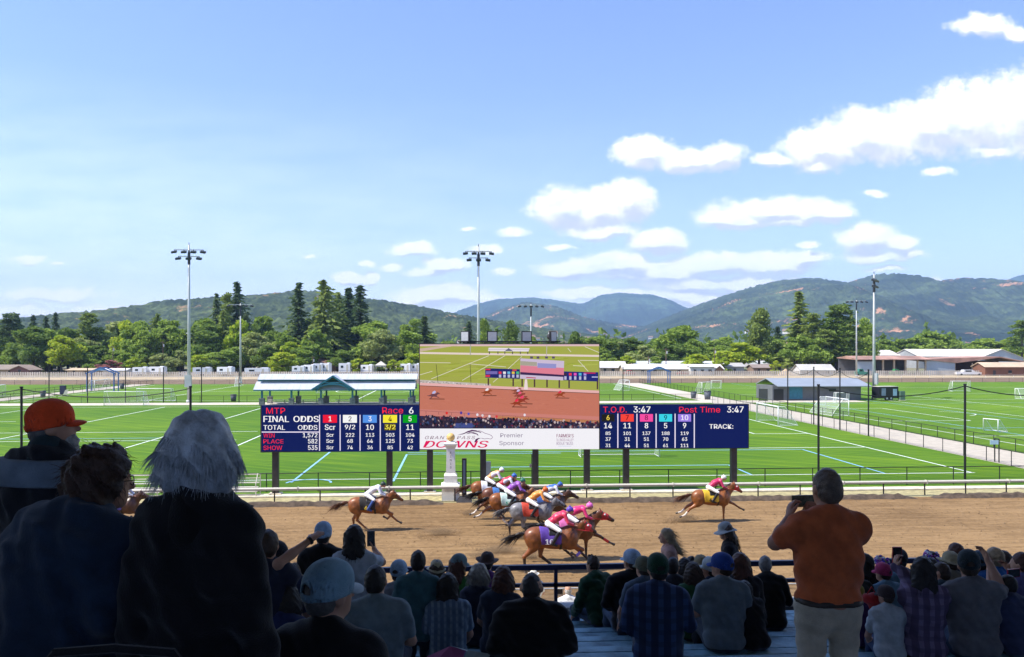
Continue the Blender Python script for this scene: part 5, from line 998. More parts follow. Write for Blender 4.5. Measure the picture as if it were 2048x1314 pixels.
# legs: list of joints (x forward, z up) shoulder/hip ... hoof; lateral side given separately. Withers about 1.5 m, x = 0 under the saddle.
def horse(label, pos, coatk, legs, lean=0.0, neck=(.98, 1.66), head=(1.46, 1.44), tailk='bay', tail_to=(-1.75, 1.28), cloth=(.8, .7, .1), cloth_no=None, no_col=(.02, .02, .02), hood=None, wraps=None, socks=(), dark_legs=True, scale=1.17, rz=0.0, blaze=False, ears=True):
    o = empty('racehorse', pos, rz, label, 'horse', 'racehorses galloping past the finish'); o.scale = (scale,)*3
    b = Body(); Y = .19
    b.ell((-.66, 0, 1.22), (.40, .27, .31), 'trunk', .12); b.ell((-.50, 0, 1.33), (.40, .22, .20), 'trunk', .12)      # croup
    for s in (-1, 1): b.ell((-.70, s*.135, 1.12), (.30, .16, .34), 'trunk', .10)
    b.cone((-.35, 0, 1.17), (.42, 0, 1.13), .285, .325, 'trunk', .12, (1, .92, 1)); b.ell((.05, 0, 1.04), (.62, .27, .26), 'trunk', .12)
    b.ell((.50, 0, 1.14), (.34, .25, .36), 'trunk', .12); b.cone((.15, 0, 1.40), (.52, 0, 1.42), .09, .10, 'trunk', .14)    # withers
    for s in (-1, 1): b.ell((.56, s*.16, 1.10), (.22, .13, .32), 'trunk', .10)
    nx, nz = neck; hx, hz = head
    b.cone((.58, 0, 1.26), (nx, 0, nz-.05), .25, .135, 'neck', .12, (1, .62, 1)); b.cone((.50, 0, 1.42), (nx-.02, 0, nz+.03), .12, .085, 'neck', .10, (1, .6, 1))
    d = A3((hx-nx, 0, hz-nz)); L_ = np.linalg.norm(d); d /= L_; u = A3((-d[2], 0, d[0])); u = u if u[2] > 0 else -u; P = lambda t, v, y=0: A3((nx, 0, nz))+d*t*L_+u*v+A3((0, y, 0))
    b.cone(P(-.02, -.01), P(.55, .015), .115, .088, 'head', .05, (1, .78, 1)); b.cone(P(.5, .01), P(1.0, -.005), .085, .062, 'head', .04, (1, .85, 1)); b.ell(P(.24, -.085), (.135, .062, .105), 'head', .05); b.ell(P(1.02, -.02), (.065, .055, .058), 'head', .03); b.cone(P(.45, -.07), P(.9, -.06), .045, .03, 'head', .04)
    for s in (-1, 1):
        b.ell(P(.30, .055, s*.075), (.035, .025, .03), 'head', .02); b.ell(P(.96, .0, s*.045), (.03, .018, .022), 'head', .015)
        if ears: b.cone(P(-.03, .09, s*.05), P(-.20, .20, s*.065), .035, .010, 'head', .02)
    for nm, side, pts in legs:
        q = [A3((x, side*(Y if i == 0 else Y*.72), z)) for i, (x, z) in enumerate(pts)]
        if nm == 'f': rs = [.13, .105, .055, .043, .036, .050]; 
        else: rs = [.20, .135, .062, .045, .037, .050]
        q[0][1] = side*(.15 if nm == 'f' else .14)
        for i in range(4): b.cone(q[i], q[i+1], rs[i], rs[i+1]*(1.0), 'leg', .05 if i < 2 else .02)
        b.ell(q[2], (rs[2]*1.12, rs[2]*1.0, rs[2]*1.2), 'leg', .02); b.ell(q[3], (rs[3]*1.15,)*3, 'leg', .015)
        e = q[4]-q[3]; e /= np.linalg.norm(e)+1e-9; b.cone(q[4], q[4]+e*.075, .040, .058, 'leg', .012)
    me = relax(b.mesh('body', .024), 1); feet = [(A3((p[-1][0], s*Y*.72, p[-1][1])), A3((p[-2][0], s*Y*.72, p[-2][1])), A3((p[-3][0], s*Y*.72, p[-3][1])), i) for i, (n_, s, p) in enumerate(legs)]
    mats = [CT[coatk], M_DARKLEG if dark_legs else CT[coatk], M_HOOF, M_SOCK, M_EYE]
    def pick(c):
        r = np.zeros(len(c), int)
        for f, fet, mid, i in feet:
            e = f-fet; e = e/np.linalg.norm(e); near_ = np.linalg.norm(c-f, axis=1) < .13; v = fet-mid; lv = np.linalg.norm(v); t = ((c-mid)@(v/lv)); axd = np.linalg.norm((c-mid)-np.outer(t, v/lv), axis=1)
            low = (axd < .085) & (t > lv*.15) & (t < lv+.05); r[low | (np.linalg.norm(c-fet, axis=1) < .10)] = 1
            r[near_] = 2
            if i in socks: r[(axd < .085) & (t > lv*.55) & (t < lv+.06)] = 3; r[np.linalg.norm(c-fet, axis=1) < .09] = 3; r[near_ & (((c-f)@e) < .0)] = 3
        mz = P(1.0, 0); r[np.linalg.norm(c-mz, axis=1) < .085] = 1
        for s in (-1, 1): r[np.linalg.norm(c-P(.30, .055, s*.10), axis=1) < .034] = 4
        if blaze: q = c-P(.5, .09); r[(np.abs(c[:, 1]) < .032) & (((c-P(0, 0))@u) > .055) & (((c-P(0, 0))@d) > .10) & (((c-P(0, 0))@d) < L_*.98)] = 3
        return r
    paint(me, None, pick); ob = link('body', me, mats, o, True)
    mm = {'bay': M_MANE_B, 'chestnut': M_MANE_C, 'gray': M_MANE_G}[tailk]
    T0 = A3((-1.0, 0, 1.30)); T1 = A3((tail_to[0], 0, tail_to[1]))
    tb = Body().chain([T0+A3((.06, 0, .02)), T0+(T1-T0)*.25+A3((0, 0, .07)), T0+(T1-T0)*.55+A3((0, 0, .04))], [.05, .06, .035], 't', .03).mesh('t', .022); V1 = np.array([v.co for v in tb.vertices]); F1 = np.array([p.vertices for p in tb.polygons])
    V, F = strands(170, lambda i, R: T0+(T1-T0)*(.05+.45*R.rand())+R.normal(size=3)*(.025, .03, .03)+A3((0, 0, .05)), lambda i, R: (T1-T0)+R.normal(size=3)*(.08, .12, .16), .62, 0, .25, 6, .014, (0, 0, -.9), 3)
    V = np.concatenate([V1, V]); F = np.concatenate([F1, F+len(V1)]); bpy.data.meshes.remove(tb); link('tail', np_mesh('tail', V, F), mm, o)
    cr = lambda t: A3((.55+(nx-.55)*t, 0, 1.50+(nz+.10-1.50)*t))
    V, F = strands(130, lambda i, R: cr(R.rand())+A3((0, R.normal()*.015, -.02)), lambda i, R: (-.9, R.normal()*.4, .55), .20, 0, .3, 4, .016, (-2, 0, -4), 5); link('mane', np_mesh('mane', V, F), mm, o)
    # saddle cloth: the barrel's own skin, a little proud, cut to a rectangle
    sk = Body(); sk.P = [p for p in b.P if p[6] == 'trunk']
    cm = sk.mesh('saddle_cloth', .026, .016, [((-.34, 0, 0), (-1, 0, -.12)), ((.30, 0, 0), (1, 0, .06)), ((0, 0, .98), (0, 0, -1))]); cl = link('saddle_cloth', relax(cm, 1), mat('cloth_%d_%d_%d' % tuple(int(c*99) for c in cloth), cloth, .7, .08, 10, .2), o, True)
    sm = sk.mesh('saddle', .026, .034, [((-.20, 0, 0), (-1, 0, 0)), ((.22, 0, 0), (1, 0, 0)), ((0, 0, 1.30), (0, 0, -1))]); link('saddle', sm, M_LEATHER, o, True)
    gm = sk.mesh('girth', .026, .014, [((.16, 0, 0), (-1, 0, 0)), ((.26, 0, 0), (1, 0, 0)), ((0, 0, 1.05), (0, 0, 1))]); link('girth', gm, M_LEATHER, o, True)
    if cloth_no:
        V, F = text_mesh(cloth_no); x0 = min(v.x for v in V); x1 = max(v.x for v in V); k = .34; bb = MB()
        for e_ in (-.012, 0, .012): bb._add([((v.x-(x0+x1)/2)*k-.19+e_, -.352-.002*(e_ > 0)+.12*(max(0, v.y*k-.05)), 1.02+v.y*k) for v in V], F)
        bb.build('cloth_number', mat('num_%d_%d_%d' % tuple(int(c*99) for c in no_col), no_col, .6, 0), cl)
    bb = MB()
    for s in (-1, 1):
        bb.tube([P(.0, .09, s*.055), P(.12, -.02, s*.095), P(.30, -.13, s*.06)], .010, 5); bb.tube([P(.0, .09, s*.05), P(.45, .02, s*.085), P(.84, -.03, s*.062)], .010, 5); bb.tube([P(.84, -.03, s*.062), A3((nx-.25, s*.12, nz-.16)), A3((.62, s*.10, 1.52))], .009, 5)
    bb.tube([P(.62, .085, -.02), P(.62, .0, -.085), P(.62, -.06, -.04)], .011, 5); bb.build('bridle', M_LEATHER if not hood else mat('br_%d_%d_%d' % tuple(int(c*99) for c in hood), hood, .5, .05), o)
    if hood:
        hb = Body(); hb.P = [p for p in b.P if p[6] == 'head']; hm = hb.mesh('hood', .018, .010, [(P(.60, 0), tuple(d)), (P(-.05, 0), tuple(-d))]); hd_ = link('hood', hm, mat('hood_%d_%d_%d' % tuple(int(c*99) for c in hood), hood, .6, .08, 9), o, True)
        for s in (-1, 1): MB().ball(P(.30, .06, s*.098), (.035, .02, .035), 10).build('blinker_cup', mat('white_cup', (.75, .75, .75), .5, 0), hd_, True)
    if wraps:
        for (i, c) in wraps:
            n_, s, p = legs[i]; a = A3((p[3][0], s*Y*.72, p[3][1])); q = A3((p[2][0], s*Y*.72, p[2][1])); wbm = Body().cone(a+(q-a)*.05, a+(q-a)*.55, .052, .052, 'w', .01).mesh('leg_wrap', .014); link('leg_wrap', wbm, mat('wrap_%d_%d_%d' % tuple(int(x*99) for x in c), c, .7, .05), o, True)
    return o

# ------------------------------------------------------------------ jockeys, crouched in the irons
M_SKIN = mat('skin', (.50, .27, .18), .55, .06, 12, .05); M_BREECH = mat('white_breeches', (.80, .79, .76), .7, .04, 8, .2); M_BOOT = mat('black_boot_leather', (.015, .013, .013), .35, .1, 6)
def jockey(label, horse_o, silks, helmet, sleeve=None, seat=(-.16, 1.66), sh=(.36, 1.98), hd=(.56, 2.10), patch=None, boots=M_BOOT, breech=None):
    o = empty('person', horse_o.location, horse_o.rotation_euler.z, label, 'jockey', 'jockeys riding in the race'); o.scale = horse_o.scale
    b = Body(); sx, sz = seat; hx, hz = sh; pt = lambda x, y, z: A3((x, y, z))
    b.ell((sx, 0, sz), (.15, .145, .125), 'hip', .05); b.cone((sx+.05, 0, sz+.05), (sx+(hx-sx)*.55, 0, sz+(hz-sz)*.55+.05), .115, .125, 'torso', .06, (1, 1.15, 1)); b.cone((sx+(hx-sx)*.5, 0, sz+(hz-sz)*.5+.05), (hx-.03, 0, hz), .125, .115, 'torso', .06, (1, 1.3, 1)); b.cone((hx, -.13, hz), (hx, .13, hz), .065, .065, 'torso', .05)
    b.cone((hx, 0, hz+.02), (hd[0]-.04, 0, hd[1]-.05), .058, .055, 'neck', .03); b.ell((hd[0], 0, hd[1]), (.105, .08, .115), 'head', .02); b.ell((hd[0]+.055, 0, hd[1]-.06), (.06, .055, .075), 'head', .03); b.cone((hd[0]+.11, 0, hd[1]-.03), (hd[0]+.125, 0, hd[1]-.05), .010, .014, 'head', .012)
    for s in (-1, 1):
        b.chain([pt(hx, s*.16, hz-.01), pt(hx+.10, s*.23, hz-.26), pt(hx+.34, s*.11, hz-.38)], [.054, .042, .032], 'arm', .02); b.ell((hx+.39, s*.09, hz-.395), (.05, .032, .03), 'hand', .02)
        for f in range(4): b.chain([pt(hx+.41, s*(.075+.012*f), hz-.385-.006*f), pt(hx+.455, s*(.07+.012*f), hz-.40), pt(hx+.43, s*(.065+.012*f), hz-.43)], [.011, .010, .009], 'hand', .004)
        b.chain([pt(sx, s*.10, sz-.02), pt(.17, s*.31, 1.46)], [.095, .064], 'thigh', .03); b.chain([pt(.17, s*.31, 1.46), pt(-.08, s*.34, 1.10), pt(-.10, s*.34, 1.03)], [.058, .044, .038], 'shin', .03); b.chain([pt(-.10, s*.34, 1.03), pt(.06, s*.35, .98)], [.04, .03], 'foot', .02)
    body = relax(b.mesh('body', .02), 1); link('body', body, M_SKIN, o, True)
    T = b.select(('torso', 'arm')); wr = lambda X, Y, Z: .006*np.sin(X*38+Z*22)*np.sin(Y*30+X*9)
    m1 = relax(T.mesh('silks', .02, .014, [((hx+.32, 0, hz-.37), (.8, 0, -.3))], wr), 1); sl = sleeve or silks; ms = [mat('silk_%d_%d_%d' % tuple(int(c*99) for c in q), q, .38, .08, 7, .3, sheen=.2) for q in (silks, sl, patch or silks)]
    ax_ = A3((hx-sx, 0, hz-sz)); 
    paint(m1, None, lambda c: np.where((np.abs(c[:, 1]) > .155) | ((c[:, 0] > hx+.02) & (c[:, 2] < hz-.08)), 1, np.where(((c[:, 0]-sx)*ax_[0]+(c[:, 2]-sz)*ax_[2] > .18) & ((c[:, 0]-sx)*ax_[0]+(c[:, 2]-sz)*ax_[2] < .32), 2, 0))); link('silks', m1, ms, o, True)
    link('breeches', relax(b.select(('hip', 'thigh')).mesh('breeches', .02, .011), 1), breech or M_BREECH, o, True)
    for s in (-1, 1):
        bt = Body().chain([pt(.13, s*.32, 1.40), pt(-.06, s*.345, 1.10), pt(-.10, s*.345, 1.03), pt(.05, s*.355, .975)], [.066, .056, .048, .038], 'b', .02)
        link('boot', bt.mesh('boot', .018, .004), boots, o, True)
    he = Body().ell((hd[0]-.005, 0, hd[1]+.025), (.128, .102, .115), 'h', .02).ell((hd[0]+.11, 0, hd[1]+.005), (.075, .07, .014), 'h', .015); mh = he.mesh('helmet', .014, 0, [((hd[0], 0, hd[1]-.025), (.25, 0, -1))]); hm_ = mat('cap_%d_%d_%d' % tuple(int(c*99) for c in helmet), helmet, .45, .06, 8); ho_ = link('helmet', mh, hm_, o, True); MB().ball((hd[0]-.01, 0, hd[1]+.15), .03, 10).build('pompom', hm_, ho_, True)
    MB().ball((hd[0]+.10, 0, hd[1]-.02), (.035, .07, .028), 12).build('goggles', mat('goggle_lens', (.08, .09, .10), .12, 0), ho_, True)
    MB().tube([(hx+.42, -.10, hz-.40), (hx+.10, -.32, hz-.62)], .008, 5).build('whip', M_LEATHER, o)
    return o
# gait phases, joints: shoulder/hip, elbow/stifle, knee/hock, fetlock, hoof
F_REACH = [(.60, 1.12), (.72, .98), (1.08, .82), (1.38, .62), (1.52, .55)]
F_STAND = [(.55, 1.10), (.50, .90), (.50, .56), (.50, .20), (.53, .07)]
F_FOLD = [(.58, 1.12), (.66, .92), (.98, .78), (.76, .56), (.66, .62)]
F_BACK = [(.52, 1.10), (.44, .90), (.26, .58), (.04, .26), (-.06, .18)]
F_LIFT = [(.58, 1.12), (.62, .92), (.90, .66), (1.18, .40), (1.30, .34)]
H_BACK = [(-.70, 1.12), (-.80, .90), (-1.18, .74), (-1.50, .46), (-1.66, .42)]
H_BACK2 = [(-.70, 1.12), (-.76, .88), (-1.12, .68), (-1.40, .36), (-1.55, .30)]
H_STAND = [(-.68, 1.12), (-.60, .86), (-.82, .52), (-.80, .18), (-.75, .06)]
H_UNDER = [(-.66, 1.10), (-.44, .86), (-.46, .52), (-.12, .24), (.0, .12)]
H_PUSH = [(-.70, 1.12), (-.72, .86), (-1.04, .56), (-1.02, .18), (-1.0, .05)]
H_MID = [(-.68, 1.12), (-.56, .86), (-.62, .52), (-.28, .20), (-.14, .10)]
def place(px, py, back=0.0): p = G(px, py); return Vector((p.x, p.y, 0.0))
RD = (.55, .02, .05); GOLD = (.72, .46, .03)
# the leader, on its own at the right
hl = horse('chestnut horse in the lead, alone at right with a yellow number 4 cloth', place(1425, 1043), 'chestnut', [('f', -1, F_STAND), ('f', 1, F_REACH), ('h', -1, H_BACK2), ('h', 1, H_BACK)], neck=(1.02, 1.74), head=(1.42, 1.44), tailk='chestnut', tail_to=(-1.95, 1.05), cloth=GOLD, cloth_no='4', hood=(.50, .03, .03), socks=(2, 3), dark_legs=False, blaze=True)
jockey('jockey in deep pink silks and white cap on the leading chestnut', hl, (.52, .02, .10), (.78, .78, .70))
# number 6, well behind at left
h6 = horse('red chestnut horse running alone at left with a black and yellow number 6 cloth', place(742, 1061), 'chestnut', [('f', -1, F_FOLD), ('f', 1, F_LIFT), ('h', -1, H_MID), ('h', 1, H_STAND)], neck=(1.0, 1.68), head=(1.42, 1.40), tailk='chestnut', tail_to=(-1.95, 1.02), cloth=(.03, .025, .02), cloth_no='6', no_col=(.85, .62, .05), blaze=True, dark_legs=False)
jockey('jockey in all white silks and black cap on the number 6 chestnut', h6, (.78, .78, .80), (.03, .05, .04), boots=mat('blue_top_boot', (.03, .07, .25), .4, .05))
# the bunch at the finish post
h1 = horse('bay horse nearest to us in the bunch, with a purple number 10 cloth', place(1108, 1143), 'bay', [('f', -1, F_FOLD), ('f', 1, F_LIFT), ('h', -1, H_PUSH), ('h', 1, H_UNDER)], neck=(1.02, 1.62), head=(1.42, 1.36), tailk='bay', tail_to=(-1.85, 1.05), cloth=(.11, .05, .32), cloth_no='10', no_col=(.85, .85, .9), hood=(.62, .04, .06), wraps=[(0, (.22, .16, .55))], scale=1.27)
jockey('jockey in red silks, white sleeves and purple cap on the nearest bay', h1, (.62, .02, .08), (.10, .05, .38), sleeve=(.62, .03, .08), patch=(.66, .06, .12))
h2 = horse('dark bay horse just beyond the nearest one, stretching a red bandaged foreleg', place(1144, 1120), 'liver', [('f', -1, F_STAND), ('f', 1, F_REACH), ('h', -1, H_BACK2), ('h', 1, H_UNDER)], neck=(1.04, 1.70), head=(1.52, 1.46), tailk='bay', tail_to=(-1.8, 1.15), cloth=(.70, .16, .40), hood=(.42, .02, .03), wraps=[(1, (.65, .05, .04))], socks=(2,), scale=1.25)
jockey('jockey in hot pink silks and pink cap lying low over the dark bay', h2, (.72, .03, .16), (.80, .16, .50), sh=(.42, 1.90), hd=(.66, 1.98))
h3 = horse('dappled gray horse with a red cloth in the middle of the bunch', place(1066, 1075), 'gray', [('f', -1, F_LIFT), ('f', 1, F_FOLD), ('h', -1, H_UNDER), ('h', 1, H_PUSH)], neck=(1.0, 1.60), head=(1.44, 1.38), tailk='gray', tail_to=(-1.75, 1.0), cloth=(.55, .06, .03))
jockey('jockey in orange silks and orange cap on the gray', h3, (.80, .30, .05), (.68, .14, .02))
h4 = horse('chestnut horse with a green and white number cloth behind the gray', place(1022, 1051), 'chestnut', [('f', -1, F_FOLD), ('f', 1, F_BACK), ('h', -1, H_MID), ('h', 1, H_BACK)], neck=(1.0, 1.62), head=(1.42, 1.40), tailk='bay', tail_to=(-1.85, 1.02), cloth=(.55, .72, .62), cloth_no='5', no_col=(.03, .30, .18), socks=(2, 3), dark_legs=False)
jockey('jockey in purple silks and dark green cap beside the red and white jockey', h4, (.30, .07, .42), (.03, .16, .10), sleeve=(.34, .10, .46), patch=(.14, .05, .20))
h5 = horse('reddish horse with dark tail, third from the rail in the bunch', place(1006, 1038), 'liver', [('f', -1, F_LIFT), ('f', 1, F_FOLD), ('h', -1, H_BACK2), ('h', 1, H_UNDER)], neck=(1.0, 1.64), head=(1.44, 1.42), tailk='bay', tail_to=(-1.9, 1.10), cloth=(.06, .18, .45), socks=(2,))
jockey('jockey with a red back, white sleeves and blue cap between two others', h5, (.68, .03, .06), (.05, .14, .45), sleeve=(.75, .72, .74))
h7 = horse('golden chestnut horse next to the rail with a white number 2 cloth', place(982, 1022), 'chestnut', [('f', -1, F_FOLD), ('f', 1, F_LIFT), ('h', -1, H_UNDER), ('h', 1, H_MID)], neck=(1.0, 1.66), head=(1.44, 1.44), tailk='chestnut', tail_to=(-1.8, 1.05), cloth=(.78, .78, .80), cloth_no='2', dark_legs=False)
jockey('jockey in pale orange silks and white cap next to the rail', h7, (.80, .36, .14), (.80, .80, .80), sleeve=(.74, .62, .66), patch=(.84, .50, .28))
h8 = horse('dark horse almost hidden beyond the gray, only its head and neck showing', place(1094, 1056), 'darkbay', [('f', -1, F_FOLD), ('f', 1, F_LIFT), ('h', -1, H_UNDER), ('h', 1, H_MID)], neck=(1.0, 1.64), head=(1.44, 1.42), tailk='bay', tail_to=(-1.8, 1.05), cloth=(.05, .12, .35), blaze=True)
jockey('jockey in royal blue and white silks leaning low between the orange and pink jockeys', h8, (.04, .13, .48), (.04, .12, .40), sleeve=(.75, .75, .78), sh=(.40, 1.92), hd=(.62, 2.0))
h9 = horse('last dark horse, glimpsed between the two women in front', place(238, 1061), 'darkbay', [('f', -1, F_FOLD), ('f', 1, F_LIFT), ('h', -1, H_UNDER), ('h', 1, H_MID)], tailk='bay', cloth=(.1, .1, .4), cloth_no='3', no_col=(.8, .8, .9))
jockey('jockey in blue and white silks glimpsed between the two women in front', h9, (.08, .08, .50), (.08, .06, .40), sleeve=(.75, .75, .82), patch=(.8, .8, .85))

# dirt thrown up by the hooves: far too many crumbs to count
R = np.random.RandomState(9); Vs = []; Fs = []; n0 = 0
def clods(px, py, n, sx, sz, s0, lo=.0):
    global n0
    p = G(px, py)
    for i in range(n):
        t = R.rand(); q = np.array([p.x-sx*t+R.normal()*.10, p.y+R.normal()*.16, lo+abs(R.normal())*sz*(.25+.9*t)+.01]); s = s0*(.35+R.rand()); c = R.normal(size=(4, 3)); c /= np.linalg.norm(c, axis=1)[:, None]; Vs.append(q+c*s); Fs.append(np.array([(0, 1, 2), (0, 3, 1), (0, 2, 3), (1, 3, 2)])+n0); n0 += 4
for a in ((1375, 1043, 420, 1.5, .16, .020), (1350, 1046, 160, .8, .05, .02), (1040, 1075, 330, 1.5, .22, .024), (1020, 1100, 380, 1.8, .20, .022), (1070, 1115, 260, .7, .12, .024), (980, 1110, 200, 1.0, .06, .02), (930, 1065, 160, 1.2, .05, .02), (880, 1075, 200, 1.2, .10, .02), (760, 1060, 120, 1.0, .05, .02), (960, 1090, 220, 1.4, .12, .02), (1030, 1058, 200, .8, .12, .022), (945, 1028, 160, .6, .08, .02), (905, 1022, 90, .8, .05, .018)): clods(*a)
tag(link('dirt_clods', np_mesh('dirt_clods', np.concatenate(Vs), np.concatenate(Fs)), mat('thrown_dirt', (.17, .105, .055), .95, .2, 5)), kind='stuff')
# loose crumbs lying on the harrowed surface
V2 = []; F2 = []; n1 = 0
for i in range(9000):
    x = R.uniform(-30, 42); y = 29+21*R.rand(); s = .014+.05*R.rand()**3; c = R.normal(size=(4, 3)); c /= np.linalg.norm(c, axis=1)[:, None]; c[:, 2] *= .7; V2.append(np.array([x, y, s*.3])+c*s); F2.append(np.array([(0, 1, 2), (0, 3, 1), (0, 2, 3), (1, 3, 2)])+n1); n1 += 4
tag(link('loose_dirt', np_mesh('loose_dirt', np.concatenate(V2), np.concatenate(F2)), mat('thrown_dirt', (.17, .105, .055))), kind='stuff')

# puffs of dust hanging behind the hooves
dm = bpy.data.materials.new('hanging_dust'); dm.use_nodes = True; dt = NT(dm.node_tree); dt.n.clear(); dv = dt.add('ShaderNodeVolumePrincipled'); dv.inputs['Color'].default_value = (.62, .42, .24, 1); dv.inputs['Anisotropy'].default_value = .2
dc = dt.add('ShaderNodeTexCoord').outputs['Object']; dl_ = dt.vmath('LENGTH', dc, out=1); dn = dt.noise(dt.vmath('MULTIPLY', dc, (1, 1, 1)), 2.4, 4, .65)
dt.l.new(dt.math('MULTIPLY', dt.ramp(dt.math('SUBTRACT', dt.math('MULTIPLY', dn, 1.5), dl_), -.25, .75), 3.2), dv.inputs['Density']); do_ = dt.add('ShaderNodeOutputMaterial'); dt.l.new(dv.outputs[0], do_.inputs['Volume'])
dme = MB().ball((0, 0, 0), 1.0, 16).mesh('dust_puff'); dme.materials.append(dm)
for (px, py, a, b_, c) in ((1368, 1044, 1.2, .35, .34), (1040, 1078, .95, .4, .36), (1000, 1106, 1.3, .5, .30), (880, 1070, 1.2, .45, .34), (1062, 1118, .7, .35, .30), (965, 1116, 1.1, .4, .24), (940, 1030, .8, .35, .26), (715, 1064, .8, .3, .22)):
    p = G(px, py); o = bpy.data.objects.new('dust_puff', dme); COL.objects.link(o); o.location = (p.x, p.y, c*.55); o.scale = (a, b_, c); tag(o, kind='stuff')
# ------------------------------------------------------------------ the shaded grandstand we look out of
M_TREAD = mat('grey_tread_paint', (.26, .30, .33), .7, .25, 2.5, .2); M_PLANK = mat('worn_teal_bench_paint', (.17, .32, .38), .55, .35, 3.5, .25); M_WALLC = mat('dark_stand_wall', (.10, .10, .10), .85, .15, 1); M_BLUER = mat('navy_rail_paint', (.015, .02, .07), .4, .1, 3)
def floor_i(i): return H-2.38-.19*i
def row_y(i): return 3.4+.8*i
NROW = 10; YW = row_y(NROW); ZW = H-4.76
st = empty('grandstand', (0, 0, 0), 0, 'shaded grandstand deck of stepped treads under a wide roof', 'grandstand')
b = MB(); b.box((0, -1.3, H-2.0), (90, 9.4, .2))
for i in range(NROW): b.box((0, row_y(i)+.40, floor_i(i)-.1), (90, .798, .2)); b.box((0, row_y(i)+.02, floor_i(i)-.02+.08), (90, .03, .16))
b.build('tread', M_TREAD, st)
MB().box((0, (YW+13.28)/2, ZW-.1), (90, 13.28-YW, .2)).build('walkway_floor', mat('pale_walkway_concrete', (.33, .34, .34), .85, .15, 1.5, .2), st); MB().box((0, YW+.02, ZW+.28), (90, .04, .56)).build('riser', M_WALLC, st)
MB().box((0, 13.4, ZW-2.32), (90, .24, 5.42)).build('front_wall', M_WALLC, st); MB().box((0, 13.4, ZW+.42), (90, .34, .06)).build('wall_cap', mat('wall_cap_concrete', (.42, .42, .40), .85, .1, 2), st)
MB().box((0, -6.1, H-1.0), (90, .2, 4.0)).build('back_wall', mat('bounce_wall', (.20, .20, .21), .85, .08, 1), st)  # unseen wall, kept low to let skylight in, its tone set for bounce
b = MB(); b.prism([(-45, -6.4, H+3.4), (-45, 12.3, H+6.3), (-45, 12.3, H+6.55), (-45, -6.4, H+3.65)], (0, 0, 0), (90, 0, 0)); b.build('roof', mat('pale_roof_underside', (.22, .235, .26), .85, .1, 1), st)
for x in (-45, 45): MB().box((x, 3.4, H+.2), (.2, 19, 8)).build('added_end_wall', M_WALLC, st)  # unseen walls added to keep side light out of the stand
rl = empty('safety_rail', (0, 13.4, ZW+.6), 0, 'navy blue double safety rail along the front wall of the stand', 'rail')
MB().box((0, 0, .49), (90, .075, .085)).build('top_rail', M_BLUER, rl); MB().box((0, 0, .19), (90, .06, .06)).build('lower_rail', M_BLUER, rl)
for k in range(-16, 17):
    MB().box((k*2.4+1.62, 0, .16), (.06, .06, .62)).build('post', M_BLUER, rl)
for i in range(NROW):
    bn = empty('bench', (0, row_y(i)+.17, floor_i(i)), 0, ['worn teal bench board across the topmost row', 'worn teal bench board, second row from the top', 'worn teal bench board behind the man in orange', 'worn teal bench board, fourth row from the top', 'worn teal bench board at the bottom right, beside the gray shirt', 'worn teal bench board under the blue cap man', 'worn teal bench board in the middle rows', 'worn teal bench board, third row from the walkway', 'worn teal bench board, second row from the walkway', 'worn teal bench board next to the walkway'][i], 'bench', 'worn teal bench rows')
    MB().box((0, -.075, .41), (60, .14, .04)).build('plank', M_PLANK, bn); MB().box((0, .085, .41), (60, .14, .04)).build('plank', M_PLANK, bn)
    lm = MB().box((0, 0, .195), (.06, .22, .39)).mesh('bracket'); lm.materials.append(M_BLACK)
    for k in range(-10, 11): p = bpy.data.objects.new('bracket', lm); COL.objects.link(p); p.parent = bn; p.location = (k*1.6+.3, 0, 0)
tag(MB().box((0, 17.4, ZW-2.2), (90, 7.8, .3)).build('lower_terrace', M_CREAM), kind='structure')
tag(MB().box((0, 21.2, (ZW-2.35)/2), (90, .2, ZW-2.35)).build('terrace_wall', M_CREAM), 'pale retaining wall in front of the stand', 'wall')
fn = low_fence((-40, 26.4, 0), (40, 26.4, 0), 1.75, 2.4, 'chain link fence on the near side of the track', None, M_STEEL, mesh_mat('grey_chain_link', (.35, .33, .3), .30), .03)
sp = at(1117, 1184, 26.5); sgn = empty('fence_sign', (sp.x, 26.33, sp.z), 0, 'small black and white notice on the near chain link fence', 'sign'); MB().box((0, 0, 0), (.30, .02, .24)).build('panel', M_WALU, sgn); MB().box((0, -.014, .02), (.26, .006, .16)).build('print_block', M_BLACK, sgn)
# ------------------------------------------------------------------ people
def rotm(yaw=0.0, pitch=0.0, roll=0.0): return np.array((Matrix.Rotation(yaw, 3, 'Z')@Matrix.Rotation(pitch, 3, 'X')@Matrix.Rotation(roll, 3, 'Y')))
def hand(b, w_, d, n, side, curl=.5, tag='hand'):
    w_ = A3(w_); d = A3(d); d /= np.linalg.norm(d); n = A3(n); n = n-d*(n@d); n /= np.linalg.norm(n); s = np.cross(d, n)*side; R = np.stack([s, n, d], 1)
    b.ell(w_+d*.048, (.040, .018, .052), tag, .018, R)
    for i, L_ in enumerate((.070, .082, .076, .058)):
        o = w_+d*.088+s*(.030-.0205*i); a = o+d*L_*.5*math.cos(curl*.8)+n*L_*.5*math.sin(curl*.8); e = a+d*L_*.5*math.cos(curl*2)+n*L_*.5*math.sin(curl*2); b.chain([o-d*.012, a, e], [.0105, .0098, .0082], tag, .004)
    o = w_+d*.022+s*.032; b.chain([o, o+d*.036+s*.026+n*.008, o+d*.068+s*.030+n*.022], [.0135, .0115, .009], tag, .006)
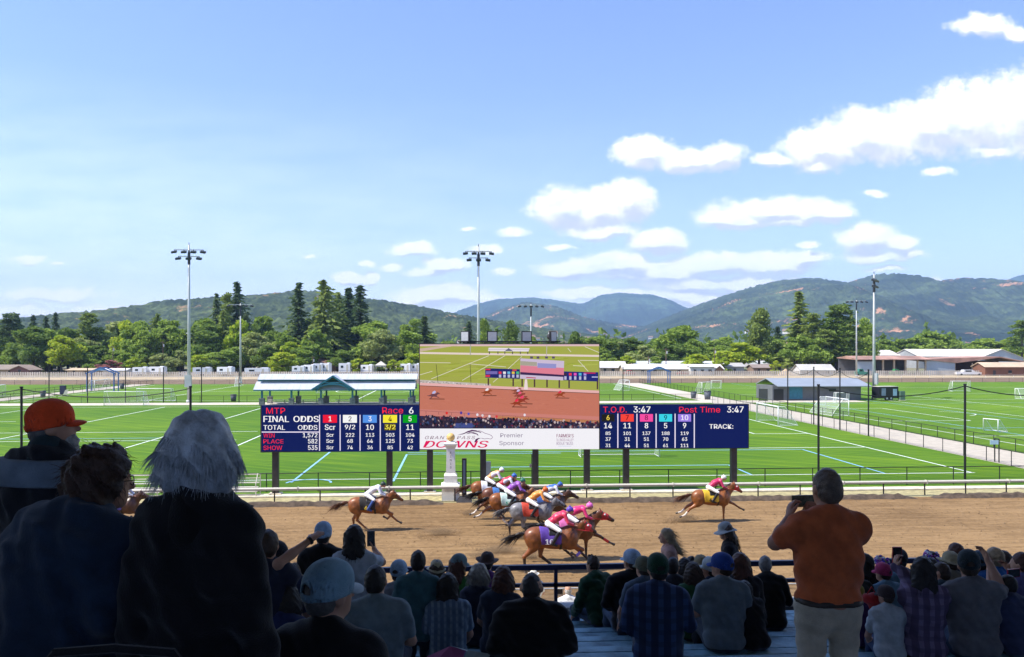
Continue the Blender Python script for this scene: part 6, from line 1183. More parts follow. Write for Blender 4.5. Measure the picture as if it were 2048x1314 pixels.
ARMS = {'lap': ((.25, -.01, .23), (.13, .24, .10)), 'knees': ((.27, .12, .22), (.20, .37, .09)), 'hang': ((.245, -.03, .20), (.25, .06, -.04)), 'phone': ((.27, .20, .36), (.13, .34, .58)), 'cross': ((.25, .06, .24), (.03, .25, .26)), 'lean': ((.26, .20, .16), (.16, .42, .02)), 'cup': ((.23, -.02, .24), (.20, .24, .27)), 'up': ((.31, .16, .46), (.25, .26, .72)), 'pocket': ((.27, -.08, .22), (.19, .05, .02))}
def human(sit=True, lean=.12, L='knees', R='knees', yaw=0.0, pitch=0.0, fem=False, stride=0.0, build=1.0, roll=0.0, detail=True):
    b = Body(); P0 = A3((0, 0, .10 if sit else .93)); up = A3((0, math.sin(lean), math.cos(lean))); fw = A3((0, math.cos(lean), -math.sin(lean))); T = lambda x, y, z: P0+A3((x, 0, 0))+fw*y+up*z
    sw = (.160 if fem else .185); g = build
    b.ell(T(0, 0, .02), ((.175 if fem else .165)*g, .115*g, .13), 'hip', .06)
    for s in (-1, 1): b.ell(T(s*.075*g, -.055, -.02), (.09*g, .085*g, .10), 'hip', .05)
    b.cone(T(0, 0, .08), T(0, -.005, .28), .150*g, (.135 if fem else .155)*g, 'torso', .06, (1, .74, 1)); b.cone(T(0, -.01, .27), T(0, 0, .42), (.145 if fem else .165)*g, .150*g, 'torso', .06, (1, .70, 1))
    b.cone(T(-sw*.8, 0, .475), T(sw*.8, 0, .475), .064*g, .064*g, 'torso', .06)
    for s in (-1, 1): b.cone(T(0, -.015, .565), T(s*sw*.85, -.005, .50), .050, .052*g, 'torso', .05); b.ell(T(s*.075, -.06*g, .37), (.075*g, .045*g, .10), 'torso', .05)
    nb = T(0, -.005, .52); hc = T(0, .03, .70)+A3((0, .0, .02)); Rm = rotm(-yaw, pitch, roll); h = lambda x, y, z: hc+Rm@A3((x, y, z))
    b.cone(nb, hc+Rm@A3((0, -.02, -.07)), .062 if not fem else .052, .056 if not fem else .048, 'neck', .04)
    b.ell(h(0, -.012, .022), (.075, .096, .098), 'head', .03, Rm); b.ell(h(0, .035, -.042), (.057, .062, .076), 'head', .04, Rm); b.ell(h(0, .072, -.092), (.028, .022, .018), 'head', .03, Rm)
    b.cone(h(0, .092, .012), h(0, .116, -.030), .009, .015, 'head', .014); b.ell(h(0, .094, -.064), (.024, .010, .010), 'head', .010, Rm); b.ell(h(0, .086, .026), (.045, .012, .010), 'head', .02, Rm)
    for s in (-1, 1): b.ell(h(s*.077, -.006, -.012), (.011, .026, .033), 'head', .010, Rm)
    for s, A in ((-1, L), (1, R)):
        S0 = T(s*sw, 0, .475)
        if isinstance(A, str):
            (ex, ey, ez), (wx, wy, wz) = ARMS[A]; e = T(s*ex*(sw/.185), ey, ez); w_ = T(s*wx, wy, wz)
            hd = w_-e; hd = hd/np.linalg.norm(hd); hn = A3((-s*.8, 0, -.6)) if A in ('lap', 'knees', 'lean') else A3((-s, 0, .1)); cu = .55
            if A in ('knees', 'lap', 'lean'): hd = hd+A3((0, .3, -.5)); hn = A3((0, -.3, -1))
        else: e, w_ = A3(A[0]), A3(A[1]); hd = A3(A[2]) if len(A) > 2 else w_-e; hn = A3(A[3]) if len(A) > 3 else A3((-s, 0, 0)); cu = A[4] if len(A) > 4 else .5
        m = S0+(e-S0)*.62; b.cone(S0, m, .058*g, .050*g, 'uarm', .04); b.cone(m, e, .048*g, .042*g, 'uarm2', .02); b.cone(e, e+(w_-e)*.45, .043*g, .039*g, 'farm', .015); b.cone(e+(w_-e)*.4, w_, .039*g, .028, 'farm', .02)
        hand(b, w_, hd, hn, s, cu)
    for s in (-1, 1):
        hp = P0+A3((s*.095*g, .0, -.01))
        if sit: kn = A3((s*.15, .46, .11)); an = A3((s*.14, .43, -.33)); to = A3((s*.16, .60, -.39)); hl_ = A3((s*.14, .39, -.385))
        else:
            q = s*stride; kn = A3((s*.105, q*.5+.03*abs(stride), .50)); an = A3((s*.105, q*.95-.02, .09)); to = an+A3((s*.02, .17, -.05)); hl_ = an+A3((0, -.035, -.045))
        b.cone(hp, kn, .095*g, .062*g, 'thigh', .04); b.cone(kn, kn+(an-kn)*.35, .060*g, .057*g, 'shin', .03); b.cone(kn+(an-kn)*.3, an, .057*g, .040, 'shin', .03); b.chain([hl_, (hl_+to)/2+A3((0, 0, .012)), to], [.038, .042, .034], 'foot', .03, (1, 1, .9)); b.cone(an, (hl_+to)/2, .042, .04, 'foot', .03)
    return b, hc, Rm
_bc = {}
def parts_for(key, h, long_sleeve, jacket, trim):
    kw = dict(key); ck = (key, h, long_sleeve, jacket, trim)
    if ck in _bc: return _bc[ck]
    bk = (key, h)
    if bk not in _bc: b, hc, Rm = human(**kw); _bc[bk] = (b, hc, Rm, relax(b.mesh('body', h), 1), relax(b.select(('hip', 'thigh', 'shin')).mesh('trousers', h*1.15, .008, (), lambda X, Y, Z: .004*np.sin(Z*55+X*20+Y*12)), 1), b.select(('foot',)).mesh('shoes', h, .007))
    b, hc, Rm, body, tr, sh = _bc[bk]
    tg = ['torso', 'uarm']+(['uarm2', 'farm'] if long_sleeve else []); sb_ = b.select(tg+['hip'])
    zc = trim if trim is not None else (.045 if kw.get('sit', True) else .80)
    wr = lambda X, Y, Z: (.0065+.006*(jacket > .02))*np.sin(X*23+Z*31+3*np.sin(Y*17))*np.sin(Z*19-X*13+1.3)+.003*np.sin(X*70+Z*44)
    sm = relax(sb_.mesh('shirt', h*1.1, jacket, [((0, 0, zc), (0, 0, -1))], wr), 1); _bc[ck] = (hc, Rm, body, sm, tr, sh); return _bc[ck]
def inst(name, me, m, parent):
    o = bpy.data.objects.new(name, me); COL.objects.link(o); o.parent = parent
    if not me.materials: me.materials.append(None)
    o.material_slots[0].link = 'OBJECT'; o.material_slots[0].material = m
    if not me.polygons[0].use_smooth: me.polygons.foreach_set('use_smooth', [True]*len(me.polygons))
    return o
def fab(c, kind='cotton'): return mat('%s_%d_%d_%d' % ((kind,)+tuple(int(x*999) for x in c)), c, .85, .14, 9, .35, 160, spec=.2, sheen=.15)
def plaid(name, a, b_, c_, sc=16.0):
    if name in MATS: return MATS[name]
    m = bpy.data.materials.new(name); m.use_nodes = True; t = NT(m.node_tree); p = t.n['Principled BSDF']; p.inputs['Roughness'].default_value = .9; s = t.add('ShaderNodeSeparateXYZ'); t.l.new(t.add('ShaderNodeTexCoord').outputs['Object'], s.inputs[0])
    f = lambda o, k: t.math('GREATER_THAN', t.math('SINE', t.math('MULTIPLY', o, k)), .25)
    k = t.mix(f(s.outputs[0], sc*4), a+(1,), b_+(1,)); k = t.mix(t.math('MULTIPLY', f(s.outputs[2], sc*4), .5), k, c_+(1,)); t.l.new(k, p.inputs['Base Color']); MATS[name] = m; return m
def hairm(c): 
    n = 'hair_%d_%d_%d' % tuple(int(x*999) for x in c)
    if n in MATS: return MATS[n]
    m = mat(n, c, .5, .25, 20, .5, 90, spec=.5); return m
_hc = {}
SK = lambda g=0.0: Body().ell((0, -.012, .022), (.075+g, .096+g, .098+g), 'h', .02)
def flow(v, n, R, style):             # locks fall along the head, a little loose at the ends
    d = A3((v[0]*4, v[1]*3-.15, -1.0))+R.normal(size=3)*.22; d = d-n*(d@n)*.95; d /= np.linalg.norm(d)+1e-9; return d+n*((.02 if v[2] > -.05 else .07) if style != 'curly' else .75)
def head_mesh(style):
    """hair and hats, built about the head's centre, face towards +y"""
    if style in _hc: return _hc[style]
    fuzz = lambda a, f: (lambda X, Y, Z: a*np.sin(X*f+2*np.sin(Z*f*.6))*np.sin(Y*f*1.1+Z*f*.8)+a*.6*np.sin(X*f*2.1+Z*f*1.7+Y*f*1.9))
    face = ((0, .050, .030), (0, .80, -.60)); nape = ((0, 0, -.085), (0, .25, -1))
    if style in ('short', 'crop', 'fringe'):
        b = SK(.010 if style == 'short' else .005).ell((0, -.05, -.03), (.070, .06, .065), 'h', .03); cuts = [face, nape]
        if style == 'fringe': cuts = [((0, 0, .03), (0, .1, 1)), ((0, .02, 0), (0, 1, 0)), nape]
        me = b.mesh('hair', .011, 0, cuts, fuzz(.0035, 70))
    elif style in ('bob', 'curly', 'wavy'):
        g = {'bob': .033, 'curly': .030, 'wavy': .022}[style]; b = SK(g).ell((0, -.045, -.055 if style == 'bob' else -.07), (.098, .082, .092 if style == 'bob' else .11), 'h', .05)
        for s in (-1, 1): b.ell((s*(.080 if style == 'bob' else .072), -.015, -.038 if style == 'bob' else -.055), (.050, .066, .082), 'h', .05)
        z1 = {'bob': -.125, 'curly': -.15}.get(style, -.20) if style != 'wavy' else -.20
        if style == 'wavy': b.cone((0, -.07, -.08), (0, -.085, -.20), .085, .07, 'h', .05, (1.2, .7, 1))
        me0 = b.mesh('hair', .010, 0, [((0, .060, .02), (0, .85, -.5)), ((0, 0, z1), (0, 0, -1))], fuzz({'bob': .0065, 'curly': .012}.get(style, .006), {'bob': 42, 'curly': 48}.get(style, 55)))
        V1 = np.array([v.co for v in me0.vertices]); F1 = np.array([p.vertices for p in me0.polygons]); N1 = np.array([v.normal for v in me0.vertices]); n = len(V1); bpy.data.meshes.remove(me0)
        rs = {'bob': 3200, 'curly': 900, 'wavy': 500}[style]
        pool = np.where((V1[:, 2] < (.085 if style == 'bob' else 9)) & (V1[:, 2] > (-.045 if style == 'bob' else -9)))[0]; pick = pool[np.random.RandomState(5).randint(0, len(pool), rs)]
        V, F = strands(rs, lambda i, R: V1[pick[i]]-N1[pick[i]]*.006, lambda i, R: flow(V1[pick[i]], N1[pick[i]], R, style), (.085 if style == 'bob' else .075) if style != 'curly' else .050, 0, (.30 if style == 'bob' else .35) if style != 'curly' else 1.3, 6, (.0017 if style == 'bob' else .0018), (0, 0, -5), 8)
        me = np_mesh('hair', np.concatenate([V1, V]), np.concatenate([F1, F+n]))
    elif style in ('long', 'longblown'):
        b = SK(.014)
        if style == 'long': b.chain([(0, -.06, .0), (0, -.095, -.14), (0, -.10, -.30), (0, -.085, -.42)], [.088, .080, .070, .030], 'h', .05, (1.15, .55, 1))
        else: b.chain([(0, -.06, .0), (.02, -.12, -.12), (.03, -.20, -.22), (.04, -.27, -.30)], [.080, .066, .050, .020], 'h', .05, (1.0, .7, 1))
        for s in (-1, 1): b.cone((s*.065, -.015, .0), (s*.075, -.05, -.20), .034, .028, 'h', .04)
        me0 = b.mesh('hair', .011, 0, [((0, .055, .03), (0, .82, -.55))], fuzz(.004, 60)); V1 = np.array([v.co for v in me0.vertices]); F1 = np.array([p.vertices for p in me0.polygons]); n = len(V1); bpy.data.meshes.remove(me0)
        V, F = strands(260, lambda i, R: V1[R.randint(n)], lambda i, R: A3((0, -.1, -1)) if style == 'long' else A3((.1, -.9, -.5))+R.normal(size=3)*.2, .16, 0, .35, 6, .0035, (0, 0, -4) if style == 'long' else (0, -1, -.5), 8); me = np_mesh('hair', np.concatenate([V1, V]), np.concatenate([F1, F+n]))
    elif style == 'bun': b = SK(.012).ell((0, -.06, .115), (.040, .040, .035), 'h', .015); me = b.mesh('hair', .011, 0, [face, nape], fuzz(.003, 70))
    elif style == 'mohawk':
        b = SK(.006).cone((0, .06, .105), (0, -.07, .10), .026, .024, 'h', .02, (.8, 1, 1.6)); me = b.mesh('hair', .010, 0, [face, nape], fuzz(.006, 80))
    elif style == 'cap':
        b = SK(.021).ell((0, -.004, .072), (.084, .102, .074), 'h', .03); inner = lambda X, Y, Z: -(np.sqrt((X/.088)**2+((Y+.012)/.109)**2+((Z-.026)/.114)**2)-1)*.088
        gap = lambda X, Y, Z: np.where(Y < -.05, .034-np.sqrt(X**2+(Z-.024)**2), -9.0)
        me = b.mesh('crown', .008, 0, [((0, 0, -.004), (0, .10, -1))], None, lambda X, Y, Z: np.maximum(np.maximum(inner(X, Y, Z), np.minimum(gap(X, Y, Z), (Z-.022)*1.0)), -9))
    elif style == 'brim':
        me = Body().ell((0, .098, .010), (.074, .062, .012), 'h', .01).mesh('brim', .007, 0, [((0, .058, 0), (0, -1, 0))], lambda X, Y, Z: (Z-.016)*0+.0)
        V = np.empty(len(me.vertices)*3, np.float32); me.vertices.foreach_get('co', V); V = V.reshape(-1, 3); V[:, 2] -= (V[:, 0]**2)*3.2+.12*np.maximum(0, V[:, 1]-.10); me.vertices.foreach_set('co', V.ravel()); me.update()
    elif style in ('sunhat', 'straw', 'cowboy'):
        b = SK(.018).ell((0, -.01, .085), (.078, .098, .060), 'h', .03); w_ = {'sunhat': .205, 'straw': .185, 'cowboy': .20}[style]; b.ell((0, 0, .022), (w_*.86, w_, .009), 'h', .02)
        me = b.mesh('hat', .010, 0, [((0, 0, .014), (0, 0, -1))], None, (lambda X, Y, Z: -(np.sqrt((X/.02)**2+((Y+.01)/.09)**2+((Z-.15)/.03)**2)-1)*.02) if style != 'sunhat' else None)
        V = np.empty(len(me.vertices)*3, np.float32); me.vertices.foreach_get('co', V); V = V.reshape(-1, 3); r = np.maximum(0, np.hypot(V[:, 0], V[:, 1])-.10)
        V[:, 2] += (4.5*r*r*(np.abs(V[:, 0])/(np.hypot(V[:, 0], V[:, 1])+1e-6))**2*2.2-.1*r) if style == 'cowboy' else -(.42*r+.6*r*np.sin(np.arctan2(V[:, 1], V[:, 0])*3)*.25); me.vertices.foreach_set('co', V.ravel()); me.update()
    elif style == 'flowers':
        mb = MB(); r = random.Random(3)
        for i in range(46):
            a = r.uniform(0, 6.283); z = r.uniform(.02, .12); q = .105*math.sqrt(max(.05, 1-((z-.02)/.13)**2)); c = Vector((q*math.cos(a), q*1.1*math.sin(a), z)); mb.ball(c, r.uniform(.016, .030), 7, mi=r.randint(0, 2))
        me = mb.mesh('flower_crown')
    elif style == 'beanie': me = SK(.020).mesh('beanie', .010, 0, [((0, 0, .0), (0, .25, -1))], fuzz(.003, 120))
    elif style == 'beard': me = Body().ell((0, .050, -.085), (.055, .055, .060), 'h', .02).ell((0, .075, -.12), (.035, .035, .045), 'h', .02).mesh('beard', .010, 0, [((0, .01, 0), (0, -1, 0)), ((0, 0, -.05), (0, 0, 1))], fuzz(.005, 80))
    _hc[style] = me; return me
TOP = {'cap': .145, 'straw': .15, 'sunhat': .15, 'cowboy': .15, 'flowers': .145, 'beanie': .14, 'bob': .15, 'curly': .155, 'wavy': .145, 'bun': .17, 'mohawk': .165}
BLK = (.010, .010, .012)
def person(label, px, ytop, Y, base, shirt, hair=('short', (.03, .02, .015)), hat=None, trousers=(.03, .04, .06), shoes=(.04, .04, .045), long_sleeve=False, jacket=.019, rz=0.0, h=.0145, wide=1.0, skin=None, group='spectators in the stand', s=None, tilt=0.0, tuck=None, **kw):
    kw.setdefault('detail', True); sit = kw.setdefault('sit', True)
    lean_ = kw.get('lean', .12); hc = A3((0, .03*math.cos(lean_)+.70*math.sin(lean_), (.10 if sit else .93)+.70*math.cos(lean_)-.03*math.sin(lean_)+.02))
    x, d = col_at(px, Y); zt = zof(ytop, d); tops = TOP.get(hat[0] if hat else hair[0] if hair else '', .125); hgt = hc[2]+tops; sc = (zt-base)/hgt if s is None else s
    # put the head, not the seat, on its pixel column
    Ro = Euler((0, tilt, rz)).to_matrix(); off = Ro@Vector((hc[0]*wide*sc, hc[1]*sc, hc[2]*sc)); loc = Vector((x-off.x, Y, base if s is None else zt-off.z-tops*sc))
    to_local = lambda q: tuple((lambda v: (v.x/sc/wide, v.y/sc, v.z/sc))(Ro.transposed()@(Vector(q)-loc)))
    for sd in ('L', 'R'):
        if isinstance(kw.get(sd), tuple) and kw[sd][0] == 'px':
            _, e_, w__, *rest = kw[sd]; e3 = to_local(at(*e_)); w3 = to_local(at(*w__))
            if rest and rest[0] is not None and len(rest[0]) == 3 and rest[0][0] > 10: tp = to_local(at(*rest[0])); rest[0] = tuple(a-b_ for a, b_ in zip(tp, w3))
            kw[sd] = (e3, w3, *rest)
    key = tuple(sorted(kw.items())); hc, Rm, body, sm, tr, sh = parts_for(key, h, long_sleeve, jacket, tuck)
    o = empty('person', loc, rz, label, 'person', group); o.scale = (sc*wide, sc, sc); o.rotation_euler = (0, tilt, rz)
    skm = skin or M_SKIN; inst('body', body, skm, o)
    sh_m = shirt if isinstance(shirt, bpy.types.Material) else fab(shirt); inst('jacket' if jacket > .02 else 'shirt', sm, sh_m, o)
    inst('trousers', tr, trousers if isinstance(trousers, bpy.types.Material) else fab(trousers, 'denim'), o); inst('shoes', sh, fab(shoes, 'shoe'), o)
    M4 = Matrix.Translation(Vector(hc))@Matrix(Rm.tolist()).to_4x4()
    if wide != 1.0: M4 = M4@Matrix.Diagonal((1/wide, 1, 1, 1))
    def on_head(nm, style, m, par=o):
        q = inst(nm, head_mesh(style), m, par)
        if par is o: q.matrix_local = M4
        return q
    if hair: on_head('hair', 'crop' if hat and hair[0] == 'short' else hair[0], hairm(hair[1]))
    if hat:
        m = fab(hat[1], 'hatfelt')
        if hat[0] == 'cap':
            c = on_head('cap', 'cap', m); br = on_head('brim', 'brim', fab(hat[2], 'hatfelt') if len(hat) > 2 else m, c); MB().ball((0, -.01, .131), .009, 8).build('cap_button', m, c, True)
        elif hat[0] == 'flowers':
            me = head_mesh('flowers'); c = bpy.data.objects.new('flower_crown', me); COL.objects.link(c); c.parent = o; c.matrix_local = M4
            if len(me.materials) < 3:
                for cc in ((.75, .72, .8), (.12, .08, .5), (.5, .12, .5)): me.materials.append(fab(cc, 'petal'))
        else: on_head('hat' if hat[0] != 'beanie' else 'beanie', hat[0], m)
    o['_h'] = 0; del o['_h']
    return o, M4, sc
seat = lambda i: floor_i(i)+.43
sy = lambda i: row_y(i)+.17
_v = random.Random(21)
def S_(label, px, yt, i, shirt, **k):
    if 'rz' not in k: k['rz'] = _v.uniform(-.32, .32)
    if 'tilt' not in k: k['tilt'] = _v.uniform(-.07, .07)
    if 'yaw' not in k: k['yaw'] = _v.choice((-.5, -.2, .15, .4))
    if 'lean' not in k: k['lean'] = _v.choice((.06, .16, .28))
    if 'L' not in k and 'R' not in k: k['L'], k['R'] = _v.choice((('knees', 'knees'), ('lap', 'cross'), ('lean', 'lean'), ('cross', 'knees')))
    return person(label, px, yt, sy(i), seat(i), shirt, **k)
GRAYH = (.30, .30, .31); BRH = (.05, .028, .016); DKH = (.014, .010, .008); AUB = (.09, .03, .014); BLOND = (.36, .26, .13)
JEAN = (.05, .085, .14); DARKP = (.02, .022, .028)
lb = (.36, .52, .68)
# --- seated rows, left to right
S_('man in a pale blue cap and black shirt seated nearest to us', 655, 1125, 0, BLK, hair=('short', (.12, .11, .10)), hat=('cap', (.22, .36, .44), (.50, .58, .62)), trousers=(.14, .24, .36), yaw=.55, lean=.05, h=.012, wide=1.05)
S_('dark haired man in a gray T-shirt between the pale cap and the boy in teal', 748, 1140, 3, (.16, .21, .23), hair=('short', DKH), yaw=.1, wide=1.06)
S_('child in a pale blue cap and gray hoodie beside the boy in teal', 797, 1124, 6, (.24, .28, .33), hair=('short', BRH), hat=('cap', lb), long_sleeve=True, jacket=.03, yaw=.3, lean=.1)
S_('person in a straw hat with a pale scarf just right of the boy in teal', 872, 1122, 8, (.5, .52, .42), hair=('long', BRH), hat=('straw', (.48, .42, .28)), fem=True, yaw=-.5)
S_('woman in a gray green cap and bright green top', 918, 1110, 7, (.05, .20, .05), hair=('long', AUB), hat=('cap', (.16, .24, .25)), fem=True, yaw=.45)
S_('person in a brown felt hat with a purple scarf by the front rail', 975, 1107, 8, (.16, .05, .26), hair=('short', DKH), hat=('cowboy', (.075, .045, .04)), yaw=.2)
S_('woman with curly light gray hair and a navy top', 959, 1130, 6, (.018, .025, .05), hair=('bob', (.30, .28, .24)), fem=True, yaw=.1, lean=.1)
S_('woman with long black hair and striped pale blue shirt by the gray curls', 895, 1156, 4, plaid('blue_stripe_cotton', (.10, .16, .24), (.22, .30, .38), (.12, .18, .26), 26), hair=('long', DKH), fem=True, lean=.2)
S_('auburn haired woman in a dark navy top beside the gray curls', 1006, 1135, 5, (.02, .03, .055), hair=('wavy', AUB), fem=True, lean=.1)
S_('broad man in a black jacket, seated in front of the white cowboy hat', 1066, 1155, 3, (.006, .006, .007), hair=('short', DKH), trousers=(.10, .16, .24), long_sleeve=True, jacket=.035, wide=1.22, L='lap', R='lap')
S_('spiky haired person in a dark green jacket, turned left by the walkway', 1190, 1114, 8, (.02, .075, .04), hair=('mohawk', BRH), trousers=JEAN, long_sleeve=True, jacket=.03, rz=.45)
S_('broad man in a pale blue cap and black shirt right of the green jacket', 1266, 1101, 7, (.008, .008, .010), hair=('crop', BRH), hat=('cap', (.42, .56, .72)), trousers=JEAN, long_sleeve=True, wide=1.15)
S_('person in an olive cap and slate blue shirt behind the green cap', 1295, 1122, 6, (.06, .09, .13), hair=('short', BRH), hat=('cap', (.16, .16, .10)), yaw=-.3)
S_('man in a dark green cap and blue checked shirt', 1323, 1114, 4, plaid('blue_check_cotton', (.012, .025, .07), (.035, .07, .17), (.01, .02, .05)), hair=('short', DKH), hat=('cap', (.012, .055, .03)), trousers=(.02, .035, .06), long_sleeve=True, yaw=-.25, wide=1.1)
S_('dark haired person right of the green cap', 1352, 1120, 7, (.03, .035, .05), hair=('short', DKH))
S_('black haired woman beside the dark haired person behind the blue checks', 1374, 1119, 8, (.03, .03, .035), hair=('wavy', DKH), fem=True)
S_('woman with a small dark bun near the front rail', 1389, 1114, 9, (.05, .04, .05), hair=('bun', DKH), fem=True)
S_('brown haired woman in a green top behind the man in the blue cap', 1391, 1127, 6, (.025, .11, .045), hair=('wavy', BRH), fem=True, lean=.1)
S_('person in a wide straw hat behind the blue cap', 1410, 1116, 8, (.20, .18, .14), hair=('short', BRH), hat=('straw', (.40, .33, .20)))
S_('person in a white cap and navy shirt just left of the blue cap', 1428, 1120, 6, (.02, .04, .075), hair=('short', BRH), hat=('cap', (.55, .60, .60)), yaw=-.6, trousers=(.10, .16, .22), L='lap')
S_('man in a royal blue cap and gray T-shirt on the bench, leaning forward', 1452, 1112, 5, (.14, .175, .19), hair=('crop', BRH), hat=('cap', (.025, .07, .30)), trousers=(.03, .04, .05), yaw=-.8, wide=1.08, L='cross', R='cross', h=.0125)
S_('woman with long brown hair and a dark top right of the blue cap', 1488, 1112, 6, (.02, .018, .02), hair=('long', AUB), fem=True, long_sleeve=True)
S_('gray haired person in black with a green collar near the man in orange', 1544, 1120, 7, (.010, .011, .012), hair=('short', (.24, .23, .22)), long_sleeve=True, yaw=.2)
S_('older man with dim gray hair just right of the man in orange', 1714, 1121, 6, (.03, .03, .03), hair=('crop', (.10, .09, .085)), long_sleeve=True)
S_('woman with long dark hair and a black top right of the man in orange', 1734, 1110, 7, (.012, .011, .013), hair=('long', DKH), fem=True, long_sleeve=True)
S_('small child in a yellow hat and purple top', 1721, 1170, 5, (.07, .03, .13), hair=('short', BRH), hat=('beanie', (.35, .27, .04)), s=.62)
S_('small child in a brown cap and white shirt sitting on the bench', 1782, 1176, 4, (.42, .45, .46), hair=('short', BRH), hat=('cap', (.06, .04, .04)), trousers=(.03, .06, .14), s=.66, yaw=-.7, lean=.15, fem=True)
S_('person crowned with white and purple flowers, left of the two flower crowns', 1769, 1114, 8, (.25, .28, .36), hair=('short', BLOND), hat=('flowers', (.7, .7, .7)), fem=True)
S_('person in a pink cap and pale blue knit top', 1776, 1130, 6, (.16, .30, .42), hair=('short', BRH), hat=('cap', (.50, .05, .16)), yaw=-.4, lean=.15)
S_('person in a dark slate cap and pale blue top behind the red phone', 1811, 1103, 7, (.12, .26, .38), hair=('short', DKH), hat=('cap', (.03, .04, .055)), yaw=.4)
S_('person crowned with white and blue flowers, right of the two flower crowns', 1869, 1103, 8, (.35, .38, .45), hair=('long', BRH), hat=('flowers', (.7, .7, .7)), fem=True)
S_('dark haired person between the raised red phone and the straw hat', 1873, 1121, 6, (.05, .06, .06), hair=('short', DKH))
S_('boy with short brown hair looking left, beside the gray T-shirt man', 1895, 1130, 5, (.03, .06, .08), hair=('crop', BRH), yaw=-.7, s=.82)
S_('person in a pale straw cowboy hat behind the gray T-shirt man', 1922, 1110, 6, (.25, .22, .16), hair=('short', BRH), hat=('cowboy', (.42, .36, .22)))
S_('person with reddish dark hair far down by the rail at right', 1932, 1094, 8, (.05, .05, .06), hair=('short', AUB), yaw=-.6)
o42, _, _ = S_('man in a dark cap and a gray printed T-shirt at right', 1948, 1103, 4, (.15, .145, .15), hair=('crop', BRH), hat=('cap', (.025, .04, .045)), trousers=JEAN, wide=1.12, yaw=.25, R='up', h=.0125)
S_('person in a slate blue cap just behind the blond child', 1974, 1107, 6, (.04, .05, .07), hair=('short', DKH), hat=('cap', (.06, .11, .16)), yaw=.7)
S_('blond child in a bright blue T-shirt at right', 1997, 1097, 6, (.02, .13, .40), hair=('crop', (.38, .27, .15)), yaw=-.3)
S_('child in a blue shirt behind the blond child', 2014, 1104, 7, (.03, .10, .26), hair=('short', BRH), yaw=-.5)
S_('woman cut by the right edge, holding a red phone', 2052, 1108, 5, (.10, .09, .20), hair=('short', AUB), L='phone', R='phone', fem=True)
S_('person in a beige sun hat half hidden behind the pointing arm', 588, 1130, 6, (.45, .42, .36), hair=('short', BRH), hat=('straw', (.42, .38, .30)), fem=True)
S_('person in a black cap half hidden by the black coat', 548, 1086, 5, (.02, .03, .07), hair=('short', DKH), hat=('cap', (.012, .013, .02)))
S_('dim seated person in navy below the pointing arm', 566, 1180, 3, (.02, .03, .10), hair=('wavy', DKH), fem=True)
S_('dark seated woman left of the gray T-shirt and beneath the straw hat', 1500, 1170, 5, (.012, .011, .012), hair=('long', DKH), fem=True, long_sleeve=True, lean=.3)
S_('dim seated person at far right under the blue T-shirt', 2040, 1160, 4, (.05, .06, .12), hair=('short', DKH), yaw=-.4, trousers=(.06, .12, .18))
# --- standing
ST = lambda label, px, yt, Y, i, shirt, **k: person(label, px, yt, Y, floor_i(i) if i is not None else ZW, shirt, sit=False, **k)
ST('man in a pale blue cap and black shirt standing behind the pointing hand', 645, 1045, 8.5, 6, (.008, .008, .009), hair=('short', DKH), hat=('cap', (.36, .52, .70)), L='hang', R='cross', wide=1.05, lean=.03)
ST('boy in a teal shirt with dark hair, standing', 836, 1103, 6.95, 4, (.05, .13, .145), hair=('short', DKH), L='hang', R='hang', long_sleeve=True, lean=.03)
# woman with long black hair, white top, phone raised in her right hand
Yc = 7.75
ST('woman with long black hair and a white top, raising a phone', 708, 1052, Yc, 5, (.42, .47, .52), hair=('long', DKH), L='hang', R=('px', (764, 1124, 7.95), (748, 1098, 8.15), (-.1, .15, 1), (-1, .2, 0), .9), fem=True, lean=.03, h=.012)
def phone(label, p, size, rz, colr, pitch=0.0, scr=(.02, .025, .03)):
    o = empty('mobile_phone', p, rz, label, 'phone'); o.rotation_euler = (pitch, 0, rz); MB().box((0, 0, 0), size).build('case', mat('phone_%d_%d_%d' % tuple(int(c*99) for c in colr), colr, .3, 0), o); MB().box((0, -size[1]/2-.0015, 0), (size[0]*.92, .002, size[2]*.92)).build('screen', mat('phone_glass_%d' % int(scr[2]*999), scr, .08, .3, 30), o); return o
phone('dark phone held up beside the long black hair', at(742, 1077, 8.12), (.078, .010, .155), 0, (.02, .02, .025))
# man pointing, mostly hidden by the black coat
Yc = 6.15
ST('person behind the black coat stretching out a bare arm to point', 533, 1062, Yc, 3, (.02, .025, .05), hair=('short', BRH), L='hang', R=('px', (556, 1128, 5.95), (618, 1082, 6.15), (655, 1052, 6.3), (-.4, -.2, -1), .25), s=.95, lean=.03, h=.012)
bw = MB(); wp = at(620, 1081, 6.14); wa = at(556, 1128, 5.95); dv = (wp-wa).normalized(); bw.tube([wp-dv*.008, wp+dv*.008], .034, 14); tag(bw.build('bracelet', M_BLACK), 'black wristband on the pointing arm', 'bracelet')
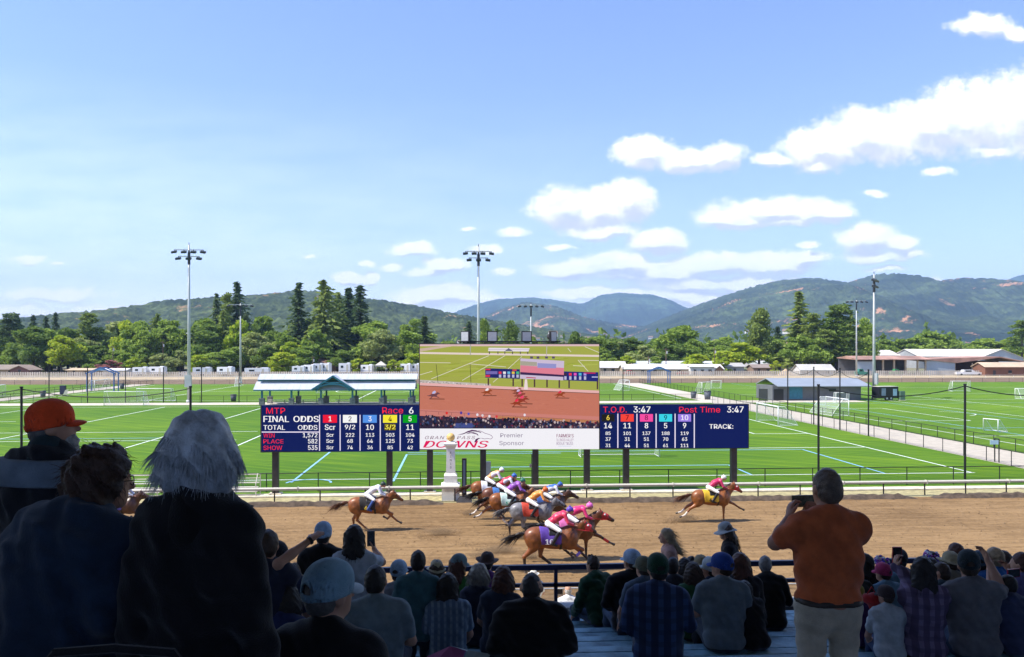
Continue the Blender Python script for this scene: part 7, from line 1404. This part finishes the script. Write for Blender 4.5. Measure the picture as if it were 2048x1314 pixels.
# man in orange taking a picture
Yc = 4.82; sD = 1.02
La = ('px', (1550, 1086, 5.02), (1578, 1036, 5.22), (.25, .35, .9), (1, .1, 0), .8); Ra = ('px', (1716, 1066, 5.14), (1650, 1024, 5.22), (-.8, .1, .35), (-.5, .6, -.2), .8)
skin2 = mat('sunburnt_skin', (.42, .20, .13), .55, .06, 12, .05)
oD, MD, scD = ST('man in an orange polo shirt and pale trousers filming with a phone', 1655, 936, Yc, 1, (.52, .115, .035), hair=('crop', (.12, .085, .06)), trousers=(.42, .38, .30), L=La, R=Ra, h=.0105, wide=1.0, lean=-.02, build=1.03, skin=skin2, yaw=-.12, s=sD, tuck=.985)
phone('dark phone held level by the man in orange', at(1606, 1002, 5.30), (.155, .010, .078), .05, (.015, .015, .018), 0, (.10, .13, .10)); MB_ = MB().tube([(-.001, 0, 0), (.001, 0, 0)], .01, 6)
bD_ = human(sit=False, lean=-.02, build=1.03)[0].select(('hip', 'torso')); link('belt', bD_.mesh('belt', .010, .020, [((0, 0, 1.0), (0, 0, 1)), ((0, 0, .968), (0, 0, -1))]), mat('dark_leather_belt', (.03, .02, .015), .5, .1, 6), oD, True)
# two women walking along the front walkway
ob, Mb, _ = ST('blonde woman with bare shoulders walking left along the front walkway', 1332, 1057, 12.95, None, (.42, .25, .20), hair=('longblown', (.30, .22, .12)), rz=1.45, L='cup', R='hang', fem=True, stride=.2, trousers=(.3, .28, .25), lean=.05)
os_, Ms, _ = ST('woman in a pale sun hat and black top carrying a drink along the walkway', 1452, 1044, 12.9, None, (.010, .011, .014), hair=('long', BRH), hat=('sunhat', (.36, .38, .36)), rz=1.25, L='cup', R='hang', fem=True, stride=.2, trousers=(.03, .03, .035), lean=.12, pitch=-.25)
for oo, MM in ((ob, Mb), (os_, Ms)):
    for s in (-1, 1): e_ = MB().ball((0, 0, 0), (.012, .010, .008), 8).build('eye', mat('dark_eye', (.02, .015, .012), .2, 0), oo, True); e_.matrix_local = MM@Matrix.Translation((s*.031, .083, .006))
bpy.context.view_layer.update()
hp = os_.matrix_world@Vector((-.20, .36, 1.22)); sp2 = os_.matrix_world@Vector((.15, -.02, 1.44)); bg_ = os_.matrix_world@Vector((.26, -.20, 1.02))
cup = empty('drink_cup', hp, 0, 'clear plastic cup in the hand of the sun hat woman', 'cup'); MB().tube([(0, 0, -.06), (0, 0, .06)], [.030, .042], 12).build('cup', mat('milky_plastic', (.6, .6, .6), .25, 0), cup, True); MB().tube([(0, 0, .06), (0, 0, .066)], [.044, .044], 12).build('lid', M_WALU, cup)
hbg = empty('handbag', bg_, .3, 'dark brown handbag hanging behind the sun hat woman', 'handbag'); b = Body().ell((0, 0, -.05), (.13, .07, .11), 'b', .02).ell((0, 0, -.12), (.12, .06, .06), 'b', .03); link('bag', b.mesh('bag', .012), mat('dark_brown_leather', (.05, .022, .02), .5, .15, 8), hbg, True)
dl = Matrix.Rotation(-.3, 3, 'Z')@(sp2-bg_); MB().tube([(-.1, 0, .03), dl*.6+Vector((-.06, 0, .02)), dl+Vector((-.02, 0, .03)), dl*.6+Vector((.06, 0, 0)), (.1, 0, .03)], .010, 6).build('strap', mat('dark_brown_leather', (.05, .022, .02)), hbg)
# two people on the sunny terrace below
TZ = ZW-2.05
person('person in a bright white cowboy hat standing in the sun below the stand', 1068, 1141, 18.7, TZ, (.6, .58, .54), hair=('short', BRH), hat=('cowboy', (.80, .76, .66)), sit=False, L='hang', R='cross', yaw=.3)
person('bald man in a white shirt standing in the sun below the stand', 1137, 1173, 17.3, TZ, (.72, .74, .78), hair=('fringe', (.4, .38, .36)), sit=False, L='hang', R='hang', yaw=-.1)
# --- the three standing close to us on the left
FB = H-1.90
oA, MA, _ = ST('man in an orange red cap and dark jacket looking right, at the left edge', 97, 799, 3.72, None, (.012, .014, .02), hair=('crop', (.13, .125, .12)), hat=('cap', (.85, .085, .02)), long_sleeve=True, jacket=.035, yaw=.95, pitch=.10, lean=.02, L='hang', R='pocket', h=.0105, rz=-.25, wide=1.05, trousers=DARKP, s=.86)
bd = inst('beard', head_mesh('beard'), hairm((.34, .33, .32)), oA); bd.matrix_local = MA
# jacket yoke in blue grey
yk = Body(); bA, hcA, RA = human(sit=False, lean=.02, L='hang', R='pocket', yaw=.95); yk = bA.select(('torso', 'uarm')); ym = yk.mesh('jacket_yoke', .011, .055, [((0, 0, 1.355), (0, .0, -1)), ((0, 0, 1.49), (0, 0, 1)), ((0, .06, 0), (0, 1, 0))]); link('jacket_yoke', relax(ym, 1), fab((.16, .21, .27), 'nylon'), oA, True)
cy = Body().cone((0, -.015, 1.46), (0, .0, 1.535), .098, .088, 'c', .02, (1, .95, 1)); link('collar', cy.mesh('collar', .011), fab((.02, .04, .05), 'nylon'), oA, True)
oB, MB2, _ = ST('woman with curly red brown hair and glasses bending forward, blue jacket', 146, 900, 3.02, None, (.015, .030, .058), hair=('curly', (.050, .022, .012)), long_sleeve=True, jacket=.035, yaw=.55, lean=.40, L='lap', R='lap', h=.0105, rz=-.30, fem=True, wide=1.10, trousers=(.02, .03, .05), s=.98, tilt=.10)
g = MB()
for s in (-1, 1):
    g.tube([(s*.032+.024*math.cos(a*math.pi/6), .103-.004*abs(math.cos(a*math.pi/6)), .002+.019*math.sin(a*math.pi/6)) for a in range(13)], .0022, 5); g.tube([(s*.056, .10, .008), (s*.078, .04, .010), (s*.078, -.02, .0)], .002, 5)
g.tube([(-.008, .106, .006), (.008, .106, .006)], .002, 5); gl = g.build('glasses', M_BLACK, oB); gl.matrix_local = MB2
oC, MC, _ = ST('woman with thick wavy white hair in a black coat, seen from behind', 393, 820, 2.98, None, (.008, .008, .010), hair=('bob', (.46, .50, .54)), long_sleeve=True, jacket=.030, yaw=.15, lean=.02, L='hang', R='hang', h=.0105, fem=True, wide=.86, trousers=(.006, .006, .008), s=1.13, build=.90)
b = Body().cone((.10, -.02, 1.475), (.205, .02, 1.485), .032, .006, 'c', .02).cone((0, -.015, 1.43), (0, .0, 1.56), .115, .078, 'c', .04); link('collar', b.mesh('collar', .011), fab((.004, .004, .005)), oC, True)
ec = MB().tube([(0, 0, -.02), (0, 0, .02)], .012, 8)
# small things lying about
pr = empty('race_program', at(925, 1304, 6.25), .0, 'open pink and red program lying on a bench at the bottom edge', 'booklet'); b = MB()
b.poly([(-.28, 0, -.03), (-.10, -.02, .055), (.03, -.01, .02), (-.02, -.10, -.06), (-.25, -.10, -.08)]); b.build('cover', mat('pink_paper', (.42, .10, .24), .6, .05), pr); b = MB().poly([(-.10, -.015, .06), (.05, -.05, .02), (.03, -.012, .021)]).poly([(.035, -.012, .021), (.22, -.03, -.01), (.18, -.10, -.07), (.0, -.11, -.06)]); b.build('page', mat('pale_print_paper', (.35, .42, .42), .6, .1, 14), pr)
rb = empty('red_bag', at(1743, 1198, 7.2), 0, 'red fabric bag beside the child in the brown cap', 'bag'); b = Body().ell((0, 0, 0), (.085, .07, .055), 'b', .02).ell((.02, 0, -.055), (.05, .05, .06), 'b', .03); link('bag', b.mesh('bag', .01, 0, (), lambda X, Y, Z: .005*np.sin(X*60+Z*50)), fab((.40, .02, .02)), rb, True); MB().tube([(-.05, 0, .03), (0, 0, .11), (.05, 0, .03)], .006, 5).build('strap', fab((.40, .02, .02)), rb)
phone('red phone held up by the woman in purple checks', at(1794, 1110, 7.35), (.085, .012, .15), -.1, (.45, .02, .05))
S_('woman with long dark hair in a purple checked shirt filming with a red phone', 1852, 1117, 4, plaid('purple_check_cotton', (.10, .07, .13), (.20, .15, .24), (.07, .05, .10)), hair=('long', DKH), L=('px', (1822, 1160, 7.15), (1792, 1135, 7.25), (0, .2, 1), (1, .2, 0), .8), R='phone', fem=True, long_sleeve=True, jacket=.022, lean=.05, h=.0125, trousers=(.015, .015, .02))
phone('red phone held at the right edge of the picture', at(2027, 1146, 7.7), (.15, .012, .08), .2, (.40, .03, .05))
ch = empty('folding_chair', at(228, 1314, 2.15), -TH, 'top edge of a dark stadium chair at the bottom left', 'chair'); ch.location.z = FB
zt = zof(1297, 2.15)-FB; b = MB(); b.tube([(-.20, 0, zt-.30), (-.20, 0, zt-.06), (-.16, 0, zt-.012), (0, 0, zt), (.16, 0, zt-.012), (.20, 0, zt-.06), (.20, 0, zt-.30)], .013, 8); b.box((0, .0, zt-.20), (.38, .02, .33)); b.build('backrest', fab((.010, .010, .012), 'nylon'), ch); MB().box((0, .22, .43), (.40, .42, .04)).build('seat', fab((.010, .010, .012), 'nylon'), ch)
for x in (-.19, .19): MB().bar((x, .4, 0), (x, 0, zt-.30), .025).build('leg', M_BLACK, ch); MB().bar((x, .0, 0), (x, .4, .43), .025).build('leg', M_BLACK, ch)
# ------------------------------------------------------------------ air
hb = MB().box((0, 5000, 460), (15000, 10800, 980))
hm = bpy.data.materials.new('pale_air'); hm.use_nodes = True; ht = NT(hm.node_tree); ht.n.clear()
pv = ht.add('ShaderNodeVolumePrincipled'); pv.inputs['Color'].default_value = (.44, .66, 1.0, 1); pv.inputs['Density'].default_value = 0.9e-4; pv.inputs['Anisotropy'].default_value = .0
ho = ht.add('ShaderNodeOutputMaterial'); ht.l.new(pv.outputs[0], ho.inputs['Volume'])
tag(hb.build('haze', hm), kind='stuff')
